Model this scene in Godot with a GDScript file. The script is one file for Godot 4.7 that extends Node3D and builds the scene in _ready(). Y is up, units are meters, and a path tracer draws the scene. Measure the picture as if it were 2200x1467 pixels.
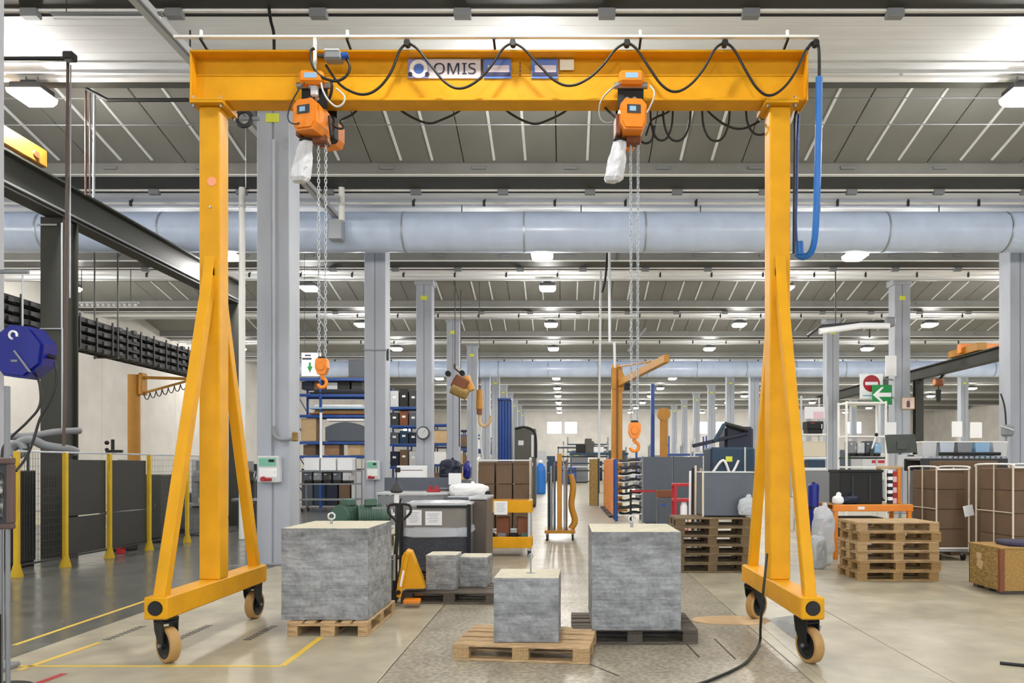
extends Node3D
# A factory hall with a yellow portal crane. Camera stands at the origin, 1.7 m up, looking along -z; D is the distance in front of it.
const FOCAL := 1589.0
const EYE := 1.7

func _ready() -> void:
	var cam := Camera3D.new()
	cam.name = "camera"
	add_child(cam)
	cam.position = Vector3(0, EYE, 0)
	cam.projection = Camera3D.PROJECTION_FRUSTUM
	cam.near = 0.1
	cam.far = 200.0
	cam.size = 0.1 * 1467.0 / FOCAL
	cam.frustum_offset = Vector2((1100.0 - 1213.0) / FOCAL, (1000.0 - 733.5) / FOCAL) * 0.1
	cam.current = true
	var env := Environment.new()
	env.background_mode = Environment.BG_SKY
	var sky := Sky.new()
	var sm := ProceduralSkyMaterial.new()
	sm.sky_top_color = Color(0.80, 0.88, 1.0)
	sm.sky_horizon_color = Color(0.93, 0.96, 1.0)
	sm.ground_bottom_color = Color(0.5, 0.5, 0.48)
	sm.ground_horizon_color = Color(0.75, 0.75, 0.73)
	sm.sky_energy_multiplier = SKY_ENERGY
	sm.ground_energy_multiplier = SKY_ENERGY * 0.5
	sm.sun_angle_max = 0.0
	sky.sky_material = sm
	env.sky = sky
	env.tonemap_mode = Environment.TONE_MAPPER_LINEAR
	env.tonemap_exposure = 1.03
	env.sdfgi_enabled = true
	env.ssao_enabled = true
	env.ssil_enabled = true
	var we := WorldEnvironment.new()
	we.name = "world_environment"
	we.environment = env
	add_child(we)
	make_materials()
	build_shell()
	build_columns()
	build_roof()
	build_lamps()
	build_services()
	build_gantry()
	build_hoists()
	build_cables()
	build_blocks()
	build_left()
	build_middle()
	build_right()
	build_far()
	build_floor_things()

const SKY_ENERGY := 2.4
const LAMP_ENERGY := 9.5
const OMNI_ENERGY := 5.2
const LENS_GLOW := 8.0

# ---------------------------------------------------------------- helpers
func at(px: float, py: float, d: float) -> Vector3:
	return Vector3((px - 1213.0) * d / FOCAL, EYE + (1000.0 - py) * d / FOCAL, -d)

func wx(px: float, d: float) -> float:
	return (px - 1213.0) * d / FOCAL

func wy(py: float, d: float) -> float:
	return EYE + (1000.0 - py) * d / FOCAL

class MB:
	var v := PackedVector3Array()
	var n := PackedVector3Array()
	var t := PackedVector2Array()
	var xf := Transform3D()
	func put(p: Vector3, q: Vector3, u := Vector2.ZERO) -> void:
		v.append(xf * p)
		n.append((xf.basis * q).normalized())
		t.append(u)
	func tri(a: Vector3, b: Vector3, c: Vector3) -> void:
		var q := (c - a).cross(b - a)
		put(a, q); put(b, q); put(c, q)
	func quad(a: Vector3, b: Vector3, c: Vector3, d: Vector3) -> void:   # clockwise from the front
		var q := (c - a).cross(b - a)
		put(a, q, Vector2(0, 1)); put(b, q, Vector2(0, 0)); put(c, q, Vector2(1, 0))
		put(a, q, Vector2(0, 1)); put(c, q, Vector2(1, 0)); put(d, q, Vector2(1, 1))
	func squad(a: Vector3, b: Vector3, c: Vector3, d: Vector3, na: Vector3, nb: Vector3, nc: Vector3, nd: Vector3) -> void:
		if (c - a).cross(b - a).dot(na + nc) + (d - a).cross(c - a).dot(na + nc) >= 0.0:
			put(a, na); put(b, nb); put(c, nc)
			put(a, na); put(c, nc); put(d, nd)
		else:
			put(a, na); put(c, nc); put(b, nb)
			put(a, na); put(d, nd); put(c, nc)
	# box with chamfered edges
	func box(c: Vector3, s: Vector3, bev := 0.004, b := Basis()) -> MB:
		var keep := xf
		xf = xf * Transform3D(b, c)
		var h := s * 0.5
		var e: float = min(bev, min(h.x, min(h.y, h.z)) * 0.45)
		if e <= 0.0005:
			for k in 6:
				var ax: int = k >> 1
				var sg := 1.0 if k & 1 else -1.0
				face(h, ax, sg, 0.0)
			xf = keep
			return self
		for k in 6:
			face(h, k >> 1, 1.0 if k & 1 else -1.0, e)
		for ax in 3:
			var i: int = (ax + 1) % 3
			var j: int = (ax + 2) % 3
			for si in [-1.0, 1.0]:
				for sj in [-1.0, 1.0]:
					var p := Vector3(); var q := Vector3(); var r := Vector3(); var w := Vector3()
					p[ax] = -(h[ax] - e); p[i] = si * h[i]; p[j] = sj * (h[j] - e)
					q[ax] = h[ax] - e; q[i] = p[i]; q[j] = p[j]
					w[ax] = p[ax]; w[i] = si * (h[i] - e); w[j] = sj * h[j]
					r[ax] = q[ax]; r[i] = w[i]; r[j] = w[j]
					var out := Vector3(); out[i] = si; out[j] = sj
					oquad(p, q, r, w, out)
		for sx in [-1.0, 1.0]:
			for sy in [-1.0, 1.0]:
				for sz in [-1.0, 1.0]:
					var g := Vector3(sx, sy, sz)
					otri(Vector3(sx * h.x, sy * (h.y - e), sz * (h.z - e)), Vector3(sx * (h.x - e), sy * h.y, sz * (h.z - e)), Vector3(sx * (h.x - e), sy * (h.y - e), sz * h.z), g)
		xf = keep
		return self
	func face(h: Vector3, ax: int, sg: float, e: float) -> void:
		var i: int = (ax + 1) % 3
		var j: int = (ax + 2) % 3
		var p := []
		for s in [[-1, -1], [1, -1], [1, 1], [-1, 1]]:
			var q := Vector3()
			q[ax] = sg * h[ax]; q[i] = s[0] * (h[i] - e); q[j] = s[1] * (h[j] - e)
			p.append(q)
		var out := Vector3(); out[ax] = sg
		oquad(p[0], p[1], p[2], p[3], out)
	func oquad(a: Vector3, b: Vector3, c: Vector3, d: Vector3, out: Vector3) -> void:
		if (c - a).cross(b - a).dot(out) > 0.0: quad(a, b, c, d)
		else: quad(a, d, c, b)
	func otri(a: Vector3, b: Vector3, c: Vector3, out: Vector3) -> void:
		if (c - a).cross(b - a).dot(out) > 0.0: tri(a, b, c)
		else: tri(a, c, b)
	# box given by opposite corners
	func span(a: Vector3, b: Vector3, bev := 0.004) -> MB:
		return box((a + b) * 0.5, (b - a).abs(), bev)
	# rectangular bar from a to b
	func bar(a: Vector3, b: Vector3, w: float, h: float, bev := 0.003, up := Vector3.UP) -> MB:
		var z := (b - a).normalized()
		if absf(z.dot(up)) > 0.99: up = Vector3.BACK
		var x := up.cross(z).normalized()
		return box((a + b) * 0.5, Vector3(w, h, (b - a).length()), bev, Basis(x, z.cross(x), z))
	func cyl(a: Vector3, b: Vector3, ra: float, rb := -1.0, k := 12, caps := true) -> MB:
		if rb < 0.0: rb = ra
		var z := (b - a).normalized()
		var x := (Vector3.UP if absf(z.y) < 0.9 else Vector3.RIGHT).cross(z).normalized()
		var y := z.cross(x)
		for i in k:
			var u := x * cos(TAU * i / k) + y * sin(TAU * i / k)
			var w := x * cos(TAU * (i + 1) / k) + y * sin(TAU * (i + 1) / k)
			squad(a + u * ra, b + u * rb, b + w * rb, a + w * ra, u, u, w, w)
			if caps:
				otri(a, a + u * ra, a + w * ra, -z)
				otri(b, b + u * rb, b + w * rb, z)
		return self
	func tube(p: Array, r: float, k := 8, caps := true) -> MB:
		var m := p.size()
		var z0: Vector3 = (p[1] - p[0]).normalized()
		var x := (Vector3.UP if absf(z0.y) < 0.9 else Vector3.RIGHT).cross(z0).normalized()
		var prev := []
		for i in m:
			var z: Vector3 = (p[mini(i + 1, m - 1)] - p[maxi(i - 1, 0)]).normalized()
			x = (x - z * x.dot(z)).normalized()
			var y := z.cross(x)
			var ring := []
			for j in k + 1:
				ring.append(x * cos(TAU * j / k) + y * sin(TAU * j / k))
			if i > 0:
				for j in k:
					squad(p[i - 1] + prev[j] * r, p[i] + ring[j] * r, p[i] + ring[j + 1] * r, p[i - 1] + prev[j + 1] * r, prev[j], ring[j], ring[j + 1], prev[j + 1])
			if caps and (i == 0 or i == m - 1):
				for j in k:
					otri(p[i], p[i] + ring[j] * r, p[i] + ring[j + 1] * r, -z if i == 0 else z)
			prev = ring
		return self
	# profile of (radius, height) turned about y
	func lathe(pr: Array, k := 20, smooth := true) -> MB:
		for i in pr.size() - 1:
			var a: Vector2 = pr[i]
			var b: Vector2 = pr[i + 1]
			var nn := Vector2(b.y - a.y, a.x - b.x).normalized()
			for j in k:
				var c0 := cos(TAU * j / k); var s0 := sin(TAU * j / k)
				var c1 := cos(TAU * (j + 1) / k); var s1 := sin(TAU * (j + 1) / k)
				var n0 := Vector3(nn.x * c0, nn.y, nn.x * s0)
				var n1 := Vector3(nn.x * c1, nn.y, nn.x * s1)
				squad(Vector3(a.x * c0, a.y, a.x * s0), Vector3(b.x * c0, b.y, b.x * s0), Vector3(b.x * c1, b.y, b.x * s1), Vector3(a.x * c1, a.y, a.x * s1), n0, n0, n1, n1)
		return self
	# flat outline (x, y) pushed from z0 to z1
	func prism(po: PackedVector2Array, z0: float, z1: float) -> MB:
		var ix := Geometry2D.triangulate_polygon(po)
		for i in range(0, ix.size(), 3):
			var a := po[ix[i]]; var b := po[ix[i + 1]]; var c := po[ix[i + 2]]
			otri(Vector3(a.x, a.y, z1), Vector3(b.x, b.y, z1), Vector3(c.x, c.y, z1), Vector3(0, 0, z1 - z0))
			otri(Vector3(a.x, a.y, z0), Vector3(b.x, b.y, z0), Vector3(c.x, c.y, z0), Vector3(0, 0, z0 - z1))
		var ccw := not Geometry2D.is_polygon_clockwise(po)
		for i in po.size():
			var a := po[i]; var b := po[(i + 1) % po.size()]
			var o := Vector3(b.y - a.y, a.x - b.x, 0) * (1.0 if ccw else -1.0)
			oquad(Vector3(a.x, a.y, z0), Vector3(b.x, b.y, z0), Vector3(b.x, b.y, z1), Vector3(a.x, a.y, z1), o)
		return self
	func ball(c: Vector3, r: Vector3, k := 14, m := 8) -> MB:
		for i in m:
			for j in k:
				var q := []
				for e in [[i, j], [i + 1, j], [i + 1, j + 1], [i, j + 1]]:
					var th: float = PI * e[0] / m; var ph: float = TAU * e[1] / k
					q.append(Vector3(sin(th) * cos(ph), cos(th), sin(th) * sin(ph)))
				squad(c + q[0] * r, c + q[1] * r, c + q[2] * r, c + q[3] * r, q[0] / r, q[1] / r, q[2] / r, q[3] / r)
		return self
	func ring(c: Vector3, ax: Vector3, big: float, thin: float, k := 18, m := 8, from := 0.0, to := TAU) -> MB:
		var x := (Vector3.UP if absf(ax.y) < 0.9 else Vector3.RIGHT).cross(ax).normalized()
		var y := ax.cross(x).normalized()
		var p := []
		for i in k + 1:
			var a := from + (to - from) * i / k
			p.append(c + (x * cos(a) + y * sin(a)) * big)
		return tube(p, thin, m, to - from < TAU - 0.01)
	# lumpy soft body: a box-like ball with noise
	func lump(c: Vector3, s: Vector3, nz: FastNoiseLite, amp: float, sq := 0.6, k := 22, m := 14) -> MB:
		var g := []
		for i in m + 1:
			var row := []
			for j in k + 1:
				var th: float = PI * i / m; var ph: float = TAU * (j % k) / k
				var d := Vector3(sin(th) * cos(ph), cos(th), sin(th) * sin(ph))
				var q := Vector3(signf(d.x) * pow(absf(d.x), sq), signf(d.y) * pow(absf(d.y), sq), signf(d.z) * pow(absf(d.z), sq))
				var p := c + q * s * 0.5
				row.append(p * 1.0 + d * amp * nz.get_noise_3dv(p * 100.0))
			g.append(row)
		for i in m:
			for j in k:
				var o: Vector3 = (g[i][j] + g[i + 1][j + 1]) * 0.5 - c
				otri(g[i][j], g[i + 1][j], g[i + 1][j + 1], o)
				otri(g[i][j], g[i + 1][j + 1], g[i][j + 1], o)
		return self
	func mesh() -> ArrayMesh:
		var a := []
		a.resize(Mesh.ARRAY_MAX)
		a[Mesh.ARRAY_VERTEX] = v
		a[Mesh.ARRAY_NORMAL] = n
		a[Mesh.ARRAY_TEX_UV] = t
		var m := ArrayMesh.new()
		m.add_surface_from_arrays(Mesh.PRIMITIVE_TRIANGLES, a)
		return m

var taken := {}
func numbered(called: String) -> String:
	var k: int = taken.get(called, 0)
	taken[called] = k + 1
	return called if k == 0 else "%s_%03d" % [called, k]

func tag(o: Node, label: String, category: String, group := "", kind := "") -> void:
	o.set_meta("label", label)
	o.set_meta("category", category)
	if group != "": o.set_meta("group", group)
	if kind != "": o.set_meta("kind", kind)

func thing(called: String, label: String, category: String, pos := Vector3.ZERO, yaw := 0.0, group := "") -> Node3D:
	var o := Node3D.new()
	o.name = numbered(called)
	add_child(o)
	o.position = pos
	o.rotation.y = deg_to_rad(yaw)
	tag(o, label, category, group)
	return o

func part(parent: Node, called: String, m: Variant, material: Material, pos := Vector3.ZERO, label := "") -> MeshInstance3D:
	var o := MeshInstance3D.new()
	o.name = called
	o.mesh = m.mesh() if m is MB else m
	o.material_override = material
	o.position = pos
	o.cast_shadow = GeometryInstance3D.SHADOW_CASTING_SETTING_ON
	parent.add_child(o, true)
	if label != "": o.set_meta("label", label)
	return o

func solo(called: String, label: String, category: String, m: MB, material: Material, group := "", pos := Vector3.ZERO) -> MeshInstance3D:
	var o := part(self, numbered(called), m, material, pos)
	tag(o, label, category, group)
	return o

func struct(called: String, label: String, m: Variant, material: Material, pos := Vector3.ZERO, category := "structure") -> MeshInstance3D:
	var o := part(self, numbered(called), m, material, pos)
	tag(o, label, category, "", "structure")
	return o

func copy(o: Node3D, label: String, pos: Vector3, yaw := 0.0, group := "") -> Node3D:
	var c: Node3D = o.duplicate()
	var base := RegEx.create_from_string("_\\d{3}$").sub(String(o.name), "")
	c.name = numbered(base)
	add_child(c)
	c.position = pos
	c.rotation.y = deg_to_rad(yaw)
	c.set_meta("label", label)
	if group != "": c.set_meta("group", group)
	return c

# ---------------------------------------------------------------- materials
var mats := {}
func mk(called: String, hex: String, rough := 0.5, metal := 0.0) -> StandardMaterial3D:
	var m := StandardMaterial3D.new()
	m.resource_name = called
	m.albedo_color = Color(hex)
	m.roughness = rough
	m.metallic = metal
	mats[called] = m
	return m

func noise_tex(freq: float, lo: Color, hi: Color, sd: int, oct := 4, type := FastNoiseLite.TYPE_SIMPLEX_SMOOTH, size := 512, spread := [0.25, 0.75], mid: Variant = null) -> NoiseTexture2D:
	var f := FastNoiseLite.new()
	f.seed = sd
	f.noise_type = type
	f.frequency = freq
	f.fractal_octaves = oct
	var t := NoiseTexture2D.new()
	t.width = size
	t.height = size
	t.seamless = true
	t.noise = f
	var g := Gradient.new()
	g.set_color(0, lo); g.set_offset(0, spread[0])
	g.set_color(1, hi); g.set_offset(1, spread[1])
	if mid != null: g.add_point((spread[0] + spread[1]) * 0.5, mid)
	t.color_ramp = g
	return t

func dress(m: StandardMaterial3D, tex: Texture2D, sc: Vector3, world := true) -> StandardMaterial3D:
	m.albedo_texture = tex
	m.uv1_triplanar = true
	m.uv1_world_triplanar = world
	m.uv1_scale = sc
	return m

func bump(m: StandardMaterial3D, tex: Texture2D, cm: float) -> void:
	m.heightmap_enabled = true
	m.heightmap_texture = tex
	m.heightmap_scale = cm

func detail(m: StandardMaterial3D, tex: Texture2D, sc: Vector3) -> void:
	m.detail_enabled = true
	m.detail_albedo = tex
	m.detail_blend_mode = BaseMaterial3D.BLEND_MODE_MUL
	m.detail_uv_layer = BaseMaterial3D.DETAIL_UV_2
	m.uv2_triplanar = true
	m.uv2_world_triplanar = true
	m.uv2_scale = sc

# board-cast concrete: bands of the casting, blotches, fine pits
func concrete_tex() -> ImageTexture:
	var im := Image.create(640, 640, false, Image.FORMAT_RGB8)
	var a := FastNoiseLite.new(); a.seed = 51; a.frequency = 0.012; a.fractal_octaves = 4
	var b := FastNoiseLite.new(); b.seed = 52; b.frequency = 0.045; b.fractal_octaves = 3
	var c := FastNoiseLite.new(); c.seed = 53; c.frequency = 0.02; c.fractal_octaves = 3
	var rg := RandomNumberGenerator.new(); rg.seed = 54
	var boards := []
	var y := 0
	while y < 640:
		var h := rg.randi_range(34, 74)
		boards.append([y, rg.randf_range(-0.075, 0.075)])
		y += h
	var bi := 0
	for yy in 640:
		while bi + 1 < boards.size() and yy >= boards[bi + 1][0]: bi += 1
		var edge: float = 0.0
		if bi > 0 and yy - boards[bi][0] < 4: edge = -0.07
		for xx in 640:
			var v: float = 0.82 + boards[bi][1]
			v += 0.16 * a.get_noise_2d(xx * 0.8, yy * 1.3)
			v += 0.10 * c.get_noise_2d(xx * 0.35, yy * 3.0 + bi * 90.0)
			v += 0.07 * b.get_noise_2d(xx, yy)
			v += edge * (0.5 + 1.2 * b.get_noise_2d(xx * 0.7, bi * 50.0 + 7.0))
			var r := rg.randf()
			if r < 0.006: v -= 0.12
			elif r > 0.995: v += 0.06
			v = clampf(v, 0.25, 1.0)
			im.set_pixel(xx, yy, Color(v, v, v))
	return ImageTexture.create_from_image(im)

func M(called: String) -> StandardMaterial3D:
	return mats[called]

func make_materials() -> void:
	var grey := func(a: float) -> Color: return Color(a, a, a)
	var mottle := noise_tex(0.008, grey.call(0.84), grey.call(1.0), 1, 6, FastNoiseLite.TYPE_SIMPLEX_SMOOTH, 1024, [0.0, 1.0])
	var soft := noise_tex(0.006, grey.call(0.945), grey.call(1.0), 2, 4, FastNoiseLite.TYPE_SIMPLEX_SMOOTH, 512, [0.1, 0.9])
	var speck := noise_tex(0.05, grey.call(0.80), grey.call(1.0), 3, 3, FastNoiseLite.TYPE_SIMPLEX_SMOOTH, 512, [0.25, 0.7])
	var fine := noise_tex(0.12, grey.call(0.88), grey.call(1.0), 4, 2)
	var grain := noise_tex(0.02, grey.call(0.70), grey.call(1.0), 5, 5, FastNoiseLite.TYPE_SIMPLEX_SMOOTH, 512, [0.1, 0.8])
	var stain := noise_tex(0.009, grey.call(0.60), grey.call(1.0), 6, 6, FastNoiseLite.TYPE_SIMPLEX_SMOOTH, 512, [0.1, 0.8])
	var relief := noise_tex(0.03, grey.call(0.0), grey.call(1.0), 7, 5)
	# paint
	dress(mk("crane_yellow", "e4a41a", 0.48), soft, Vector3(0.8, 0.8, 0.8))
	dress(mk("orange", "f08a18", 0.4), soft, Vector3(1, 1, 1))
	dress(mk("amber", "b8801f", 0.45), soft, Vector3(1, 1, 1))
	dress(mk("post_yellow", "dbb31c", 0.45), soft, Vector3(1, 1, 1))
	dress(mk("column_grey", "aeb3bd", 0.6), soft, Vector3(0.5, 0.15, 0.5))
	dress(mk("ceiling_white", "f3f6fa", 0.6), soft, Vector3(0.15, 0.15, 0.6))
	dress(mk("panel_grey", "8b8b87", 0.75), soft, Vector3(0.3, 0.3, 0.2))
	dress(mk("beam_dark", "34352f", 0.6), soft, Vector3(0.3, 0.3, 0.3))
	dress(mk("steel_dark", "46463f", 0.5), soft, Vector3(0.5, 0.5, 0.5))
	dress(mk("wall_white", "e2ded8", 0.7), soft, Vector3(0.2, 0.2, 0.2))
	mats["crane_yellow"].metallic_specular = 0.32
	mk("white", "f2f2f0", 0.4)
	mk("paper", "f4f5f8", 0.8)
	mk("light_grey", "c9cbce", 0.5)
	mk("mid_grey", "83868a", 0.5)
	mk("slate", "50565f", 0.5)
	mk("dark_grey", "303133", 0.55)
	mk("black", "0d0d0d", 0.6)
	mk("rubber", "191919", 0.7)
	mk("cable", "161718", 0.5)
	mk("blue", "1d4e9e", 0.4)
	mk("reel_blue", "141f82", 0.35)
	mk("hose_blue", "1f6fc4", 0.35)
	mk("rack_blue", "1c4690", 0.4)
	mk("pale_blue", "8fb6d8", 0.5)
	mk("navy", "141b33", 0.5)
	mk("machine_blue", "18374f", 0.45)
	mk("green", "0f8a43", 0.5)
	mk("pump_green", "4d6d5e", 0.45)
	mk("mint", "78b9a0", 0.5)
	mk("red", "b3202a", 0.5)
	mk("sign_red", "a01a28", 0.5)
	mk("label_yellow", "dbe04a", 0.5)
	mk("brown_frame", "5a4640", 0.5)
	mk("rust", "7a4526", 0.6)
	mk("purple", "3a3550", 0.8)
	mk("tan_tyre", "b08a52", 0.55)
	mk("chrome", "c8c8cc", 0.25, 1.0)
	mk("steel", "9c9ea2", 0.35, 0.8)
	mk("galvanised", "b9bfc6", 0.4, 0.6)
	dress(mk("duct", "d4e4ff", 0.27), soft, Vector3(0.4, 0.4, 0.4))
	dress(mk("film", "c8cdd2", 0.25), fine, Vector3(2, 2, 2))
	var bag := mk("clear_bag", "dfe4ea", 0.3)
	bag.transparency = BaseMaterial3D.TRANSPARENCY_ALPHA
	bag.albedo_color.a = 0.6
	var wrap := mk("dark_wrap", "4f535d", 0.22)
	bump(dress(wrap, mottle, Vector3(2, 2, 2)), relief, 1.2)
	dress(mk("chain_bag", "e4e7ee", 0.6), fine, Vector3(3, 3, 3))
	# concrete
	var cb := dress(mk("block_concrete", "aaacad", 0.85), concrete_tex(), Vector3(0.62, 0.62, 0.62))
	cb.uv1_triplanar_sharpness = 8.0
	bump(cb, relief, 0.5)
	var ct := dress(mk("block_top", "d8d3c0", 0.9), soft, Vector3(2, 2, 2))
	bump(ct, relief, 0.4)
	# floors
	var smooth_map := noise_tex(0.01, grey.call(0.17), grey.call(0.27), 22, 3, FastNoiseLite.TYPE_SIMPLEX_SMOOTH, 512, [0.0, 1.0])
	var rough_map := noise_tex(0.01, grey.call(0.30), grey.call(0.44), 21, 3, FastNoiseLite.TYPE_SIMPLEX_SMOOTH, 512, [0.0, 1.0])
	var speck2 := noise_tex(0.035, grey.call(0.80), grey.call(1.0), 23, 4, FastNoiseLite.TYPE_SIMPLEX_SMOOTH, 512, [0.25, 0.7])
	for f in [["floor_beige", "c3bba4"], ["floor_speckled", "beb6a3"], ["floor_grey", "777873"]]:
		var fm := dress(mk(f[0], f[1], 0.30), mottle, Vector3(0.22, 0.22, 0.22))
		detail(fm, speck2 if f[0] == "floor_speckled" else soft, Vector3(0.9, 0.9, 0.9))
		fm.roughness_texture = smooth_map if f[0] == "floor_grey" else rough_map
		fm.roughness = 1.0
	mk("joint", "4c4942", 0.9)
	mk("line_yellow", "e3c04a", 0.5)
	# wood, card
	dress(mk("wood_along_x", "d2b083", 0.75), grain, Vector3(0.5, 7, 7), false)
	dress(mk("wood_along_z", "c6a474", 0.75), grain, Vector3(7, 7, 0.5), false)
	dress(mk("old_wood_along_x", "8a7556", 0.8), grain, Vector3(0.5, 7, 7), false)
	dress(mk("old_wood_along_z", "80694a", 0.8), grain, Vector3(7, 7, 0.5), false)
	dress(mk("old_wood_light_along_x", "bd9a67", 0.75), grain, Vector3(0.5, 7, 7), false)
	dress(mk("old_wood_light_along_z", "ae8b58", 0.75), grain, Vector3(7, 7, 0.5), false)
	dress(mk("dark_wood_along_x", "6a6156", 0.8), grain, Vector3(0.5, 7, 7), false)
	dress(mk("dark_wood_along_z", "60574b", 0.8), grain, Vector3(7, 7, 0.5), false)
	dress(mk("cardboard", "715a45", 0.8), soft, Vector3(1, 1, 1))
	dress(mk("cardboard_light", "987558", 0.8), soft, Vector3(1, 1, 1))
	mk("tape", "6f5038", 0.4)
	mk("strap", "ddd3bd", 0.6)
	dress(mk("kraft", "c9ab83", 0.85), soft, Vector3(1, 1, 1))
	dress(mk("osb", "bb9a5c", 0.8), noise_tex(0.03, Color(0.78, 0.70, 0.58), Color(1, 1, 1), 11, 2, FastNoiseLite.TYPE_CELLULAR, 512, [0.0, 1.0]), Vector3(3.4, 3.4, 3.4), false)
	dress(mk("plywood", "a8894f", 0.8), grain, Vector3(0.8, 3, 0.8), false)
	# mesh cloth of the guard
	dress(mk("guard_dark", "353633", 0.65), soft, Vector3(0.6, 0.6, 0.6))
	# glowing lens
	var lens := mk("lamp_lens", "fffaf0", 0.4)
	lens.emission_enabled = true
	lens.emission = Color("fff6e6")
	lens.emission_energy_multiplier = LENS_GLOW
	var glass := mk("window_glass", "eef4f8", 0.05)
	glass.transparency = BaseMaterial3D.TRANSPARENCY_ALPHA
	glass.albedo_color.a = 0.12

# ---------------------------------------------------------------- the hall
const XL := -20.0
const XR := 46.0
const DN := -16.0
const DF := 92.0
const STEP := 6.77
const ROW0 := 12.6
func rowd(k: int) -> float:
	return ROW0 + STEP * k

func build_shell() -> void:
	var fl := Node3D.new()
	fl.name = "floor"
	add_child(fl)
	tag(fl, "polished concrete hall floor cut into square slabs by dark joints", "floor", "", "structure")
	var x0 := -15.15
	var d0 := -1.16
	part(fl, "floor_bed", MB.new().span(Vector3(XL - 0.3, -0.35, -DF - 0.3), Vector3(XR + 0.3, -0.03, -DN + 0.3), 0), M("joint"))
	var rest := MB.new()
	var ex := x0 + 3.42 * 10
	var ed := d0 + 3.44 * 10
	rest.span(Vector3(XL, -0.03, -ed + 0.0), Vector3(x0 - 0.008, 0, -DN), 0)
	rest.span(Vector3(ex + 0.008, -0.03, -ed), Vector3(XR, 0, -DN), 0)
	rest.span(Vector3(x0, -0.03, -d0 + 0.008), Vector3(ex, 0, -DN), 0)
	rest.span(Vector3(XL, -0.03, -DF), Vector3(XR, 0, -ed - 0.008), 0)
	part(fl, "outer_floor", rest, M("floor_beige"))
	for i in 10:
		for j in 10:
			var xa := x0 + 3.42 * i
			var da := d0 + 3.44 * j
			var cuts := [xa, xa + 3.42]
			if i == 5 and j < 3: cuts = [xa, xa + 1.1, xa + 3.42]
			for c in cuts.size() - 1:
				var mt := "floor_beige"
				if i <= 2: mt = "floor_grey"
				if i == 4: mt = "floor_speckled"
				part(fl, "floor_slab", MB.new().span(Vector3(cuts[c] + 0.005, -0.03, -da - 3.435), Vector3(cuts[c + 1] - 0.005, 0, -da - 0.005), 0.003), M(mt))
	# walls
	var wl := Node3D.new(); wl.name = "wall_left"; add_child(wl)
	tag(wl, "white panelled side wall behind the guarded machines", "wall", "", "structure")
	var d := DN
	while d < DF:
		part(wl, "wall_panel", MB.new().span(Vector3(XL - 0.3, 0, -d - 2.99), Vector3(XL, 10, -d), 0.006), M("wall_white"))
		d += 3.0
	var wr := Node3D.new(); wr.name = "wall_right"; add_child(wr)
	tag(wr, "white far side wall beyond the right column row", "wall", "", "structure")
	part(wr, "wall_panel", MB.new().span(Vector3(XR, 0, -DF), Vector3(XR + 0.3, 10, -DN), 0), M("wall_white"))
	wall_with_windows("wall_far", "pale end wall of the hall with bright windows", DF, 0.3, 5.65, 7.2, [[-21.0, -19.2], [-2.2, -0.35], [0.0, 1.6], [16.6, 18.4], [18.8, 20.6], [35.0, 37.0]])
	wall_with_windows("wall_near", "front wall of the hall with wide windows", DN, -0.3, 1.2, 6.2, [[-17.0, -8.5], [-6.5, 3.5], [5.5, 15.5], [17.5, 27.5], [30.0, 42.0]])

func wall_with_windows(called: String, label: String, d: float, th: float, lo: float, hi: float, spans: Array) -> void:
	var m := MB.new()
	m.span(Vector3(XL - 0.3, 0, -d), Vector3(XR + 0.3, lo, -d - th), 0)
	m.span(Vector3(XL - 0.3, hi, -d), Vector3(XR + 0.3, 10, -d - th), 0)
	var x := XL - 0.3
	for s in spans:
		if s[0] > x: m.span(Vector3(x, lo, -d), Vector3(s[0], hi, -d - th), 0)
		x = s[1]
	m.span(Vector3(x, lo, -d), Vector3(XR + 0.3, hi, -d - th), 0)
	struct(called, label, m, M("wall_white"), Vector3.ZERO, "wall")
	for s in spans:
		if s[0] < XL: continue
		var w := Node3D.new()
		w.name = numbered("window") if taken.get("window", 0) > 0 else "window_000"
		taken["window"] = maxi(taken.get("window", 0), 1)
		add_child(w)
		tag(w, "bright steel framed window in the %s, %.1f metres wide, %.1f along" % [called.replace("_", " "), s[1] - s[0], s[0] - XL], "window", "", "structure")
		var f := MB.new()
		var zc := -d - th * 0.5
		f.span(Vector3(s[0], lo, zc - 0.04), Vector3(s[0] + 0.06, hi, zc + 0.04), 0)
		f.span(Vector3(s[1] - 0.06, lo, zc - 0.04), Vector3(s[1], hi, zc + 0.04), 0)
		f.span(Vector3(s[0], lo, zc - 0.04), Vector3(s[1], lo + 0.06, zc + 0.04), 0)
		f.span(Vector3(s[0], hi - 0.06, zc - 0.04), Vector3(s[1], hi, zc + 0.04), 0)
		part(w, "window_frame", f, M("light_grey"))
		part(w, "pane", MB.new().span(Vector3(s[0] + 0.06, lo + 0.06, zc - 0.004), Vector3(s[1] - 0.06, hi - 0.06, zc + 0.004), 0), M("window_glass"))

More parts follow.
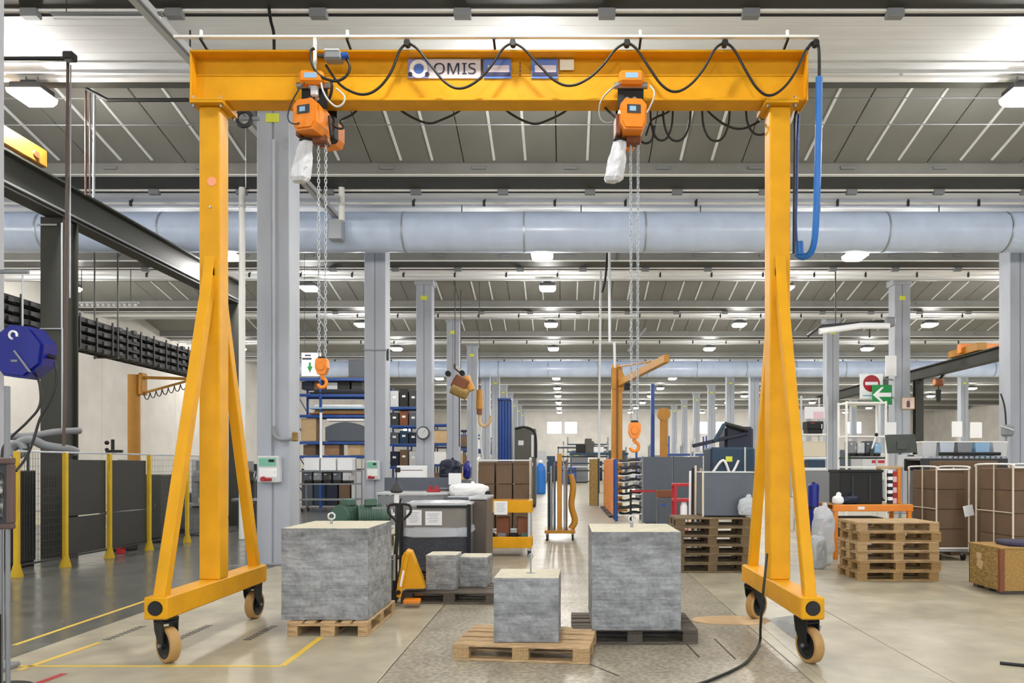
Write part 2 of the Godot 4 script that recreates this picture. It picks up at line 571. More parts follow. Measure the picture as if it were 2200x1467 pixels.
func build_columns() -> void:
	var ord := ["first", "second", "third", "fourth", "fifth", "sixth", "seventh", "eighth", "ninth", "tenth", "eleventh", "twelfth", "thirteenth", "fourteenth", "fifteenth", "sixteenth"]
	var shape := MB.new()   # two flanges with a groove between them
	shape.box(Vector3(0.145, 4.05, -0.25), Vector3(0.26, 8.1, 0.5), 0.012)
	shape.box(Vector3(0.435, 4.05, -0.25), Vector3(0.27, 8.1, 0.5), 0.012)
	shape.box(Vector3(0.285, 4.05, -0.26), Vector3(0.03, 8.1, 0.46), 0)
	var body := shape.mesh()
	var cap := MB.new().box(Vector3(0.285, 8.2, -0.25), Vector3(0.66, 0.22, 0.6), 0.01).mesh()
	var plate := MB.new().box(Vector3(0.285, 7.62, 0.008), Vector3(0.22, 0.15, 0.016), 0.004).mesh()
	var base := MB.new().box(Vector3(0.285, 0.02, -0.25), Vector3(0.72, 0.04, 0.66), 0.008).mesh()
	for row in [[-5.26, "left"], [11.65, "right"], [28.5, "outer right"]]:
		for k in range(-3, 12):
			if row[0] > 28.0 and k < 3: continue
			var where := "%s column of the %s row counted from the crane" % [ord[k], row[1]] if k >= 0 else "column of the %s row, %s one behind the crane front" % [row[1], ord[-k - 1]]
			var c := Node3D.new()
			c.name = numbered("column")
			add_child(c)
			tag(c, "grey grooved steel hall column, " + where, "column", "grey hall columns", "structure")
			c.position = Vector3(row[0], 0, -rowd(k) + (0.13 if k == -1 else 0.0))
			part(c, "shaft", body, M("column_grey"))
			part(c, "capital", cap, M("column_grey"))
			part(c, "foot_plate", base, M("mid_grey"))
			if k != 1: part(c, "number_plate", plate, M("label_yellow"), Vector3.ZERO, "yellow number plate")

func build_roof() -> void:
	struct("ceiling", "closed roof deck above the roof beams", MB.new().span(Vector3(XL - 0.3, 9.7, -DF - 0.3), Vector3(XR + 0.3, 10.0, -DN + 0.3), 0), M("panel_grey"), Vector3.ZERO, "ceiling")
	# one ceiling panel of the sloping fields, lying along the slope, with two pale ribs
	var run := Vector2(3.32, -0.82)
	var ln := run.length()
	var pm := MB.new().box(Vector3(0, 0.04, 0), Vector3(2.012, 0.08, ln), 0.012).mesh()
	var rib := MB.new()
	for x in [-0.34, 0.34]:
		rib.box(Vector3(x, -0.012, -0.05), Vector3(0.055, 0.04, ln - 0.35), 0.012)
	var ribm := rib.mesh()
	var tilt := Basis(Vector3.RIGHT, -atan2(0.82, 3.32))
	for k in range(-4, 12):
		var d := rowd(k)
		var y := EYE
		var near: bool = k >= -1 and k <= 3
		var b := Node3D.new()
		b.name = numbered("roof_beam")
		add_child(b)
		tag(b, "white and dark cross beam of the roof over column line %d" % (k + 5), "roof beam", "cross beams of the roof", "structure")
		part(b, "dark_beam", MB.new().span(Vector3(XL, y + 6.39, -d + 2.25), Vector3(XR, y + 7.9, -d + 3.10), 0.02), M("beam_dark"))
		part(b, "flashing", MB.new().span(Vector3(XL, y + 6.38, -d + 3.10), Vector3(XR, y + 6.66, -d + 3.14), 0.004), M("panel_grey"))
		var lip := MB.new()
		lip.span(Vector3(XL, y + 6.355, -d + 3.09), Vector3(XR, y + 6.375, -d + 3.20), 0.004)
		lip.span(Vector3(XL, y + 6.36, -d + 2.19), Vector3(XR, y + 6.40, -d + 2.25), 0.004)
		part(b, "white_edge", lip, M("white"))
		# white soffit, five long panels rising gently to the column line
		for s in 5:
			var da := -2.16 + 0.42 * s
			var ya := 6.44 + 0.036 * s
			part(b, "soffit_panel", MB.new().box(Vector3((XL + XR) * 0.5, y + ya + 0.05, -d - da - 0.205), Vector3(XR - XL, 0.1, 0.419), 0.003, Basis(Vector3.RIGHT, 0.085)), M("ceiling_white"))
		part(b, "soffit_edge", MB.new().span(Vector3(XL, y + 6.53, -d - 0.02), Vector3(XR, y + 6.74, -d + 0.10), 0.02), M("white"))
		part(b, "rear_beam", MB.new().span(Vector3(XL, y + 6.58, -d - 0.32), Vector3(XR, y + 7.9, -d - 0.02), 0.02), M("steel_dark"))
		# closing sheet above the soffit
		part(b, "upper_sheet", MB.new().span(Vector3(XL, y + 7.84, -d - 0.2), Vector3(XR, y + 7.9, -d + 3.1), 0), M("panel_grey"))
		var bx := MB.new()
		var lo := -14.0 if near else XL
		var x := lo
		while x < (22.0 if near else 26.0):
			bx.box(Vector3(x, y + 6.52, -d + 3.165), Vector3(0.30, 0.06, 0.05), 0.006)
			if k <= 3: bx.box(Vector3(x + 0.45, y + 6.34, -d + 2.22), Vector3(0.24, 0.12, 0.12), 0.008)
			x += 2.02
		var bo := part(b, "bracket_row", bx, M("mid_grey"))
		bo.set_meta("kind", "stuff")
		# sloping grey fields behind
		if k < 11:
			var p0 := Vector2(d + 0.30, 7.45)
			var ctr := Vector3(0, y + 7.45 + run.y * 0.5, -(d + 0.30 + run.x * 0.5))
			if near:
				for j in range(-8, 12):
					var pp := part(b, "ceiling_panel", pm, M("panel_grey"))
					pp.transform = Transform3D(tilt, ctr + Vector3(-0.18 + 1.015 + 2.03 * j, 0, 0))
					part(pp, "rib", ribm, M("ceiling_white"))
				var fill := MB.new()
				fill.xf = Transform3D(tilt, ctr)
				fill.span(Vector3(XL, 0, -ln / 2), Vector3(-0.18 - 2.03 * 8, 0.08, ln / 2), 0)
				fill.span(Vector3(-0.18 + 2.03 * 12, 0, -ln / 2), Vector3(XR, 0.08, ln / 2), 0)
				part(b, "side_field", fill, M("panel_grey"))
				part(b, "field_backing", mbx(Transform3D(tilt, ctr), Vector3(XL, 0.085, -ln / 2), Vector3(XR, 0.11, ln / 2)), M("beam_dark"))
			else:
				part(b, "ceiling_field", mbx(Transform3D(tilt, ctr), Vector3(XL, 0, -ln / 2), Vector3(XR, 0.1, ln / 2)), M("panel_grey"))

func mbx(xf: Transform3D, a: Vector3, b: Vector3) -> MB:
	var m := MB.new()
	m.xf = xf
	m.span(a, b, 0)
	return m

func build_lamps() -> void:
	var ord := ["first", "second", "third", "fourth", "fifth", "sixth", "seventh", "eighth", "ninth", "tenth", "eleventh", "twelfth"]
	var house := MB.new()
	house.box(Vector3(0, 0.06, 0), Vector3(0.52, 0.12, 0.40), 0.02)
	house.box(Vector3(0, 0.15, 0), Vector3(0.26, 0.08, 0.22), 0.01)
	var hm := house.mesh()
	var lens := MB.new()
	lens.prism(PackedVector2Array([Vector2(-0.29, 0), Vector2(-0.27, -0.07), Vector2(-0.20, -0.12), Vector2(0.20, -0.12), Vector2(0.27, -0.07), Vector2(0.29, 0)]), -0.22, 0.22)
	var lm := lens.mesh()
	for c in [[-17.4, "close to the left wall"], [-9.0, "left of the left column row"], [-0.6, "over the middle of the hall"], [7.75, "just left of the right column row"], [16.2, "right of the right column row"], [24.6, "in the far right line of lamps"], [33.0, "beyond the outer right columns"]]:
		for k in range(-3, 12):
			if c[0] > 20.0 and k < 1: continue
			if c[0] < -17.0 and not k in [-2, -1, 0, 1, 2, 4]: continue
			var low := k == 1
			var hgt := EYE + (5.62 if low else 6.28)
			var dd := rowd(k) + (0.35 if low else -0.1)
			var label := "glowing hall lamp %s, %s lamp line from the crane" % [c[1], ord[k]] if k >= 0 else "glowing hall lamp %s, line %s behind the crane front" % [c[1], ord[-k - 1]]
			var l := thing("ceiling_lamp", label, "lamp", Vector3(c[0], hgt, -dd), 0, "hall lamps under the roof beams")
			part(l, "housing", hm, M("dark_grey"))
			part(l, "lens", lm, M("lamp_lens"))
			var top := EYE + 6.57 - hgt if not low else EYE + 7.0 - hgt
			for x in [-0.1, 0.1]:
				part(l, "hanger", MB.new().cyl(Vector3(x, 0.18, 0), Vector3(x, top, 0), 0.012, -1, 6), M("mid_grey"))
			var al := AreaLight3D.new()
			al.name = "area_light"
			al.area_size = Vector2(0.44, 0.4)
			al.light_energy = LAMP_ENERGY
			al.light_color = Color(1.0, 0.985, 0.955)
			al.shadow_enabled = true
			al.rotation.x = -PI / 2
			al.position = Vector3(0, -0.15, 0)
			al.set("area_range", 40.0)
			l.add_child(al)
			var om := OmniLight3D.new()
			om.name = "spread_light"
			om.light_energy = OMNI_ENERGY
			om.light_color = Color(1.0, 0.99, 0.97)
			om.light_size = 0.15
			om.omni_range = 60.0
			om.omni_attenuation = 2.0
			om.shadow_enabled = true
			om.position = Vector3(0, -0.42, 0)
			l.add_child(om)

func build_services() -> void:
	# silver air ducts under the roof
	var nz := FastNoiseLite.new()
	nz.seed = 9
	nz.frequency = 0.9
	for row in [[18.6, "near silver air duct running right across behind the crane"], [45.0, "second silver air duct farther down the hall"]]:
		var t := thing("air_duct", row[1], "duct", Vector3(0, EYE + 5.86, -row[0]))
		var x := -16.0
		while x < 27.0:
			var m := MB.new()
			var k := 28 if row[0] < 20 else 16
			var q := 8 if row[0] < 20 else 2
			for i in q:
				for j in k:
					var pt := []
					for e in [[i, j], [i + 1, j], [i + 1, (j + 1)], [i, (j + 1)]]:
						var xx: float = x + 2.98 * e[0] / q
						var a: float = TAU * (e[1] % k) / k
						var r := 0.49 + 0.018 * nz.get_noise_3d(xx * 1.2 + sin(a) * 1.5, cos(a) * 3.0, row[0] + sin(a) * 3.0)
						pt.append([Vector3(xx, cos(a) * r, sin(a) * r), Vector3(0, cos(a), sin(a))])
					m.squad(pt[0][0], pt[1][0], pt[2][0], pt[3][0], pt[0][1], pt[1][1], pt[2][1], pt[3][1])
			part(t, "duct_section", m, M("duct"))
			part(t, "joint_ring", MB.new().cyl(Vector3(x - 0.02, 0, 0), Vector3(x + 0.02, 0, 0), 0.505, -1, 28, false), M("galvanised"))
			part(t, "hanger_strap", MB.new().span(Vector3(x + 1.4, 0.48, -0.01), Vector3(x + 1.43, 1.1, 0.01), 0), M("mid_grey"))
			x += 3.0
	# pipes and cable rails below the cross beams
	for k in range(0, 7):
		var d := rowd(k)
		var nm: String = ["first", "second", "third", "fourth", "fifth", "sixth", "seventh"][k]
		var pw := MB.new()
		pw.cyl(Vector3(XL, EYE + 6.36, -d + 2.16), Vector3(30, EYE + 6.36, -d + 2.16), 0.022, -1, 8)
		solo("black_pipe", "black pipe along the underside of the %s roof cross beam" % nm, "pipe", pw, M("cable"))
		var cond := MB.new().cyl(Vector3(XL, EYE + 6.44, -d + 0.52), Vector3(30, EYE + 6.44, -d + 0.52), 0.03, -1, 8)
		solo("white_conduit", "white conduit beside the %s column line under the roof" % nm, "conduit", cond, M("light_grey"))
		if k == 0: continue
		var rail := thing("cable_rail", "thin white cable rail with clamps under the %s roof cross beam" % nm, "cable rail")
		part(rail, "rail", MB.new().span(Vector3(XL, EYE + 6.36, -d + 1.32), Vector3(30, EYE + 6.42, -d + 1.36), 0.004), M("white"))
		var cl := MB.new()
		var x := -14.0
		while x < 22:
			cl.box(Vector3(x, EYE + 6.38, -d + 1.37), Vector3(0.06, 0.14, 0.05), 0.006)
			cl.box(Vector3(x + 0.02, EYE + 6.47, -d + 1.34), Vector3(0.03, 0.12, 0.03), 0)
			x += 1.72
		part(rail, "clamp_row", cl, M("dark_grey")).set_meta("kind", "stuff")
	# wires strung under the sloping panels
	for w in [[212.0, "higher thin wire strung under the sloping ceiling panels"], [269.0, "lower thin wire strung under the sloping ceiling panels"]]:
		var dd := 13.6
		solo("stretched_wire", w[1], "wire", MB.new().cyl(at(0, w[0], dd) + Vector3(-3, 0, 0), at(2200, w[0] - 2, dd) + Vector3(3, 0, 0), 0.009, -1, 6), M("mid_grey"))
	# trunking along the left column row
	var tr := thing("busbar_trunking", "pale trunking running into the depth beside the left columns, ending in a box", "trunking")
	part(tr, "channel", MB.new().bar(Vector3(-5.57, EYE + 6.08, -8.0), Vector3(-5.57, EYE + 6.08, -18.0), 0.17, 0.12, 0.01), M("light_grey"))
	part(tr, "cover", MB.new().bar(Vector3(-5.50, EYE + 6.01, -8.0), Vector3(-5.50, EYE + 6.01, -18.0), 0.04, 0.03, 0.004), M("mid_grey"))
	part(tr, "end_box", MB.new().box(Vector3(-5.6, EYE + 5.72, -18.0) + Vector3(0.05, 0, 0), Vector3(0.34, 0.50, 0.3), 0.02), M("galvanised"))
	for d in [9.2, 11.0, 13.0, 15.0, 17.0]:
		part(tr, "hanger", MB.new().cyl(Vector3(-5.57, EYE + 6.1, -d), Vector3(-5.57, EYE + 6.5, -d), 0.012, -1, 6), M("dark_grey"))
	# tube lamp fitting at the top left
	var tl := thing("tube_fitting", "slim white tube light fitting hanging below the ceiling, top left", "light fitting", at(230, 38, 10.0))
	part(tl, "tube", MB.new().cyl(Vector3(-0.72, 0, 0), Vector3(0.72, 0, 0), 0.022, -1, 10), M("paper"))
	part(tl, "tray", MB.new().box(Vector3(0.0, 0.045, 0), Vector3(1.5, 0.03, 0.08), 0.006), M("mid_grey"))
	for x in [-0.55, 0.55]:
		part(tl, "hanger", MB.new().cyl(Vector3(x, 0.05, 0), Vector3(x, 0.42, 0), 0.006, -1, 6), M("dark_grey"))
	var bp := thing("black_pipe_run", "dark pipe with elbow below the ceiling at the upper left", "pipe")
	part(bp, "pipe", MB.new().tube([at(14, 126, 11) + Vector3(-1, 0, 0), at(140, 126, 11)], 0.032), M("cable"))
	part(bp, "flange", MB.new().box(at(150, 122, 11), Vector3(0.16, 0.12, 0.14), 0.02), M("dark_grey"))
	var b2 := thing("black_branch_pipe", "dark horizontal branch pipe just left of the girder end", "pipe")
	part(b2, "branch", MB.new().tube([at(232, 215, 12.9), at(300, 215, 12.9), at(410, 215, 12.9), at(540, 215, 12.9)], 0.032), M("cable"))
	part(b2, "offset", MB.new().tube([at(185, 190, 12.9), at(232, 215, 12.9)], 0.03), M("cable"))
	solo("ceiling_cable", "black cable hanging from the roof edge above the left end of the girder", "cable", MB.new().tube(curve_pts([Vector3(wx(578, 10.3), EYE + 6.38, -10.3), at(582, 45, 10.3), at(588, 70, 10.3), at(589, 108, 10.3)]), 0.022, 7), M("cable"))
	solo("bent_conduit", "pale conduit with a bent end under the roof, right of the girder", "conduit", MB.new().tube(curve_pts([at(1735, 150, 12.3), at(1850, 149, 12.3), at(1915, 148, 12.3), at(1932, 154, 12.3), at(1938, 164, 12.3)]), 0.025, 8), M("light_grey"))
	# thin hanging drops
	var dp := thing("conduit_drop", "thin rusty conduit frame hanging from the ceiling left of the crane", "conduit")
	part(dp, "rod", MB.new().tube([at(146, 122, 11.2), at(143, 500, 11.2), at(137, 958, 11.2)], 0.022), M("brown_frame"))
	part(dp, "rod", MB.new().tube([at(152, 140, 11.25), at(150, 500, 11.25), at(150, 640, 11.25)], 0.012), M("galvanised"))
	part(dp, "rod", MB.new().tube([at(184, 192, 12.9), at(184, 420, 12.9)], 0.018), M("brown_frame"))
	part(dp, "rod", MB.new().tube([at(203, 200, 12.9), at(201, 425, 12.9)], 0.022), M("galvanised"))
	part(dp, "rod", MB.new().tube([at(193, 200, 12.9), at(193, 420, 12.9)], 0.012), M("brown_frame"))
	for q in [[520.0, 415.0, 1158.0, 17.0, "tall white downpipe beside the left leg of the crane"], [734.0, 412.0, 474.0, 17.0, "short white drop pipe under the roof right of the first column"]]:
		var pp := thing("white_downpipe", q[4], "pipe")
		part(pp, "pipe", MB.new().cyl(Vector3(wx(q[0], q[3]), EYE + 6.385, -q[3]), at(q[0], q[2], q[3]), 0.07, -1, 12), M("white"))
		part(pp, "collar", MB.new().cyl(at(q[0], q[1] + 25, q[3]), at(q[0], q[1] + 32, q[3]), 0.082, -1, 12), M("light_grey"))

# ---------------------------------------------------------------- the portal crane
func build_gantry() -> void:
	var g := thing("gantry_crane", "tall yellow wheeled portal crane spanning the concrete blocks", "crane", Vector3(-0.68, 0, -7.3))
	var o := Vector3(0.68, 0, 7.3)     # world to crane
	var ye := M("crane_yellow")
	# main girder
	var xl := -3.63
	var xr := 2.36
	var lv := func(x: float, y: float, d: float) -> Vector3: return Vector3(x, y, -d) + o
	part(g, "top_flange", MB.new().span(lv.call(xl, 5.70, 7.15), lv.call(xr, 5.722, 7.45), 0.004), ye)
	part(g, "web", MB.new().span(lv.call(xl + 0.012, 5.26, 7.285), lv.call(xr - 0.012, 5.70, 7.315), 0.0), ye)
	part(g, "bottom_flange", MB.new().span(lv.call(xl, 5.25, 7.19), lv.call(xr, 5.274, 7.41), 0.004), ye)
	part(g, "ledge", MB.new().span(lv.call(xl + 0.012, 5.525, 7.262), lv.call(xr - 0.012, 5.54, 7.29), 0.003), ye)
	part(g, "lower_web_plate", MB.new().span(lv.call(xl + 0.012, 5.274, 7.268), lv.call(xr - 0.012, 5.525, 7.286), 0.003), ye)
	for x in [xl, xr]:
		var s := 1.0 if x < 0 else -1.0
		part(g, "end_plate", MB.new().span(lv.call(x, 5.235, 7.16), lv.call(x + s * 0.014, 5.70, 7.44), 0.003), ye)
	for x in [-2.2, -0.63, 0.9]:
		part(g, "stiffener", MB.new().span(lv.call(x, 5.274, 7.315), lv.call(x + 0.012, 5.70, 7.42), 0.002), ye)
	# legs
	var k := 0
	for lx in [-3.46, 2.10]:
		var inner := 1.0 if lx < 0 else -1.0
		part(g, "post", MB.new().span(lv.call(lx - 0.1, 0.587, 7.2), lv.call(lx + 0.1, 5.20, 7.4), 0.012), ye)
		part(g, "head_plate", MB.new().span(lv.call(lx - 0.16, 5.20, 7.13), lv.call(lx + 0.16, 5.225, 7.47), 0.004), ye)
		part(g, "head_plate", MB.new().span(lv.call(lx - 0.16, 5.225, 7.13), lv.call(lx + 0.16, 5.25, 7.47), 0.004), ye)
		for bx in [-0.13, 0.13]:
			for bd in [7.16, 7.44]:
				part(g, "bolt", MB.new().cyl(lv.call(lx + bx, 5.17, bd), lv.call(lx + bx, 5.275, bd), 0.014, -1, 6), M("steel"))
		var fb := part(g, "foot_beam", MB.new().span(lv.call(lx - 0.1, 0.395, 6.25), lv.call(lx + 0.1, 0.587, 8.35), 0.012), ye)
		for fd in [6.25, 8.35]:
			var sgn := 1.0 if fd < 7.0 else -1.0
			part(fb, "end_cap", MB.new().cyl(lv.call(lx, 0.492, fd), lv.call(lx, 0.492, fd - sgn * 0.012), 0.064, 0.058, 24), M("black"))
		# braces in the plane of the leg
		for sd in [-1.0, 1.0]:
			var foot: Vector3 = lv.call(lx, 0.55, 7.3 + sd * 0.96)
			var head: Vector3 = lv.call(lx, 3.62, 7.3 + sd * 0.07)
			var br := part(g, "brace", MB.new().bar(foot, head, 0.10, 0.10, 0.008), ye)
			part(br, "gusset", MB.new().bar(lv.call(lx, 3.54, 7.3 + sd * 0.10), lv.call(lx, 3.73, 7.3 + sd * 0.075), 0.10, 0.08, 0.006), ye)
		# castors
		var yaws: Array = [[-38.0, 86.0], [-72.0, 42.0]][k]
		for w in 2:
			var wd: float = [6.42, 8.20][w]
			castor(g, lv.call(lx, 0, wd), yaws[w])
		k += 1
	# current rail on top with studs and arms
	var rail := part(g, "cable_rail", MB.new().span(lv.call(-3.75, 5.80, 7.08), lv.call(2.44, 5.825, 7.12), 0.005), M("white"))
	for px in [432.0, 746.0, 1061.0, 1376.0, 1692.0]:
		var x := wx(px, 7.1)
		part(rail, "stud", MB.new().cyl(lv.call(x, 5.80, 7.1), lv.call(x, 5.875, 7.1), 0.016, -1, 10), M("white"))
		part(rail, "arm", MB.new().bar(lv.call(x, 5.79, 7.08), lv.call(x, 5.73, 7.36), 0.022, 0.022, 0.003), M("black"))
	# printed plates on the girder
	var fd := 7.262
	var rect := func(x0: float, y0: float, x1: float, y1: float, dd: float) -> MB:
		return MB.new().span(lv.call(wx(x0, fd), wy(y1, fd), dd), lv.call(wx(x1, fd), wy(y0, fd), dd + 0.004), 0)
	part(g, "logo_plate", rect.call(877, 127, 1036, 169, 7.257), mk("plate_lilac", "d9cfd2", 0.4), Vector3.ZERO, "pale plate with the maker's name")
	part(g, "emblem_square", rect.call(877, 127, 921, 169, 7.254), mk("plate_violet", "9088c4", 0.4))
	var c: Vector3 = lv.call(wx(900, fd), wy(149, fd), 7.252)
	part(g, "emblem_ring", disc_ring(c, 0.052, 0.090), M("white"), Vector3.ZERO, "white ring of the emblem")
	part(g, "emblem_disc", disc_ring(c, 0.0, 0.044), mk("emblem_blue", "4a6fc0", 0.4))
	for sx in [-1.0, 1.0]:
		part(g, "emblem_corner", MB.new().cyl(c + Vector3(sx * 0.083, -0.052, 0.0), c + Vector3(sx * 0.083, -0.052, 0.003), 0.022, -1, 12), M("navy"))
	var tm := TextMesh.new()
	tm.text = "OMIS"
	var sf := SystemFont.new()
	sf.font_names = PackedStringArray(["Droid Sans"])
	sf.font_weight = 500
	tm.font = sf
	tm.font_size = 64
	tm.pixel_size = 0.0027
	tm.depth = 0.004
	var tx := part(g, "lettering", tm, M("navy"), lv.call(wx(977, fd), wy(148.5, fd), 7.254), "dark capital letters OMIS")
	tx.scale = Vector3(1.0, 0.86, 1.0)
	part(g, "plate_divider", rect.call(1033, 128, 1037, 166, 7.254), M("navy"))
	for q in [[1040.0, 1098.0], [1141.0, 1199.0]]:
		var bp := part(g, "blue_plate", rect.call(q[0], 127, q[1], 169, 7.257), mk("plate_blue", "5d7fd0", 0.4), Vector3.ZERO, "blue and white printed plate")
		part(bp, "white_field", rect.call(q[0] + 8, 141, q[1] - 4, 156, 7.2545), mk("plate_pink", "eadde6", 0.4))
		part(bp, "dark_bar", rect.call(q[0] + 2, 156, q[1] - 1, 164, 7.2525), mk("plate_navy", "0a0e4a", 0.5))
	var dots := MB.new()
	for y in [134.0, 142.0, 150.0, 158.0]:
		dots.span(lv.call(wx(1116, fd), wy(y + 5, fd), 7.257), lv.call(wx(1119, fd), wy(y, fd), 7.261), 0)
	part(g, "small_print", dots, M("brown_frame"))
	part(g, "white_sticker", rect.call(1203, 128, 1233, 151, 7.257), mk("sticker", "f0ead8", 0.5))
	part(g, "red_sticker", MB.new().cyl(lv.call(wx(455, 7.2), wy(390, 7.2), 7.2), lv.call(wx(455, 7.2), wy(390, 7.2), 7.196), 0.045, -1, 16), mk("salmon", "f3a07c", 0.5), Vector3.ZERO, "faded round salmon sticker")
	# little switch box on the left leg
	part(g, "bolt_plate", MB.new().cyl(lv.call(wx(452, 7.2), wy(445, 7.2), 7.2), lv.call(wx(452, 7.2), wy(445, 7.2), 7.19), 0.012, -1, 8), M("steel"))

func disc_ring(c: Vector3, r0: float, r1: float) -> MB:
	var m := MB.new()
	m.xf = Transform3D(Basis(Vector3.RIGHT, PI / 2), c)
	if r0 <= 0.0:
		m.lathe([Vector2(0, 0.002), Vector2(r1, 0.002), Vector2(r1, -0.002)], 28)
	else:
		m.lathe([Vector2(r0, -0.002), Vector2(r0, 0.002), Vector2(r1, 0.002), Vector2(r1, -0.002)], 28)
	return m

func castor(g: Node3D, p: Vector3, yaw: float) -> void:
	var c := Node3D.new()
	c.name = "castor"
	g.add_child(c, true)
	c.position = p
	c.rotation.y = deg_to_rad(yaw)
	# wheel axis along local z
	var r := 0.155
	var tw := MB.new()
	tw.xf = Transform3D(Basis(Vector3.RIGHT, PI / 2), Vector3(0.045, r, 0))
	tw.lathe([Vector2(r - 0.035, -0.044), Vector2(r - 0.012, -0.044), Vector2(r - 0.003, -0.036), Vector2(r, -0.02), Vector2(r, 0.02), Vector2(r - 0.003, 0.036), Vector2(r - 0.012, 0.044), Vector2(r - 0.035, 0.044)], 36)
	part(c, "tread", tw, M("tan_tyre"), Vector3.ZERO, "tan polyurethane tread")
	var hb := MB.new()
	hb.xf = tw.xf
	hb.lathe([Vector2(0, -0.05), Vector2(0.03, -0.05), Vector2(0.034, -0.036), Vector2(0.09, -0.03), Vector2(0.112, -0.046), Vector2(0.122, -0.043), Vector2(0.122, 0.043), Vector2(0.112, 0.046), Vector2(0.09, 0.03), Vector2(0.034, 0.036), Vector2(0.03, 0.05), Vector2(0, 0.05)], 30)
	part(c, "hub", hb, M("black"))
	var fk := MB.new()
	for s in [-1.0, 1.0]:
		fk.prism(PackedVector2Array([Vector2(-0.09, 0.37), Vector2(0.09, 0.37), Vector2(0.085, 0.27), Vector2(0.085, 0.15), Vector2(0.06, 0.115), Vector2(0.03, 0.115), Vector2(0.0, 0.16), Vector2(-0.07, 0.27)]), s * 0.062 - 0.005, s * 0.062 + 0.005)
	fk.box(Vector3(0.0, 0.352, 0), Vector3(0.18, 0.018, 0.134), 0.004)
	part(c, "fork", fk, M("black"))
	part(c, "top_plate", MB.new().box(Vector3(0, 0.38, 0), Vector3(0.17, 0.03, 0.15), 0.005), M("black"))
	part(c, "swivel", MB.new().cyl(Vector3(0, 0.335, 0), Vector3(0, 0.372, 0), 0.055, -1, 18), M("rubber"))
	part(c, "axle_nut", MB.new().cyl(Vector3(0.045, r, -0.082), Vector3(0.045, r, 0.082), 0.018, -1, 6), M("steel"))

func build_hoists() -> void:
	hoist("electric chain hoist with its hook block lowered, under the left part of the girder", wx(687, 7.3), 676.0, 775.0, -14.0)
	hoist("electric chain hoist with a long chain drop, under the right part of the girder", wx(1352, 7.3), 1347.0, 912.0, 4.0)

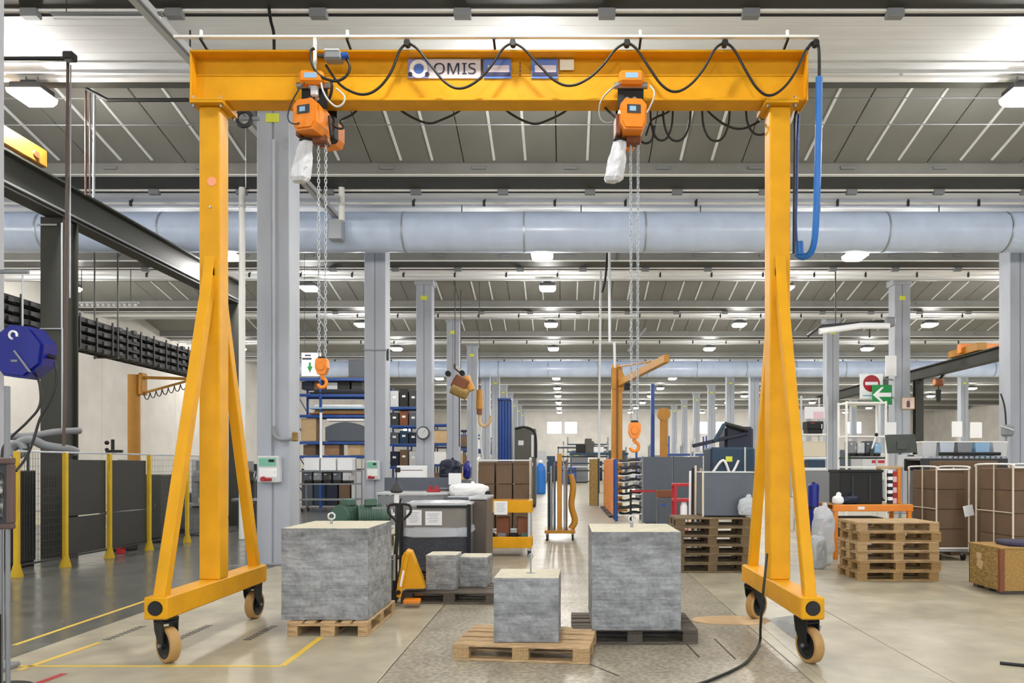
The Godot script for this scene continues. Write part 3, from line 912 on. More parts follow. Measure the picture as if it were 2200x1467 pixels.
func hoist(label: String, x: float, px: float, hook_y: float, yaw: float) -> void:
	var h := thing("chain_hoist", label, "hoist", Vector3(x, 5.25, -7.3), 0, "chain hoists on the girder")
	# trolley round the bottom flange
	for s in [-1.0, 1.0]:
		part(h, "side_plate", MB.new().box(Vector3(0, 0.0, s * 0.15), Vector3(0.25, 0.20, 0.016), 0.01), M("black"))
		for wv in [-0.07, 0.07]:
			part(h, "trolley_wheel", MB.new().cyl(Vector3(wv, 0.075, s * 0.075), Vector3(wv, 0.075, s * 0.14), 0.045, 0.05, 18), M("steel"))
	part(h, "tie_bolt", MB.new().cyl(Vector3(-0.035, -0.02, -0.2), Vector3(-0.035, -0.02, 0.18), 0.02, -1, 10), M("chrome"))
	part(h, "tie_bolt", MB.new().cyl(Vector3(0.035, -0.02, -0.2), Vector3(0.035, -0.02, 0.18), 0.022, -1, 10), M("chrome"))
	var mo := part(h, "travel_motor", MB.new().box(Vector3(0, 0.155, 0.21), Vector3(0.24, 0.13, 0.12), 0.03), M("orange"))
	part(mo, "motor_label", MB.new().box(Vector3(0, 0.16, 0.271), Vector3(0.12, 0.05, 0.003), 0), M("pale_blue"))
	part(h, "motor_shaft", MB.new().cyl(Vector3(-0.16, 0.11, 0.17), Vector3(0.16, 0.11, 0.17), 0.03, -1, 12), M("steel"))
	# body
	var bd := Node3D.new()
	bd.name = "hoist_body"
	h.add_child(bd, true)
	bd.position = Vector3(0.0, -0.2, 0)
	bd.rotation.y = deg_to_rad(yaw)
	var body := MB.new()
	body.xf = Transform3D(Basis(), Vector3(0, 0, 0))
	var oct := PackedVector2Array([Vector2(-0.08, 0.145), Vector2(0.08, 0.145), Vector2(0.125, 0.09), Vector2(0.125, -0.08), Vector2(0.09, -0.15), Vector2(-0.09, -0.15), Vector2(-0.125, -0.08), Vector2(-0.125, 0.09)])
	body.prism(oct, 0.02, 0.26)
	var oc2 := PackedVector2Array()
	for p in oct: oc2.append(p * 0.86)
	body.prism(oc2, -0.28, 0.02)
	body.prism(oc2, 0.26, 0.275)
	part(bd, "casing", body, M("orange"), Vector3.ZERO, "orange cast casing")
	part(bd, "front_label", MB.new().box(Vector3(0, 0.04, 0.278), Vector3(0.13, 0.08, 0.004), 0), M("dark_grey"))
	part(bd, "label_mark", MB.new().box(Vector3(-0.01, 0.04, 0.281), Vector3(0.06, 0.045, 0.003), 0), M("pale_blue"))
	part(bd, "black_cover", MB.new().box(Vector3(0.0, 0.0, -0.10), Vector3(0.25, 0.26, 0.12), 0.03), M("black"))
	part(bd, "side_cover", MB.new().box(Vector3(-0.13, -0.06, 0.08), Vector3(0.05, 0.20, 0.2), 0.02), M("rust"))
	part(bd, "hook_eye", MB.new().box(Vector3(0, 0.18, 0), Vector3(0.12, 0.14, 0.05), 0.01), M("black"))
	# chain guide and bag
	part(h, "chain_guide", MB.new().box(Vector3(0.03, -0.37, 0.05), Vector3(0.16, 0.07, 0.14), 0.015), M("rust"))
	var nz := FastNoiseLite.new()
	nz.seed = int(px)
	nz.frequency = 0.10
	var bag := MB.new()
	var g := []
	for i in 13:
		var row := []
		var f := i / 12.0
		var w: float = lerpf(0.062, 0.088, smoothstep(0.0, 0.6, f)) * (1.0 if i < 12 else 0.75)
		for j in 25:
			var a := TAU * (j % 24) / 24.0
			var r := w * (1.0 + 0.10 * sin(a * 5.0 + f * 2.0) + 0.25 * nz.get_noise_3d(cos(a) * 12.0, f * 30.0, sin(a) * 12.0))
			row.append(Vector3(-0.10 - 0.07 * f + cos(a) * r, -0.38 - 0.40 * f, 0.08 + sin(a) * r * 0.8))
		g.append(row)
	for i in 12:
		for j in 24:
			var out: Vector3 = g[i][j] - Vector3(-0.10 - 0.07 * i / 12.0, g[i][j].y, 0.08)
			bag.otri(g[i][j], g[i + 1][j], g[i + 1][j + 1], out)
			bag.otri(g[i][j], g[i + 1][j + 1], g[i][j + 1], out)
	for j in 24:
		bag.otri(Vector3(-0.17, -0.79, 0.08), g[12][j], g[12][j + 1], Vector3.DOWN)
	part(h, "chain_bag", bag, M("chain_bag"), Vector3.ZERO, "white cloth chain bag")
	part(h, "bag_rim", MB.new().ring(Vector3(-0.10, -0.385, 0.08), Vector3.UP, 0.062, 0.01, 18, 6), M("black"))
	# two falls of chain, hook block
	var hb := Vector3(wx(px + 16, 7.25) - x, wy(hook_y, 7.25) - 5.25, 0.05)
	var link := MB.new()
	var pts := []
	for i in 13:
		var a := TAU * i / 12.0
		pts.append(Vector3(cos(a) * 0.011, sin(a) * 0.010 + (0.012 if sin(a) > 0.0 else -0.012), 0))
	link.tube(pts, 0.0042, 5, false)
	var lm := link.mesh()
	for s in [-1.0, 1.0]:
		var top := Vector3(hb.x + s * 0.036, -0.38, 0.05)
		var bot := Vector3(hb.x + s * 0.03, hb.y, 0.05)
		var n := int((top.y - bot.y) / 0.036)
		var mm := MultiMesh.new()
		mm.transform_format = MultiMesh.TRANSFORM_3D
		mm.mesh = lm
		mm.instance_count = n
		for i in n:
			mm.set_instance_transform(i, Transform3D(Basis(Vector3.UP, (PI / 2 if i % 2 else 0.0) + 0.6), top.lerp(bot, (i + 0.5) / n)))
		var mi := MultiMeshInstance3D.new()
		mi.name = "chain"
		mi.multimesh = mm
		mi.material_override = M("galvanised")
		h.add_child(mi, true)
		mi.set_meta("kind", "stuff")
	var blk := MB.new()
	blk.prism(PackedVector2Array([Vector2(-0.055, 0.0), Vector2(-0.045, 0.02), Vector2(0.045, 0.02), Vector2(0.06, 0.0), Vector2(0.06, -0.07), Vector2(0.035, -0.135), Vector2(-0.035, -0.135), Vector2(-0.06, -0.07)]), -0.04, 0.04)
	var hk := part(h, "hook_block", blk, M("orange"), hb)
	part(hk, "block_face", MB.new().cyl(Vector3(0, -0.06, 0.04), Vector3(0, -0.06, 0.048), 0.04, 0.035, 16), M("orange"))
	part(hk, "block_top", MB.new().box(Vector3(0, 0.025, 0), Vector3(0.07, 0.03, 0.06), 0.008), M("black"))
	part(hk, "shank", MB.new().cyl(Vector3(0, -0.13, 0), Vector3(0, -0.17, 0), 0.02, -1, 10), M("orange"))
	var hp := []
	for i in 17:
		var a := lerpf(PI * 0.5, -PI * 0.92, i / 16.0)
		hp.append(Vector3(cos(a) * 0.042, -0.215 + sin(a) * 0.045, 0))
	var hook := MB.new().tube(hp, 0.0165, 10)
	part(hk, "hook", hook, M("orange"), Vector3.ZERO, "orange forged hook")
	part(hk, "hook_latch", MB.new().bar(Vector3(-0.035, -0.20, 0), Vector3(0.0, -0.175, 0), 0.012, 0.006, 0.001), M("steel"))

func loop_pts(a: Vector3, b: Vector3, sag: float, n := 16) -> Array:
	var p := []
	for i in n + 1:
		var f := i / float(n)
		var q := a.lerp(b, f)
		var e := 1.0 - pow(absf(2.0 * f - 1.0), 1.9)
		q.y -= sag * e
		# keep the hanging loop narrow at the top as cables do
		p.append(q)
	return p

func curve_pts(keys: Array, n := 8) -> Array:
	var c := Curve3D.new()
	for i in keys.size():
		var t: Vector3 = (keys[mini(i + 1, keys.size() - 1)] - keys[maxi(i - 1, 0)]) * 0.18
		c.add_point(keys[i], -t, t)
	var p := []
	for i in keys.size() - 1:
		for j in n:
			p.append(c.sample(i, j / float(n)))
	p.append(keys[keys.size() - 1])
	return p

func build_cables() -> void:
	var d := 7.1
	# cable slung in loops along the rail
	var f := thing("festoon_cable", "black cable slung in loops from the white rail in front of the girder", "cable")
	var tops := [680.0, 875.0, 1102.0, 1347.0, 1557.0, 1752.0]
	var lows := [203.0, 190.0, 184.0, 197.0, 205.0]
	for i in 5:
		var ks := []
		var a: float = tops[i]; var b: float = tops[i + 1]; var lo: float = lows[i]
		if i == 0: ks = [at(700, 140, d), at(722, 172, d), at(745, 192, d), at(780, lo, d), at(812, 190, d), at(840, 155, d), at(858, 110, d), at(875, 92, d)]
		else:
			var m := (a + b) * 0.5 - 2
			var w := b - a
			ks = [at(a, 91, d), at(a + 0.10 * w, 106, d), at(a + 0.24 * w, lerpf(92, lo, 0.55), d), at(a + 0.36 * w, lerpf(92, lo, 0.87), d), at(m, lo, d), at(b - 0.36 * w, lerpf(92, lo, 0.87), d), at(b - 0.22 * w, lerpf(92, lo, 0.55), d), at(b - 0.10 * w, 106, d), at(b, 91, d)]
		part(f, "cable_loop", MB.new().tube(curve_pts(ks), 0.0125, 7), M("cable"))
	for px in [875.0, 1102.0, 1347.0, 1557.0, 1752.0]:
		var t := part(f, "cable_trolley", MB.new().box(at(px, 90, d), Vector3(0.05, 0.035, 0.05), 0.006), M("black"))
		part(t, "saddle", MB.new().cyl(at(px, 94, d) + Vector3(0, 0, -0.03), at(px, 94, d) + Vector3(0, 0, 0.03), 0.03, -1, 12), M("black"))
	# blue flat hose at the right end
	var bh := thing("blue_hose", "blue supply hose hanging in a long loop behind the right leg of the crane", "hose")
	part(bh, "black_lead", MB.new().tube(curve_pts([at(1735, 105, d), at(1745, 92, d), at(1756, 92, d), at(1760, 120, d), at(1760, 172, 7.15)]), 0.016, 8), M("cable"))
	part(bh, "hose", MB.new().tube(curve_pts([at(1760, 165, 7.15), at(1759, 250, 7.2), at(1757, 350, 7.25), at(1754, 450, 7.3), at(1750, 515, 7.35), at(1742, 542, 7.4), at(1728, 552, 7.45), at(1716, 549, 7.5), at(1711, 540, 7.52)]), 0.033, 10), M("hose_blue"))
	part(bh, "return_hose", MB.new().tube(curve_pts([at(1712, 530, 7.52), at(1709, 480, 7.52), at(1711, 400, 7.52), at(1713, 300, 7.5), at(1716, 240, 7.5)]), 0.017, 8), M("rack_blue"))
	part(bh, "coupling", MB.new().cyl(at(1716, 520, 7.5), at(1717, 548, 7.5), 0.045, 0.05, 12), M("hose_blue"))
	part(bh, "black_sleeve", MB.new().tube(curve_pts([at(1720, 228, 7.44), at(1708, 250, 7.42), at(1707, 320, 7.42), at(1706, 430, 7.42), at(1705, 545, 7.42)]), 0.013, 7), M("cable"))
	# tow arm and junction box above the left hoist
	var ta := thing("tow_arm", "white vertical tow arm reaching from the cable rail to the left hoist", "bracket")
	part(ta, "arm", MB.new().span(at(672, 200, 7.08), at(681, 84, 7.11) + Vector3(0, 0, 0), 0.005), M("white"))
	part(ta, "foot", MB.new().box(at(676, 196, 7.1), Vector3(0.07, 0.10, 0.05), 0.01), M("light_grey"))
	part(ta, "pin", MB.new().cyl(at(668, 176, 7.1), at(668, 190, 7.1), 0.022, -1, 12), M("pale_blue"))
	var jb := thing("junction_box", "grey cable junction box with a blue plug above the left hoist", "junction box", at(718, 124, 7.05))
	part(jb, "box", MB.new().box(Vector3.ZERO, Vector3(0.17, 0.085, 0.12), 0.025), M("mid_grey"))
	part(jb, "lid", MB.new().box(Vector3(-0.01, 0.047, 0), Vector3(0.14, 0.02, 0.12), 0.008), M("light_grey"))
	part(jb, "plug", MB.new().cyl(Vector3(0.08, 0.0, 0.02), Vector3(0.14, 0.015, 0.02), 0.035, 0.03, 12), M("blue"))
	part(jb, "arm", MB.new().bar(Vector3(-0.16, 0.02, 0), Vector3(-0.08, 0.01, 0), 0.03, 0.03, 0.004), M("dark_grey"))
	# hoist leads
	var sets := [
		["black_lead", "coiled black lead ringing the junction box above the left hoist", [at(676, 104, 7.04), at(668, 110, 7.04), at(669, 132, 7.04), at(678, 152, 7.04), at(697, 168, 7.04), at(722, 174, 7.04), at(742, 165, 7.04), at(751, 148, 7.04), at(748, 132, 7.04), at(738, 120, 7.04)], 0.013, "cable"],
		["grey_lead", "pale lead looping beside the left hoist", [at(690, 178, 7.0), at(694, 195, 7.0), at(706, 216, 7.0), at(723, 229, 7.0), at(737, 222, 7.0), at(740, 208, 7.0), at(730, 196, 7.02), at(722, 190, 7.05)], 0.009, "light_grey"],
		["thin_lead", "thin dark lead curving round the left side of the left hoist", [at(654, 178, 7.05), at(640, 196, 7.0), at(626, 222, 7.0), at(619, 245, 7.0), at(621, 260, 7.0), at(632, 266, 7.02), at(645, 264, 7.05)], 0.007, "cable"],
		["lead_to_plug", "black lead dropping from the coil to the left hoist", [at(711, 172, 7.05), at(713, 185, 7.05), at(711, 202, 7.08), at(706, 215, 7.12)], 0.014, "cable"],
		["thin_lead", "pale and thin lead bowing out left of the right hoist", [at(1334, 178, 7.02), at(1312, 192, 7.0), at(1294, 212, 7.0), at(1287, 232, 7.0), at(1290, 254, 7.0), at(1302, 264, 7.0), at(1316, 262, 7.02)], 0.008, "steel"],
		["thin_lead", "thin lead bowing out right of the right hoist", [at(1396, 184, 7.02), at(1405, 196, 7.0), at(1404, 212, 7.0), at(1398, 226, 7.02), at(1390, 242, 7.05)], 0.008, "light_grey"],
		["control_lead", "black lead hanging between the girder and the left hoist", [at(778, 225, 7.45), at(760, 244, 7.4), at(738, 256, 7.35), at(732, 262, 7.3), at(738, 270, 7.3), at(734, 276, 7.3), at(720, 272, 7.28), at(705, 258, 7.25)], 0.012, "cable"],
		["control_lead", "black lead falling from the girder to the right hoist's left flank", [at(1293, 224, 7.4), at(1306, 238, 7.3), at(1320, 250, 7.2), at(1328, 258, 7.15)], 0.012, "cable"],
		["hanging_lead", "short dark pendant lead at the right flank of the left hoist", [at(708, 250, 7.2), at(710, 275, 7.15), at(712, 292, 7.15)], 0.016, "cable"],
	]
	for s in sets:
		solo(s[0], s[1], "cable", MB.new().tube(curve_pts(s[2]), s[3], 7), M(s[4]))
	# second festoon behind and below the girder
	var e := 7.5
	var g := thing("rear_festoon_cable", "thin black cable in loops below and behind the girder", "cable")
	for q in [[840, 222, 1010, 265], [1066, 222, 1238, 266]]:
		part(g, "cable_loop", MB.new().tube(curve_pts([at(q[0], q[1] - 6, e), at(q[0] + 25, q[1] + 18, e), at(q[0] + 60, q[3] - 6, e), at((q[0] + q[2]) * 0.5, q[3], e), at(q[2] - 60, q[3] - 8, e), at(q[2] - 25, q[1] + 18, e), at(q[2], q[1] - 6, e)]), 0.012, 7), M("cable"))
	for q in [[1372, 1404, 280, 308], [1397, 1446, 228, 302], [1424, 1484, 225, 303], [1508, 1568, 225, 303], [1602, 1662, 225, 290]]:
		var w: float = q[1] - q[0]
		part(g, "cable_loop", MB.new().tube(curve_pts([at(q[0], q[2] - 10, e), at(q[0] + 0.04 * w, lerpf(q[2], q[3], 0.5), e), at(q[0] + 0.22 * w, lerpf(q[2], q[3], 0.88), e), at(q[0] + 0.5 * w, q[3], e), at(q[0] + 0.78 * w, lerpf(q[2], q[3], 0.88), e), at(q[0] + 0.96 * w, lerpf(q[2], q[3], 0.5), e), at(q[1], q[2] - 10, e)]), 0.012, 7), M("cable"))
	part(g, "cable_run", MB.new().tube(curve_pts([at(1508, 222, 7.52), at(1530, 248, 7.52), at(1562, 270, 7.52), at(1592, 277, 7.52), at(1622, 266, 7.52), at(1648, 248, 7.52)]), 0.012, 7), M("cable"))
	part(g, "cable_run", MB.new().tube(curve_pts([at(1452, 222, 7.52), at(1436, 240, 7.52), at(1410, 252, 7.52), at(1398, 262, 7.52), at(1388, 290, 7.4)]), 0.011, 7), M("cable"))
	# cable along the bottom left of the girder behind, with a pulley
	var pl := thing("cable_pulley", "small grey pulley with hanging cord behind the left leg under the girder", "pulley", at(524, 255, 11.8))
	part(pl, "wheel", MB.new().ring(Vector3.ZERO, Vector3.BACK, 0.12, 0.035, 20, 8), M("dark_grey"))
	part(pl, "bracket", MB.new().bar(Vector3(-0.05, 0, 0), Vector3(0.25, 0.0, 0), 0.05, 0.05, 0.006), M("mid_grey"))
	part(pl, "hanger", MB.new().cyl(Vector3(0.2, 0, 0), Vector3(0.2, 0.96, 0), 0.01, -1, 6), M("dark_grey"))
	part(pl, "cord", MB.new().cyl(Vector3(0.03, -0.1, 0), Vector3(0.03, -1.1, 0), 0.006, -1, 6), M("steel"))
	# floor lead from the right leg
	solo("floor_lead", "black lead running down from the right foot beam and away over the floor", "cable", MB.new().tube(curve_pts([at(1648, 1190, 7.12), at(1643, 1240, 6.9), at(1638, 1290, 6.85), at(1634, 1345, 6.9), at(1632, 1380, 7.0), Vector3(1.66, 0.02, -6.55), Vector3(1.5, 0.014, -6.25), Vector3(1.22, 0.014, -5.9), Vector3(0.95, 0.014, -5.65), Vector3(0.55, 0.014, -5.5)]), 0.012, 8), M("cable"))
	solo("short_floor_lead", "short piece of black lead on the floor at the right edge of the view", "cable", MB.new().tube(curve_pts([Vector3(3.72, 0.014, -6.32), Vector3(3.95, 0.014, -6.2), Vector3(4.25, 0.014, -5.98)]), 0.014, 8), M("cable"))

# ---------------------------------------------------------------- pallets and concrete blocks
var cache := {}
func cbox(s: Vector3, bev := 0.004) -> ArrayMesh:
	var key := "%v %f" % [s, bev]
	if not cache.has(key): cache[key] = MB.new().box(Vector3.ZERO, s, bev).mesh()
	return cache[key]

# long side along local x; wood: "wood", "old_wood" or "dark_wood"
func pallet(label: String, pos: Vector3, yaw: float, wood := "wood", group := "", full := true) -> Node3D:
	var p := thing("pallet", label, "pallet", pos, yaw, group)
	var mx := M(wood + "_along_x")
	var mz := M(wood + "_along_z")
	for z in [-0.35, 0.0, 0.35]:
		part(p, "bottom_board", cbox(Vector3(1.2, 0.022, 0.1 if z != 0.0 else 0.145)), mx, Vector3(0, 0.011, z))
		for x in [-0.5275, 0.0, 0.5275]:
			part(p, "wood_block", cbox(Vector3(0.145, 0.078, 0.1 if z != 0.0 else 0.145)), mz, Vector3(x, 0.061, z))
	for x in [-0.5275, 0.0, 0.5275]:
		part(p, "cross_board", cbox(Vector3(0.145, 0.022, 0.8)), mz, Vector3(x, 0.111, 0))
	var zs := [-0.3275, -0.18, 0.0, 0.18, 0.3275]
	for i in 5:
		part(p, "top_board", cbox(Vector3(1.2, 0.022, 0.145 if i in [0, 2, 4] else 0.1)), mx, Vector3(0, 0.133, zs[i]))
	return p

# rough cast cube; the top is a little paler and dished, with a lifting ring of steel
func concrete_block(label: String, pos: Vector3, s: Vector3, yaw: float, ring := "ring", sd := 1) -> Node3D:
	var b := thing("concrete_block", label, "concrete block", pos, yaw)
	var nz := FastNoiseLite.new()
	nz.seed = sd
	nz.frequency = 2.2
	nz.fractal_octaves = 4
	var m := MB.new()
	var tp := MB.new()
	var k := 26
	for f in 6:
		var ax: int = f >> 1
		var sg := 1.0 if f & 1 else -1.0
		var i: int = (ax + 1) % 3
		var j: int = (ax + 2) % 3
		var g := []
		for u in k + 1:
			var row := []
			for v in k + 1:
				var q := Vector3()
				q[ax] = sg; q[i] = 2.0 * u / k - 1.0; q[j] = 2.0 * v / k - 1.0
				var p := q * s * 0.5
				# slightly broken edges
				var near_edge := 0
				for a in 3:
					if absf(q[a]) > 0.999: near_edge += 1
				var dd := nz.get_noise_3dv(p * 1.6) * 0.003
				if near_edge >= 2: dd -= 0.004 + maxf(0.0, nz.get_noise_3dv(p * 9.0)) * 0.007
				p += (q / q.length()) * dd
				# casting lines
				if ax != 1 and near_edge == 1:
					var band := sin(p.y * 41.0 + nz.get_noise_3dv(p * 0.7) * 3.0)
					p[ax] += sg * 0.0008 * band
				p.y += s.y * 0.5
				row.append(p)
			g.append(row)
		var out := Vector3(); out[ax] = sg
		for u in k:
			for v in k:
				var w := tp if f == 3 else m
				w.oquad(g[u][v], g[u + 1][v], g[u + 1][v + 1], g[u][v + 1], out)
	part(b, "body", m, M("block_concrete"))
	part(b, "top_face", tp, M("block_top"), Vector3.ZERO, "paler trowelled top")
	var ex := -0.09 if sd == 3 else 0.0
	if ring == "ring":
		var e := part(b, "lifting_eye", MB.new().ring(Vector3(ex, s.y + 0.085, 0), Vector3(0.35, 0, 1).normalized(), 0.034, 0.011, 20, 8), M("chrome"))
		part(e, "eye_shank", MB.new().cyl(Vector3(ex, s.y - 0.01, 0), Vector3(ex, s.y + 0.055, 0), 0.016, 0.013, 12), M("steel"))
	elif ring == "pin":
		var e := part(b, "lifting_pin", MB.new().cyl(Vector3(0.02, s.y - 0.01, 0), Vector3(0.02, s.y + 0.14, 0), 0.008, -1, 10), M("steel"))
		part(e, "pin_eye", MB.new().ring(Vector3(0.02, s.y + 0.155, 0), Vector3(0.4, 0, 1).normalized(), 0.02, 0.006, 16, 6), M("steel"))
		part(e, "pin_dish", MB.new().cyl(Vector3(0.02, s.y - 0.004, 0), Vector3(0.02, s.y + 0.003, 0), 0.05, 0.045, 18), M("mid_grey"))
	return b

func build_blocks() -> void:
	# left block
	pallet("light wooden pallet under the big left concrete block, its short side forward", Vector3(-2.36, 0, -7.96), 90.0)
	concrete_block("largest concrete cube, standing on a light pallet left of the middle", Vector3(-2.412, 0.146, -7.94), Vector3(0.874, 0.926, 1.02), 0.0, "ring", 3)
	# middle block
	pallet("light wooden pallet under the small concrete block at the front", Vector3(-0.335, 0, -6.78), -7.0)
	concrete_block("small concrete cube with a lifting pin, in front on a light pallet", Vector3(-0.33, 0.146, -6.78), Vector3(0.575, 0.57, 0.58), -1.5, "pin", 7)
	# right block
	pallet("dark weathered pallet under the tall concrete block in front of the brown pallet stack", Vector3(0.67, 0, -7.44), 0.0, "dark_wood")
	concrete_block("big concrete cube on a dark pallet, right of the middle", Vector3(0.677, 0.146, -7.46), Vector3(0.846, 0.932, 0.98), 0.0, "ring", 11)
	# small pair on the truck
	var py := 0.0
	pallet("dark pallet carrying the two small concrete blocks behind", Vector3(-1.40, py, -9.48), -3.0, "dark_wood")
	concrete_block("small concrete block nearer the yellow pallet truck", Vector3(-1.535, 0.146, -9.42), Vector3(0.385, 0.44, 0.40), -2.0, "none", 13)
	concrete_block("small concrete block at the right end of the dark pallet, behind the front cube", Vector3(-1.17, 0.146, -9.68), Vector3(0.385, 0.385, 0.42), -4.0, "none", 17)
	pallet_truck()

func pallet_truck() -> void:
	var t := thing("pallet_truck", "yellow hand pallet truck with a black steering handle", "pallet truck", Vector3(-1.955, 0, -9.12), 6.0)
	# wedge shaped body cover
	var w := MB.new()
	w.prism(PackedVector2Array([Vector2(-0.07, 0.20), Vector2(-0.07, 0.26), Vector2(-0.035, 0.60), Vector2(0.01, 0.66), Vector2(0.07, 0.64), Vector2(0.24, 0.20)]), -0.17, 0.12)
	part(t, "body", w, M("crane_yellow"), Vector3(0, 0, 0), "orange-yellow wedge cover")
	part(t, "front_rib", MB.new().bar(Vector3(-0.08, 0.1, 0.145), Vector3(0.02, 0.64, 0.10), 0.10, 0.05, 0.015), M("crane_yellow"))
	part(t, "sticker", MB.new().bar(Vector3(-0.055, 0.24, 0.168), Vector3(-0.018, 0.43, 0.153), 0.06, 0.02, 0.001), M("paper"))
	part(t, "pivot", MB.new().cyl(Vector3(-0.07, 0.17, 0.14), Vector3(-0.07, 0.17, 0.20), 0.028, -1, 14), M("black"))
	for z in [-0.12, 0.12]:
		part(t, "steer_wheel", MB.new().cyl(Vector3(-0.18, 0.1, z - 0.03), Vector3(-0.18, 0.1, z + 0.03), 0.1, -1, 20), M("rubber"))
		part(t, "fork", MB.new().span(Vector3(0.0, 0.055, z * 2.2 - 0.08), Vector3(0.2, 0.10, z * 2.2 + 0.08), 0.008), M("orange"))
	part(t, "pump", MB.new().cyl(Vector3(-0.16, 0.12, 0), Vector3(-0.16, 0.55, 0), 0.05, 0.045, 14), M("pump_green"))
	part(t, "pump_rod", MB.new().cyl(Vector3(-0.13, 0.3, 0.08), Vector3(-0.13, 0.62, 0.08), 0.018, -1, 10), M("chrome"))
	part(t, "handle_tube", MB.new().tube([Vector3(-0.13, 0.18, 0.06), Vector3(-0.12, 0.6, 0.06), Vector3(-0.085, 1.0, 0.06), Vector3(-0.075, 1.22, 0.06)], 0.027, 10), M("black"))
	var lp := curve_pts([Vector3(-0.085, 1.0, 0.06), Vector3(-0.16, 1.07, 0.06), Vector3(-0.205, 1.13, 0.06), Vector3(-0.20, 1.20, 0.06), Vector3(-0.155, 1.225, 0.06), Vector3(-0.075, 1.225, 0.06), Vector3(0.01, 1.225, 0.06), Vector3(0.055, 1.20, 0.06), Vector3(0.06, 1.13, 0.06), Vector3(0.01, 1.07, 0.06), Vector3(-0.085, 1.0, 0.06)])
	part(t, "handle_loop", MB.new().tube(lp, 0.016, 8), M("black"))
	part(t, "lever", MB.new().bar(Vector3(-0.075, 1.22, 0.06), Vector3(-0.05, 1.30, 0.08), 0.02, 0.01, 0.002), M("black"))

# ---------------------------------------------------------------- generic furniture of the hall
func carton(label: String, base: Vector3, s: Vector3, yaw := 0.0, mat := "cardboard", group := "") -> Node3D:
	var c := thing("carton", label, "carton", base, yaw, group)
	part(c, "body", cbox(s, 0.008), M(mat), Vector3(0, s.y * 0.5, 0))
	part(c, "tape", MB.new().span(Vector3(-s.x * 0.5 + 0.01, s.y + 0.0005, -0.025), Vector3(s.x * 0.5 - 0.01, s.y + 0.0015, 0.025), 0), M("tape"))
	part(c, "flap_edge", MB.new().span(Vector3(-s.x * 0.5 + 0.01, s.y * 0.93, s.z * 0.5), Vector3(s.x * 0.5 - 0.01, s.y * 0.94, s.z * 0.5 + 0.002), 0), M("tape"))
	return c

func wheel4(p: Node3D, sx: float, sz: float, r := 0.06) -> void:
	for x in [-1.0, 1.0]:
		for z in [-1.0, 1.0]:
			var w := part(p, "castor", MB.new().cyl(Vector3(x * sx - 0.02, r, z * sz), Vector3(x * sx + 0.02, r, z * sz), r, -1, 16), M("rubber"))
			part(w, "castor_fork", MB.new().box(Vector3(x * sx, r * 1.7, z * sz), Vector3(0.055, r * 0.9, r * 1.2), 0.006), M("steel"))

func cage_trolley(label: String, base: Vector3, s: Vector3, yaw := 0.0) -> Node3D:
	var t := thing("cage_trolley", label, "cage trolley", base, yaw)
	var hx := s.x * 0.5; var hz := s.z * 0.5
	part(t, "deck", MB.new().span(Vector3(-hx, 0.16, -hz), Vector3(hx, 0.20, hz), 0.006), M("galvanised"))
	wheel4(t, hx - 0.07, hz - 0.07, 0.065)
	for x in [-1.0, 1.0]:
		for z in [-1.0, 1.0]:
			part(t, "corner_post", MB.new().cyl(Vector3(x * hx, 0.16, z * hz), Vector3(x * hx, s.y - 0.02, z * hz), 0.015, -1, 10), M("strap"))
		part(t, "upright_bar", MB.new().cyl(Vector3(x * hx, 0.2, 0), Vector3(x * hx, s.y, 0), 0.011, -1, 8), M("strap"))
		part(t, "top_bar", MB.new().tube(curve_pts([Vector3(x * hx, s.y - 0.05, -hz), Vector3(x * hx, s.y, -hz + 0.06), Vector3(x * hx, s.y, hz - 0.06), Vector3(x * hx, s.y - 0.05, hz)], 4), 0.016, 8), M("white"))
		part(t, "middle_bar", MB.new().cyl(Vector3(x * hx, s.y * 0.55, -hz), Vector3(x * hx, s.y * 0.55, hz), 0.009, -1, 8), M("strap"))
	part(t, "cross_bar", MB.new().cyl(Vector3(-hx, s.y - 0.05, hz), Vector3(hx, s.y - 0.05, hz), 0.015, -1, 8), M("white"))
	part(t, "cross_bar", MB.new().cyl(Vector3(-hx, 0.22, hz), Vector3(hx, 0.22, hz), 0.015, -1, 8), M("white"))
	return t

# a machine cabinet: plinth, body, doors with handles, a small panel
func cabinet(called: String, label: String, base: Vector3, s: Vector3, yaw: float, mat: String, doors := 2, accent := "light_grey", group := "") -> Node3D:
	var c := thing(called, label, "machine" if called != "cabinet" else "cabinet", base, yaw, group)
	part(c, "plinth", MB.new().span(Vector3(-s.x / 2 + 0.02, 0, -s.z / 2 + 0.02), Vector3(s.x / 2 - 0.02, 0.1, s.z / 2 - 0.02), 0.004), M("black"))
	part(c, "body", MB.new().span(Vector3(-s.x / 2, 0.1, -s.z / 2), Vector3(s.x / 2, s.y, s.z / 2), 0.015), M(mat))
	for i in doors:
		var w := s.x / doors
		var x := -s.x / 2 + w * (i + 0.5)
		var dr := part(c, "door", MB.new().box(Vector3(x, 0.1 + (s.y - 0.1) * 0.5, s.z / 2 + 0.008), Vector3(w - 0.03, s.y - 0.16, 0.018), 0.006), M(mat))
		part(dr, "handle", MB.new().box(Vector3(x + w * 0.36, s.y * 0.55, s.z / 2 + 0.028), Vector3(0.025, 0.12, 0.02), 0.005), M("chrome"))
	part(c, "name_plate", MB.new().box(Vector3(-s.x * 0.2, s.y * 0.82, s.z / 2 + 0.02), Vector3(s.x * 0.25, s.y * 0.06, 0.006), 0), M(accent))
	return c

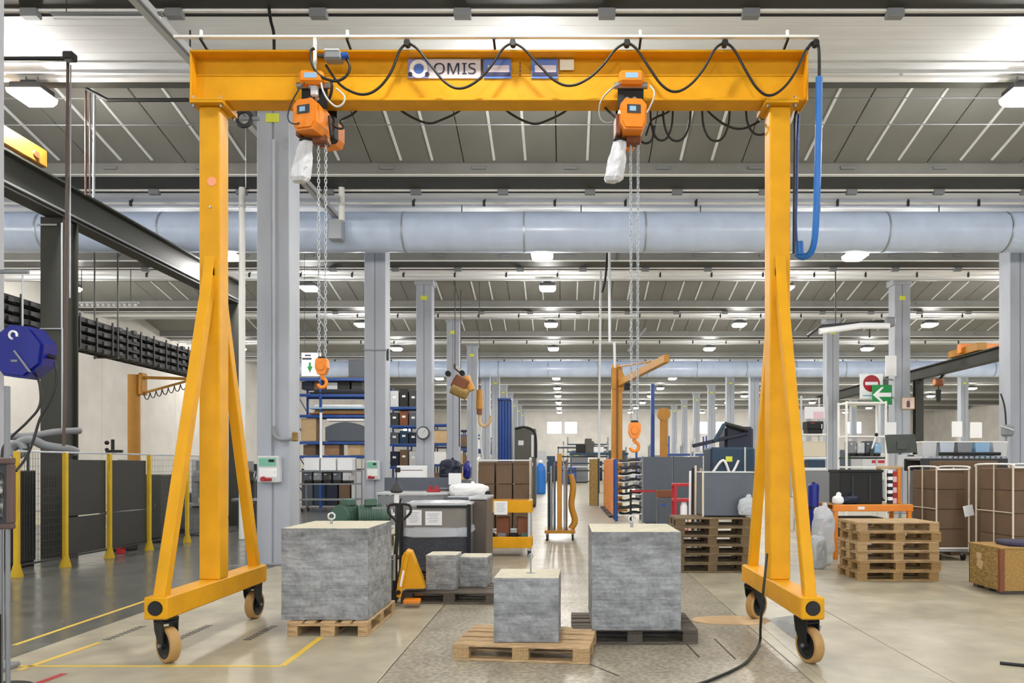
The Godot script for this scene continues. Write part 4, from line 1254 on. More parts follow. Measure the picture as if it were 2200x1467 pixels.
# tall pallet rack: uprights, bracing, beams
func rack(label: String, base: Vector3, s: Vector3, levels: Array, mat := "rack_blue", deck := "mid_grey", yaw := 0.0) -> Node3D:
	var r := thing("storage_rack", label, "rack", base, yaw)
	for x in [-0.5, 0.5]:
		for z in [-0.5, 0.5]:
			part(r, "upright", MB.new().box(Vector3(x * s.x, s.y / 2, z * s.z), Vector3(0.09, s.y, 0.08), 0.006), M(mat))
		var y := 0.3
		while y < s.y - 0.5:
			part(r, "brace", MB.new().bar(Vector3(x * s.x, y, -s.z * 0.5), Vector3(x * s.x, y + 0.6, s.z * 0.5), 0.03, 0.03, 0), M(mat))
			y += 1.2
	for l in levels:
		for z in [-0.5, 0.5]:
			part(r, "beam", MB.new().box(Vector3(0, l, z * s.z), Vector3(s.x - 0.09, 0.11, 0.05), 0.006), M(mat))
		part(r, "shelf_deck", MB.new().box(Vector3(0, l + 0.06, 0), Vector3(s.x - 0.1, 0.02, s.z - 0.06), 0), M(deck))
	return r

func sheet_of_paper(parent: Node, c: Vector3, w: float, h: float) -> void:
	part(parent, "paper_sheet", MB.new().box(c, Vector3(w, h, 0.003), 0), M("paper"), Vector3.ZERO, "white sheet of paper")
	var pr := MB.new()
	for i in 6:
		pr.box(c + Vector3(-w * 0.04 * (i % 2), h * (0.32 - 0.12 * i), 0.002), Vector3(w * (0.7 - 0.1 * (i % 3)), h * 0.025, 0.001), 0)
	part(parent, "print_lines", pr, M("mid_grey")).set_meta("kind", "stuff")

# ---------------------------------------------------------------- left of the crane
func build_left() -> void:
	# notice board on a stand at the very edge
	var nb := thing("notice_stand", "brown framed notice board on a grey tube stand at the left edge", "notice stand", Vector3(-4.27, 0, -5.5))
	part(nb, "base_plate", MB.new().lathe([Vector2(0, 0.05), Vector2(0.12, 0.05), Vector2(0.27, 0.025), Vector2(0.28, 0.0), Vector2(0, 0)], 28), M("rubber"))
	for x in [0.075, 0.13]:
		part(nb, "tube", MB.new().cyl(Vector3(x, 0.04, 0), Vector3(x, 1.26, 0), 0.016, -1, 12), M("mid_grey"))
	part(nb, "dark_post", MB.new().cyl(Vector3(0.085, 0.02, 0.045), Vector3(0.085, 0.60, 0.045), 0.024, -1, 12), M("black"))
	part(nb, "upper_post", MB.new().cyl(Vector3(0.125, 1.74, 0), Vector3(0.125, 2.29, 0), 0.02, -1, 12), M("mid_grey"))
	for q in [[-0.32, 1.23, 0.18, 1.27], [-0.32, 1.71, 0.18, 1.76], [-0.32, 1.27, -0.28, 1.71], [0.135, 1.27, 0.18, 1.71]]:
		part(nb, "frame_bar", MB.new().span(Vector3(q[0], q[1], -0.02), Vector3(q[2], q[3], 0.03), 0.008), M("brown_frame"))
	part(nb, "backing", MB.new().span(Vector3(-0.29, 1.26, -0.015), Vector3(0.14, 1.72, 0.005), 0), M("dark_grey"))
	part(nb, "printed_sheet", MB.new().span(Vector3(-0.24, 1.30, 0.005), Vector3(0.10, 1.66, 0.009), 0), dress(mk("print", "b8b5b0", 0.6), noise_tex(0.012, Color(0.15, 0.15, 0.15), Color(1, 1, 1), 31, 3, FastNoiseLite.TYPE_SIMPLEX_SMOOTH, 256, [0.3, 0.7]), Vector3(1.5, 3, 1.5)))
	# hose reel hanging from the near column
	var hr := thing("hose_reel", "dark blue eight-sided hose reel hanging in front of the black support column", "hose reel", at(50, 757, 6.0))
	var o8 := PackedVector2Array()
	for i in 8:
		var a := TAU * (i + 0.35) / 8.0
		o8.append(Vector2(cos(a), sin(a)) * 0.225)
	part(hr, "casing", MB.new().prism(o8, -0.09, 0.06), M("reel_blue"))
	var o8b := PackedVector2Array()
	for p in o8: o8b.append(p * 0.9)
	part(hr, "cover", MB.new().prism(o8b, 0.06, 0.085), M("reel_blue"))
	part(hr, "emblem", MB.new().ring(Vector3(-0.015, 0.125, 0.09), Vector3.BACK, 0.03, 0.010, 16, 6, -0.4, 4.6), M("white"), Vector3.ZERO, "white swoosh emblem")
	part(hr, "small_label", MB.new().box(Vector3(-0.01, -0.08, 0.087), Vector3(0.05, 0.018, 0.002), 0), M("mid_grey"))
	part(hr, "swivel_arm", MB.new().bar(Vector3(0, 0.0, 0.10), Vector3(0.12, -0.17, 0.09), 0.02, 0.012, 0.002), M("mid_grey"))
	part(hr, "outlet", MB.new().cyl(Vector3(0.21, -0.03, 0), Vector3(0.26, -0.045, 0), 0.02, 0.016, 10), M("black"))
	part(hr, "hanging_cord", MB.new().cyl(Vector3(-0.02, 0.21, -0.02), Vector3(-0.02, 0.66, -0.02), 0.006, -1, 6), M("light_grey"))
	part(hr, "bracket", MB.new().bar(Vector3(-0.36, 0.66, -0.02), Vector3(0.03, 0.66, -0.02), 0.03, 0.03, 0.004), M("mid_grey"))
	var lo := at(50, 757, 6.0)
	for hp in [[at(78, 806, 6.0), at(86, 830, 5.98), at(85, 872, 5.95), at(60, 905, 5.9), at(25, 938, 5.85), at(8, 960, 5.8), at(4, 985, 5.75)], [at(118, 778, 6.0), at(122, 815, 6.0), at(108, 860, 5.98), at(86, 900, 5.95), at(72, 945, 5.9), at(55, 985, 5.85), at(34, 1012, 5.7)]]:
		var loc := []
		for q in hp: loc.append(q - lo)
		part(hr, "hose", MB.new().tube(curve_pts(loc), 0.010, 8), M("cable"))
	# dark support column and runway beam
	var cx := -9.42
	var sc := Node3D.new(); sc.name = numbered("column"); add_child(sc)
	tag(sc, "near-black steel support column behind the blue hose reel", "column", "", "structure")
	sc.position = Vector3(cx, 0, -13.8)
	var top := EYE + 4.57
	for z in [-0.2, 0.2]:
		part(sc, "flange", MB.new().box(Vector3(0, top / 2, z), Vector3(0.42, top, 0.035), 0.006), M("beam_dark"))
	part(sc, "web", MB.new().box(Vector3(0.12, top / 2, 0), Vector3(0.03, top, 0.37), 0), M("steel_dark"))
	for q in [[0.20, 480.0, 705.0], [0.205, 705.0, 930.0]]:
		part(sc, "conduit", MB.new().cyl(Vector3(q[0], wy(q[2], 13.6), 0.235), Vector3(q[0], wy(q[1], 13.6), 0.235), 0.014, -1, 8), M("galvanised"))
	part(sc, "conduit_arm", MB.new().cyl(Vector3(-0.2, wy(707, 13.6), 0.235), Vector3(0.21, wy(707, 13.6), 0.235), 0.014, -1, 8), M("galvanised"))
	part(sc, "conduit_arm", MB.new().cyl(Vector3(-0.25, wy(484, 13.6), 0.235), Vector3(0.10, wy(484, 13.6), 0.235), 0.018, -1, 8), M("light_grey"))
	var s2 := Node3D.new(); s2.name = numbered("column"); add_child(s2)
	tag(s2, "second near-black support column farther back under the dark runway beam", "column", "", "structure")
	s2.position = Vector3(-9.30, 0, -21.0)
	for z in [-0.14, 0.14]:
		part(s2, "flange", MB.new().box(Vector3(0, top / 2, z), Vector3(0.34, top, 0.03), 0.006), M("beam_dark"))
	part(s2, "web", MB.new().box(Vector3(0, top / 2, 0), Vector3(0.03, top, 0.26), 0), M("steel_dark"))
	var rb := Node3D.new(); rb.name = numbered("runway_beam"); add_child(rb)
	tag(rb, "dark steel runway beam slanting away at the left, carried by the black columns", "beam", "", "structure")
	part(rb, "top_flange", MB.new().span(Vector3(-9.54, top + 0.62, -21.4), Vector3(-9.2, top + 0.66, -7.5), 0.004), M("beam_dark"))
	part(rb, "web", MB.new().span(Vector3(-9.39, top + 0.03, -21.4), Vector3(-9.35, top + 0.62, -7.5), 0), M("beam_dark"))
	part(rb, "bottom_flange", MB.new().span(Vector3(-9.54, top, -21.4), Vector3(-9.2, top + 0.035, -7.5), 0.004), M("beam_dark"))
	part(rb, "rail", MB.new().span(Vector3(-9.40, top + 0.66, -21.4), Vector3(-9.34, top + 0.70, -7.5), 0.004), M("steel"))
	part(rb, "conductor_rail", MB.new().span(Vector3(-9.34, top + 0.12, -21.0), Vector3(-9.26, top + 0.16, -7.5), 0.004), M("mid_grey"))
	var ec := thing("crane_end_carriage", "amber end carriage of an overhead crane on the dark runway beam, upper left", "crane carriage", Vector3(-9.37, top + 0.70, -11.4))
	part(ec, "box_girder", MB.new().span(Vector3(-0.14, 0.04, -1.8), Vector3(0.14, 0.34, 1.8), 0.012), mk("carriage_ochre", "9c6a24", 0.5))
	for z in [-1.5, 1.5]:
		part(ec, "wheel", MB.new().cyl(Vector3(-0.05, 0.09, z), Vector3(0.05, 0.09, z), 0.09, -1, 20), M("steel_dark"))
		part(ec, "wheel_hub", MB.new().cyl(Vector3(0.14, 0.16, z), Vector3(0.17, 0.16, z), 0.07, 0.06, 16), M("rust"))
		part(ec, "buffer", MB.new().cyl(Vector3(0, 0.2, z + signf(z) * 0.3), Vector3(0, 0.2, z + signf(z) * 0.4), 0.06, 0.05, 14), M("black"))
	for z in [-0.9, -0.3, 0.3, 0.9]:
		part(ec, "bolt_head", MB.new().cyl(Vector3(0.05, 0.34, z), Vector3(0.05, 0.375, z), 0.03, -1, 6), M("white"))
	# fence of yellow posts
	var gf := thing("guard_fence", "guard fence of yellow posts and dark panels along the left machines", "fence", Vector3(-8.37, 0, -14.7))
	var pd := [11.3, 12.4, 13.6, 14.9, 16.4, 18.2]
	for i in 6:
		var z: float = 14.7 - pd[i]
		var ps := part(gf, "post", MB.new().box(Vector3(0, 0.98, z), Vector3(0.07, 1.88, 0.07), 0.008), M("post_yellow"), Vector3.ZERO, "yellow square post")
		part(ps, "post_foot", MB.new().cyl(Vector3(0, 0, z), Vector3(0, 0.2, z), 0.09, 0.045, 14), M("post_yellow"))
		if i < 5:
			var z2: float = 14.7 - pd[i + 1]
			part(gf, "top_bar", MB.new().bar(Vector3(0, 1.92, z), Vector3(0, 1.92, z2), 0.035, 0.03, 0.004), M("galvanised"))
			part(gf, "bottom_bar", MB.new().bar(Vector3(-0.03, 0.16, z - 0.05), Vector3(-0.03, 0.16, z2 + 0.05), 0.03, 0.03, 0.004), M("dark_grey"))
			if i in [1, 2]:
				for h in 2:
					part(gf, "dark_panel", MB.new().span(Vector3(-0.05, 0.18 + 0.66 * h, z2 + 0.05), Vector3(-0.035, 0.82 + 0.98 * h, z - 0.05), 0.004), M("guard_dark"))
			else:
				var wires := MB.new()
				var q := z2 + 0.06
				while q < z - 0.05:
					wires.box(Vector3(-0.03, 1.03, q), Vector3(0.004, 1.74, 0.004), 0)
					q += 0.06
				var y := 0.25
				while y < 1.9:
					wires.box(Vector3(-0.03, y, (z + z2) / 2), Vector3(0.004, 0.004, z - z2 - 0.1), 0)
					y += 0.12
				part(gf, "wire_mesh", wires, M("dark_grey")).set_meta("kind", "stuff")
	# machines behind the guard
	cabinet("machine_cabinet", "dark grey machine cabinet nearest the notice board, behind the first yellow post", Vector3(-9.45, 0, -12.2), Vector3(0.9, 1.62, 0.8), 0, "dark_grey", 2)
	cabinet("machine_cabinet", "green-grey lathe headstock cabinet behind the third yellow post", Vector3(-9.35, 0, -16.6), Vector3(0.8, 1.5, 0.9), 12, "steel_dark", 1)
	cabinet("machine_cabinet", "low grey machine bed cabinet by the yellow wall jib", Vector3(-9.7, 0, -19.0), Vector3(1.7, 1.0, 0.9), 20, "slate", 3)
	cabinet("machine_cabinet", "tall dark switch cabinet behind the fifth yellow post", Vector3(-9.4, 0, -22.8), Vector3(1.2, 1.75, 0.7), 0, "dark_grey", 2, "mint")
	cabinet("machine_cabinet", "pale grey electrical cabinet against the white wall", Vector3(-11.3, 0, -24.0), Vector3(1.3, 1.9, 0.7), 10, "light_grey", 2, "red")
	machine_tool("drilling machine with a silver handwheel, seen through the guard mesh", Vector3(-8.95, 0, -15.0), 30.0, "steel_dark")
	machine_tool("small grey milling machine next to the brace of the crane's left leg", Vector3(-8.9, 0, -18.2), 60.0, "mid_grey")
	machine_tool("dark bench machine at the end of the guard fence", Vector3(-8.7, 0, -20.4), 10.0, "dark_grey")
	var ex := thing("exhaust_pipe", "silver extraction pipe lying across the machine tops behind the guard", "pipe")
	part(ex, "pipe", MB.new().tube(curve_pts([at(-30, 972, 12.4), at(15, 966, 12.3), at(60, 945, 12.3), at(100, 958, 12.5), at(150, 966, 12.8), at(165, 972, 12.9)]), 0.075, 12), M("mid_grey"))
	part(ex, "pipe", MB.new().tube(curve_pts([at(20, 938, 12.6), at(70, 936, 12.6), at(120, 928, 12.7), at(170, 925, 13.2)]), 0.06, 12), M("mid_grey"))
	part(ex, "bend", MB.new().ring(at(38, 965, 12.25), Vector3.BACK, 0.10, 0.06, 18, 10), M("mid_grey"))
	part(ex, "support_leg", MB.new().cyl(Vector3(wx(60, 12.3), 1.58, -12.3), at(60, 950, 12.3), 0.02, -1, 8), M("dark_grey"))
	var ch := thing("limit_switch", "small black switch unit with lever on top of the guard fence", "control", Vector3(-8.37, 1.935, -13.75))
	part(ch, "bracket", MB.new().box(Vector3(0.0, 0.03, 0), Vector3(0.3, 0.05, 0.06), 0.006), M("black"))
	part(ch, "lever", MB.new().cyl(Vector3(-0.03, 0.05, 0), Vector3(-0.03, 0.25, 0), 0.03, -1, 10), M("black"))
	part(ch, "knob", MB.new().ball(Vector3(-0.14, 0.19, 0), Vector3(0.04, 0.04, 0.04)), M("black"))
	part(ch, "knob", MB.new().ball(Vector3(-0.14, 0.06, 0), Vector3(0.035, 0.035, 0.035)), M("black"))
	var ext := thing("extinguisher", "red extinguisher standing on the floor behind the guard panels", "extinguisher", Vector3(-8.55, 0, -14.25))
	part(ext, "bottle", MB.new().lathe([Vector2(0, 0.55), Vector2(0.03, 0.55), Vector2(0.075, 0.48), Vector2(0.08, 0.42), Vector2(0.08, 0.02), Vector2(0.07, 0), Vector2(0, 0)], 18), M("red"))
	part(ext, "valve", MB.new().box(Vector3(0, 0.58, 0), Vector3(0.05, 0.06, 0.05), 0.006), M("black"))
	part(ext, "hose", MB.new().tube(curve_pts([Vector3(0.03, 0.58, 0), Vector3(0.1, 0.52, 0.02), Vector3(0.11, 0.3, 0.03)]), 0.01, 6), M("rubber"))
	# yellow jib on the wall
	var jp := Vector3(wx(288, 22.0), 0, -22.0)
	var jb := thing("jib_crane", "amber pillar jib crane with short arm in front of the white left wall", "jib crane", jp)
	part(jb, "pillar", MB.new().cyl(Vector3.ZERO, Vector3(0, 4.4, 0), 0.17, -1, 20), M("amber"))
	part(jb, "head", MB.new().box(Vector3(0.26, 4.12, 0), Vector3(0.12, 0.65, 0.3), 0.02), M("amber"))
	part(jb, "arm", MB.new().bar(Vector3(0.2, 4.32, 0), Vector3(1.62, 4.27, 0.1), 0.12, 0.08, 0.006), M("amber"))
	part(jb, "tie", MB.new().bar(Vector3(0.3, 3.86, 0.02), Vector3(1.62, 4.2, 0.1), 0.06, 0.06, 0.006), M("amber"))
	for i in 7:
		var x := 0.35 + 0.18 * i
		part(jb, "cable_loop", MB.new().tube(curve_pts([Vector3(x, 3.82 + i * 0.048, 0.1), Vector3(x + 0.05, 3.68 + i * 0.048, 0.1), Vector3(x + 0.13, 3.68 + i * 0.048, 0.1), Vector3(x + 0.18, 3.85 + i * 0.048, 0.1)], 4), 0.014, 6), M("cable"))
	part(jb, "base_flange", MB.new().cyl(Vector3.ZERO, Vector3(0, 0.03, 0), 0.32, -1, 20), M("amber"))
	# stacked trays of pipes along the wall
	for i in 4:
		var ct := thing("cable_tray", "dark cable tray full of pipes along the left wall, %s" % ["lowest of four", "second from below", "third from below", "topmost of four"][i], "cable tray")
		var y := EYE + 3.10 + 0.23 * i
		part(ct, "side_rail", MB.new().span(Vector3(-12.75, y, -29.0), Vector3(-12.72, y + 0.13, -13.5), 0), M("black"))
		part(ct, "side_rail", MB.new().span(Vector3(-13.3, y, -29.0), Vector3(-13.27, y + 0.20, -13.5), 0), M("black"))
		var rg := MB.new()
		var z := -28.8
		while z < -13.5:
			rg.box(Vector3(-13.0, y + 0.015, z), Vector3(0.55, 0.02, 0.05), 0)
			z += 0.4
		part(ct, "rung_row", rg, M("steel_dark")).set_meta("kind", "stuff")
		var stt := MB.new()
		var zz := -28.5
		while zz < -13.6:
			stt.box(Vector3(-12.71, y + 0.10, zz), Vector3(0.03, 0.24, 0.05), 0)
			stt.box(Vector3(-12.74, y + 0.08 + 0.05 * sin(zz * 7.0), zz + 0.33), Vector3(0.10, 0.12, 0.18), 0.01)
			zz += 0.7
		part(ct, "clip_row", stt, M("dark_grey")).set_meta("kind", "stuff")
		for q in [[-13.18, 0.05, "cable"], [-13.04, 0.04, "mid_grey"], [-12.92, 0.055, "dark_grey"], [-12.81, 0.03, "galvanised"]]:
			part(ct, "pipe", MB.new().cyl(Vector3(q[0], y + 0.03 + q[1], -29.0), Vector3(q[0], y + 0.03 + q[1], -13.5), q[1], -1, 10), M(q[2]))
	for z in [15.0, 21.0, 27.0]:
		solo("tray_hanger", "dark hanger frame of the stacked cable trays, %s" % ("nearest of three" if z < 16 else "middle of three" if z < 22 else "farthest of three"), "hanger", MB.new().span(Vector3(-13.36, EYE + 3.02, -z - 0.015), Vector3(-13.33, EYE + 6.3, -z + 0.015), 0).span(Vector3(-12.7, EYE + 3.02, -z - 0.015), Vector3(-12.67, EYE + 6.3, -z + 0.015), 0).span(Vector3(-13.36, EYE + 3.04, -z - 0.03), Vector3(-12.66, EYE + 3.09, -z + 0.03), 0), M("steel_dark"))
	# white perforated tray with row of light dots near the second column
	var led := thing("strip_lamp", "row of small round white lamps on a rail behind the black column", "lamp", at(228, 657, 24.0))
	part(led, "rail", MB.new().box(Vector3(0, 0.1, 0), Vector3(2.1, 0.05, 0.12), 0.006), M("light_grey"))
	for i in 12:
		part(led, "bulb", MB.new().ball(Vector3(-0.95 + 0.172 * i, 0.03, 0), Vector3(0.05, 0.05, 0.05), 10, 6), M("paper"))
	part(led, "hanger", MB.new().cyl(Vector3(-0.8, 0.1, 0), Vector3(-0.8, 1.25, 0), 0.012, -1, 6), M("dark_grey"))
	part(led, "hanger", MB.new().cyl(Vector3(0.8, 0.1, 0), Vector3(0.8, 1.25, 0), 0.012, -1, 6), M("dark_grey"))

func machine_tool(label: String, base: Vector3, yaw: float, mat: String) -> void:
	var m := thing("machine_tool", label, "machine", base, yaw)
	part(m, "bed", MB.new().box(Vector3(0, 0.35, 0), Vector3(0.5, 0.7, 0.6), 0.03), M(mat))
	part(m, "table", MB.new().box(Vector3(0, 0.76, 0.05), Vector3(0.8, 0.08, 0.4), 0.01), M("steel"))
	part(m, "column", MB.new().box(Vector3(0, 1.1, -0.18), Vector3(0.24, 0.75, 0.24), 0.03), M(mat))
	part(m, "head", MB.new().box(Vector3(0, 1.42, 0.05), Vector3(0.3, 0.32, 0.55), 0.05), M(mat))
	part(m, "spindle", MB.new().cyl(Vector3(0, 1.27, 0.2), Vector3(0, 1.0, 0.2), 0.05, 0.03, 14), M("chrome"))
	part(m, "motor", MB.new().cyl(Vector3(0, 1.58, -0.1), Vector3(0, 1.82, -0.1), 0.1, -1, 16), M("mid_grey"))
	part(m, "handwheel", MB.new().ring(Vector3(0.2, 1.4, 0.2), Vector3.RIGHT, 0.12, 0.013, 18, 6), M("chrome"))
	part(m, "work_piece", MB.new().cyl(Vector3(-0.1, 0.80, 0.1), Vector3(-0.1, 0.92, 0.1), 0.09, 0.08, 14), M("galvanised"))

# ---------------------------------------------------------------- between the legs of the crane
func wall_box(label: String, c: Vector3, w: float, h: float) -> void:
	var b := thing("control_box", label, "control box", c)
	part(b, "casing", MB.new().box(Vector3.ZERO, Vector3(w, h, 0.14), 0.015), M("light_grey"))
	part(b, "green_panel", MB.new().box(Vector3(-w * 0.03, h * 0.27, 0.072), Vector3(w * 0.78, h * 0.30, 0.01), 0.004), M("mint"))
	part(b, "display", MB.new().box(Vector3(w * 0.16, h * 0.32, 0.079), Vector3(w * 0.26, h * 0.10, 0.006), 0), M("black"))
	part(b, "white_panel", MB.new().box(Vector3(0, -h * 0.12, 0.072), Vector3(w * 0.8, h * 0.34, 0.008), 0.004), M("white"))
	part(b, "red_switch", MB.new().cyl(Vector3(-w * 0.2, -h * 0.36, 0.06), Vector3(-w * 0.2, -h * 0.36, 0.12), 0.045, 0.04, 16), M("red"))
	part(b, "socket", MB.new().box(Vector3(-w * 0.08, -h * 0.38, 0.08), Vector3(w * 0.5, h * 0.12, 0.05), 0.01), M("sign_red"))
	part(b, "knob", MB.new().cyl(Vector3(w * 0.26, -h * 0.06, 0.07), Vector3(w * 0.26, -h * 0.06, 0.10), 0.03, -1, 14), M("white"))

func pump(label: String, base: Vector3, yaw: float) -> void:
	var p := thing("pump", label, "pump", base, yaw)
	part(p, "motor", MB.new().cyl(Vector3(-0.30, 0.42, 0), Vector3(0.22, 0.42, 0), 0.22, -1, 20), M("pump_green"))
	for i in 9:
		part(p, "fin", MB.new().cyl(Vector3(-0.24 + 0.05 * i, 0.42, 0), Vector3(-0.228 + 0.05 * i, 0.42, 0), 0.245, -1, 20), M("pump_green"))
	part(p, "end_bell", MB.new().cyl(Vector3(0.22, 0.42, 0), Vector3(0.34, 0.42, 0), 0.2, 0.12, 20), M("pump_green"))
	part(p, "terminal_box", MB.new().box(Vector3(-0.05, 0.70, 0.05), Vector3(0.24, 0.14, 0.2), 0.015), M("pump_green"))
	part(p, "shaft", MB.new().cyl(Vector3(0.34, 0.42, 0), Vector3(0.5, 0.42, 0), 0.04, -1, 12), M("chrome"))
	part(p, "flange", MB.new().cyl(Vector3(0.36, 0.42, 0), Vector3(0.39, 0.42, 0), 0.17, -1, 18), M("light_grey"))
	for x in [-0.18, 0.14]:
		part(p, "foot", MB.new().box(Vector3(x, 0.10, 0), Vector3(0.1, 0.2, 0.42), 0.01), M("pump_green"))

func lumpy_bag(called: String, label: String, base: Vector3, s: Vector3, mat: String, sd: int, cat := "bag") -> void:
	var nz := FastNoiseLite.new()
	nz.seed = sd
	nz.frequency = 0.05
	nz.fractal_octaves = 4
	var b := thing(called, label, cat, base)
	part(b, "film", MB.new().lump(Vector3(0, s.y * 0.5, 0), s, nz, 0.14 * minf(s.x, s.y), 0.6, 30, 22), M(mat))
	part(b, "knot", MB.new().lump(Vector3(s.x * 0.1, s.y * 1.0, 0), Vector3(0.09, 0.12, 0.09), nz, 0.02, 0.8, 12, 8), M(mat))

func build_middle() -> void:
	# on the columns
	wall_box("grey control box with green panel and red switch on the nearest grey column", Vector3(wx(581, 12.55), wy(1008, 12.55), -12.52), 0.37, 0.45)
	wall_box("smaller looking control box with green panel on the second grey column, above the benches", Vector3(wx(802, 19.3), wy(1010, 19.3), -19.29), 0.34, 0.5)
	var hc := thing("column_conduit", "thin grey conduit down the groove of the nearest grey column", "conduit")
	part(hc, "conduit", MB.new().tube([at(587, 300, 12.53), at(588, 700, 12.53), at(588, 915, 12.53)], 0.022, 8), M("column_grey"))
	part(hc, "hose", MB.new().tube(curve_pts([at(588, 915, 12.53), at(590, 935, 12.5), at(602, 944, 12.48), at(620, 944, 12.48), at(636, 942, 12.5)]), 0.03, 8), M("mid_grey"))
	part(hc, "valve", MB.new().box(at(634, 938, 12.5), Vector3(0.09, 0.16, 0.1), 0.02), M("plywood"))
	part(hc, "lead", MB.new().tube([at(588, 915, 12.55), at(586, 980, 12.55)], 0.012, 6), M("mid_grey"))
	var c2 := thing("column_band", "dark steel band clamped round the second grey column", "clamp", Vector3(-4.975, wy(752, 19.37), -19.62))
	part(c2, "band", MB.new().box(Vector3(0, 0, 0), Vector3(0.6, 0.035, 0.54), 0.004), M("mid_grey"))
	part(c2, "buckle", MB.new().box(Vector3(0.31, -0.1, 0.1), Vector3(0.05, 0.3, 0.08), 0.01), M("dark_grey"))
	var ck := thing("column_clock", "round pale dial hanging on the third grey column of the left row", "clock", at(909, 930, 25.9))
	part(ck, "rim", MB.new().cyl(Vector3(0, 0, -0.03), Vector3(0, 0, 0.04), 0.24, 0.22, 22), M("dark_grey"))
	part(ck, "dial", MB.new().cyl(Vector3(0, 0, 0.04), Vector3(0, 0, 0.05), 0.19, -1, 22), M("light_grey"))
	part(ck, "hand", MB.new().bar(Vector3(0, 0, 0.055), Vector3(0.08, 0.1, 0.055), 0.015, 0.006, 0), M("black"))
	# hanging sign with arrow
	var hs := thing("hanging_sign", "white hanging sign with a green down arrow left of the lowered hook", "sign", at(669, 783, 22.0))
	part(hs, "board", MB.new().box(Vector3.ZERO, Vector3(0.58, 0.70, 0.03), 0.006), M("paper"))
	part(hs, "dark_bar", MB.new().box(Vector3(-0.13, 0.17, 0.017), Vector3(0.28, 0.055, 0.004), 0), M("navy"))
	part(hs, "dark_bar", MB.new().box(Vector3(-0.10, 0.27, 0.017), Vector3(0.18, 0.04, 0.004), 0), M("navy"))
	part(hs, "green_arrow", MB.new().prism(PackedVector2Array([Vector2(-0.07, 0.06), Vector2(-0.01, 0.06), Vector2(-0.01, -0.06), Vector2(0.04, -0.06), Vector2(-0.04, -0.24), Vector2(-0.12, -0.06), Vector2(-0.07, -0.06)]), 0.016, 0.022), M("green"))
	for x in [-0.2, 0.2]:
		part(hs, "cord", MB.new().cyl(Vector3(x, 0.35, 0), Vector3(x, 3.85, 0), 0.006, -1, 6), M("dark_grey"))
	# big blue rack behind
	var rx := (wx(640, 30.0) + wx(790, 30.0)) / 2
	var rw := wx(790, 30.0) - wx(640, 30.0)
	rack("tall blue storage rack behind the lowered left hook", Vector3(rx, 0, -30.6), Vector3(rw, 5.4, 1.1), [2.05, 2.62, 3.70, 4.55, 5.2])
	part(get_node("storage_rack"), "middle_upright", MB.new().box(Vector3(wx(688, 30.0) - rx, 2.7, 0.55), Vector3(0.10, 5.4, 0.08), 0.006), M("rack_blue"))
	part(get_node("storage_rack"), "white_post", MB.new().box(Vector3(wx(690, 30.0) - rx, 2.9, 0.62), Vector3(0.10, 1.9, 0.03), 0.004), M("paper"))
	carton("pinkish carton pile on the blue rack left of its white post", Vector3(wx(661, 30.0), 2.70, -30.5), Vector3(0.62, 0.92, 0.8), 0, "kraft")
	for i in 3:
		carton("%s brown carton on the second shelf of the tall blue rack" % ["leftmost", "middle", "rightmost"][i], Vector3(wx(662 + 48 * i, 30.0), 2.13, -30.5), Vector3(0.5 + 0.1 * (i % 2), 0.42, 0.7), 0, ["cardboard", "cardboard_light", "kraft"][i])
	var cv := thing("curved_sheet", "dark sheet arched over the goods on the blue rack", "sheet", Vector3(wx(741, 30.0), 2.70, -30.4))
	var arch := PackedVector2Array()
	for i in 13: arch.append(Vector2(-0.8 + 1.6 * i / 12.0, 0.55 + 0.22 * sin(PI * i / 12.0)))
	arch.append(Vector2(0.8, 0.0)); arch.append(Vector2(-0.8, 0.0))
	part(cv, "sheet", MB.new().prism(arch, -0.4, 0.4), M("slate"))
	part(cv, "edge", MB.new().box(Vector3(0, 0.85, 0.2), Vector3(1.5, 0.1, 0.4), 0.02), M("paper"))
	for i in 3:
		var bs := thing("board_stack", ["stack of brown boards on the upper shelf of the blue rack", "stack of pale boards above the brown boards on the blue rack", "black tubes lying on the top shelf of the blue rack"][i], "boards", Vector3(rx + 0.2, [3.78, 4.0, 4.63][i], -30.4))
		for j in 3:
			part(bs, "board", cbox(Vector3(rw - 0.5 - 0.2 * j, 0.055, 0.8 - 0.1 * j), 0.006), M([["rust", "plywood", "cardboard"], ["pale_blue", "light_grey", "paper"], ["black", "navy", "dark_grey"]][i][j]), Vector3(0.08 * (j % 2), 0.03 + 0.06 * j, 0))
	var dk := thing("dark_panel", "dark square panel standing on top of the blue rack", "panel", Vector3(wx(764, 30.0), 5.275, -30.3))
	part(dk, "sheet", MB.new().box(Vector3(0, 0.38, 0), Vector3(0.72, 0.76, 0.08), 0.01), M("slate"))
	part(dk, "edge_frame", MB.new().box(Vector3(0, 0.02, 0.03), Vector3(0.78, 0.04, 0.14), 0.005), M("dark_grey"))
	# lower shelving with grey goods
	var sw := thing("steel_trolley", "steel shelf trolley loaded with grey boxes beside the nearest grey column", "trolley", Vector3(wx(703, 27.0), 0, -27.4))
	var wd := wx(765, 27.0) - wx(642, 27.0)
	for x in [-0.5, 0.5]:
		for z in [-0.4, 0.4]:
			part(sw, "post", MB.new().cyl(Vector3(x * wd, 0.1, z), Vector3(x * wd, 1.95, z), 0.025, -1, 8), M("steel"))
	for y in [0.45, 1.02, 1.5]:
		part(sw, "shelf", MB.new().box(Vector3(0, y, 0), Vector3(wd, 0.05, 0.8), 0.006), M("mid_grey"))
	wheel4(sw, wd * 0.45, 0.34, 0.08)
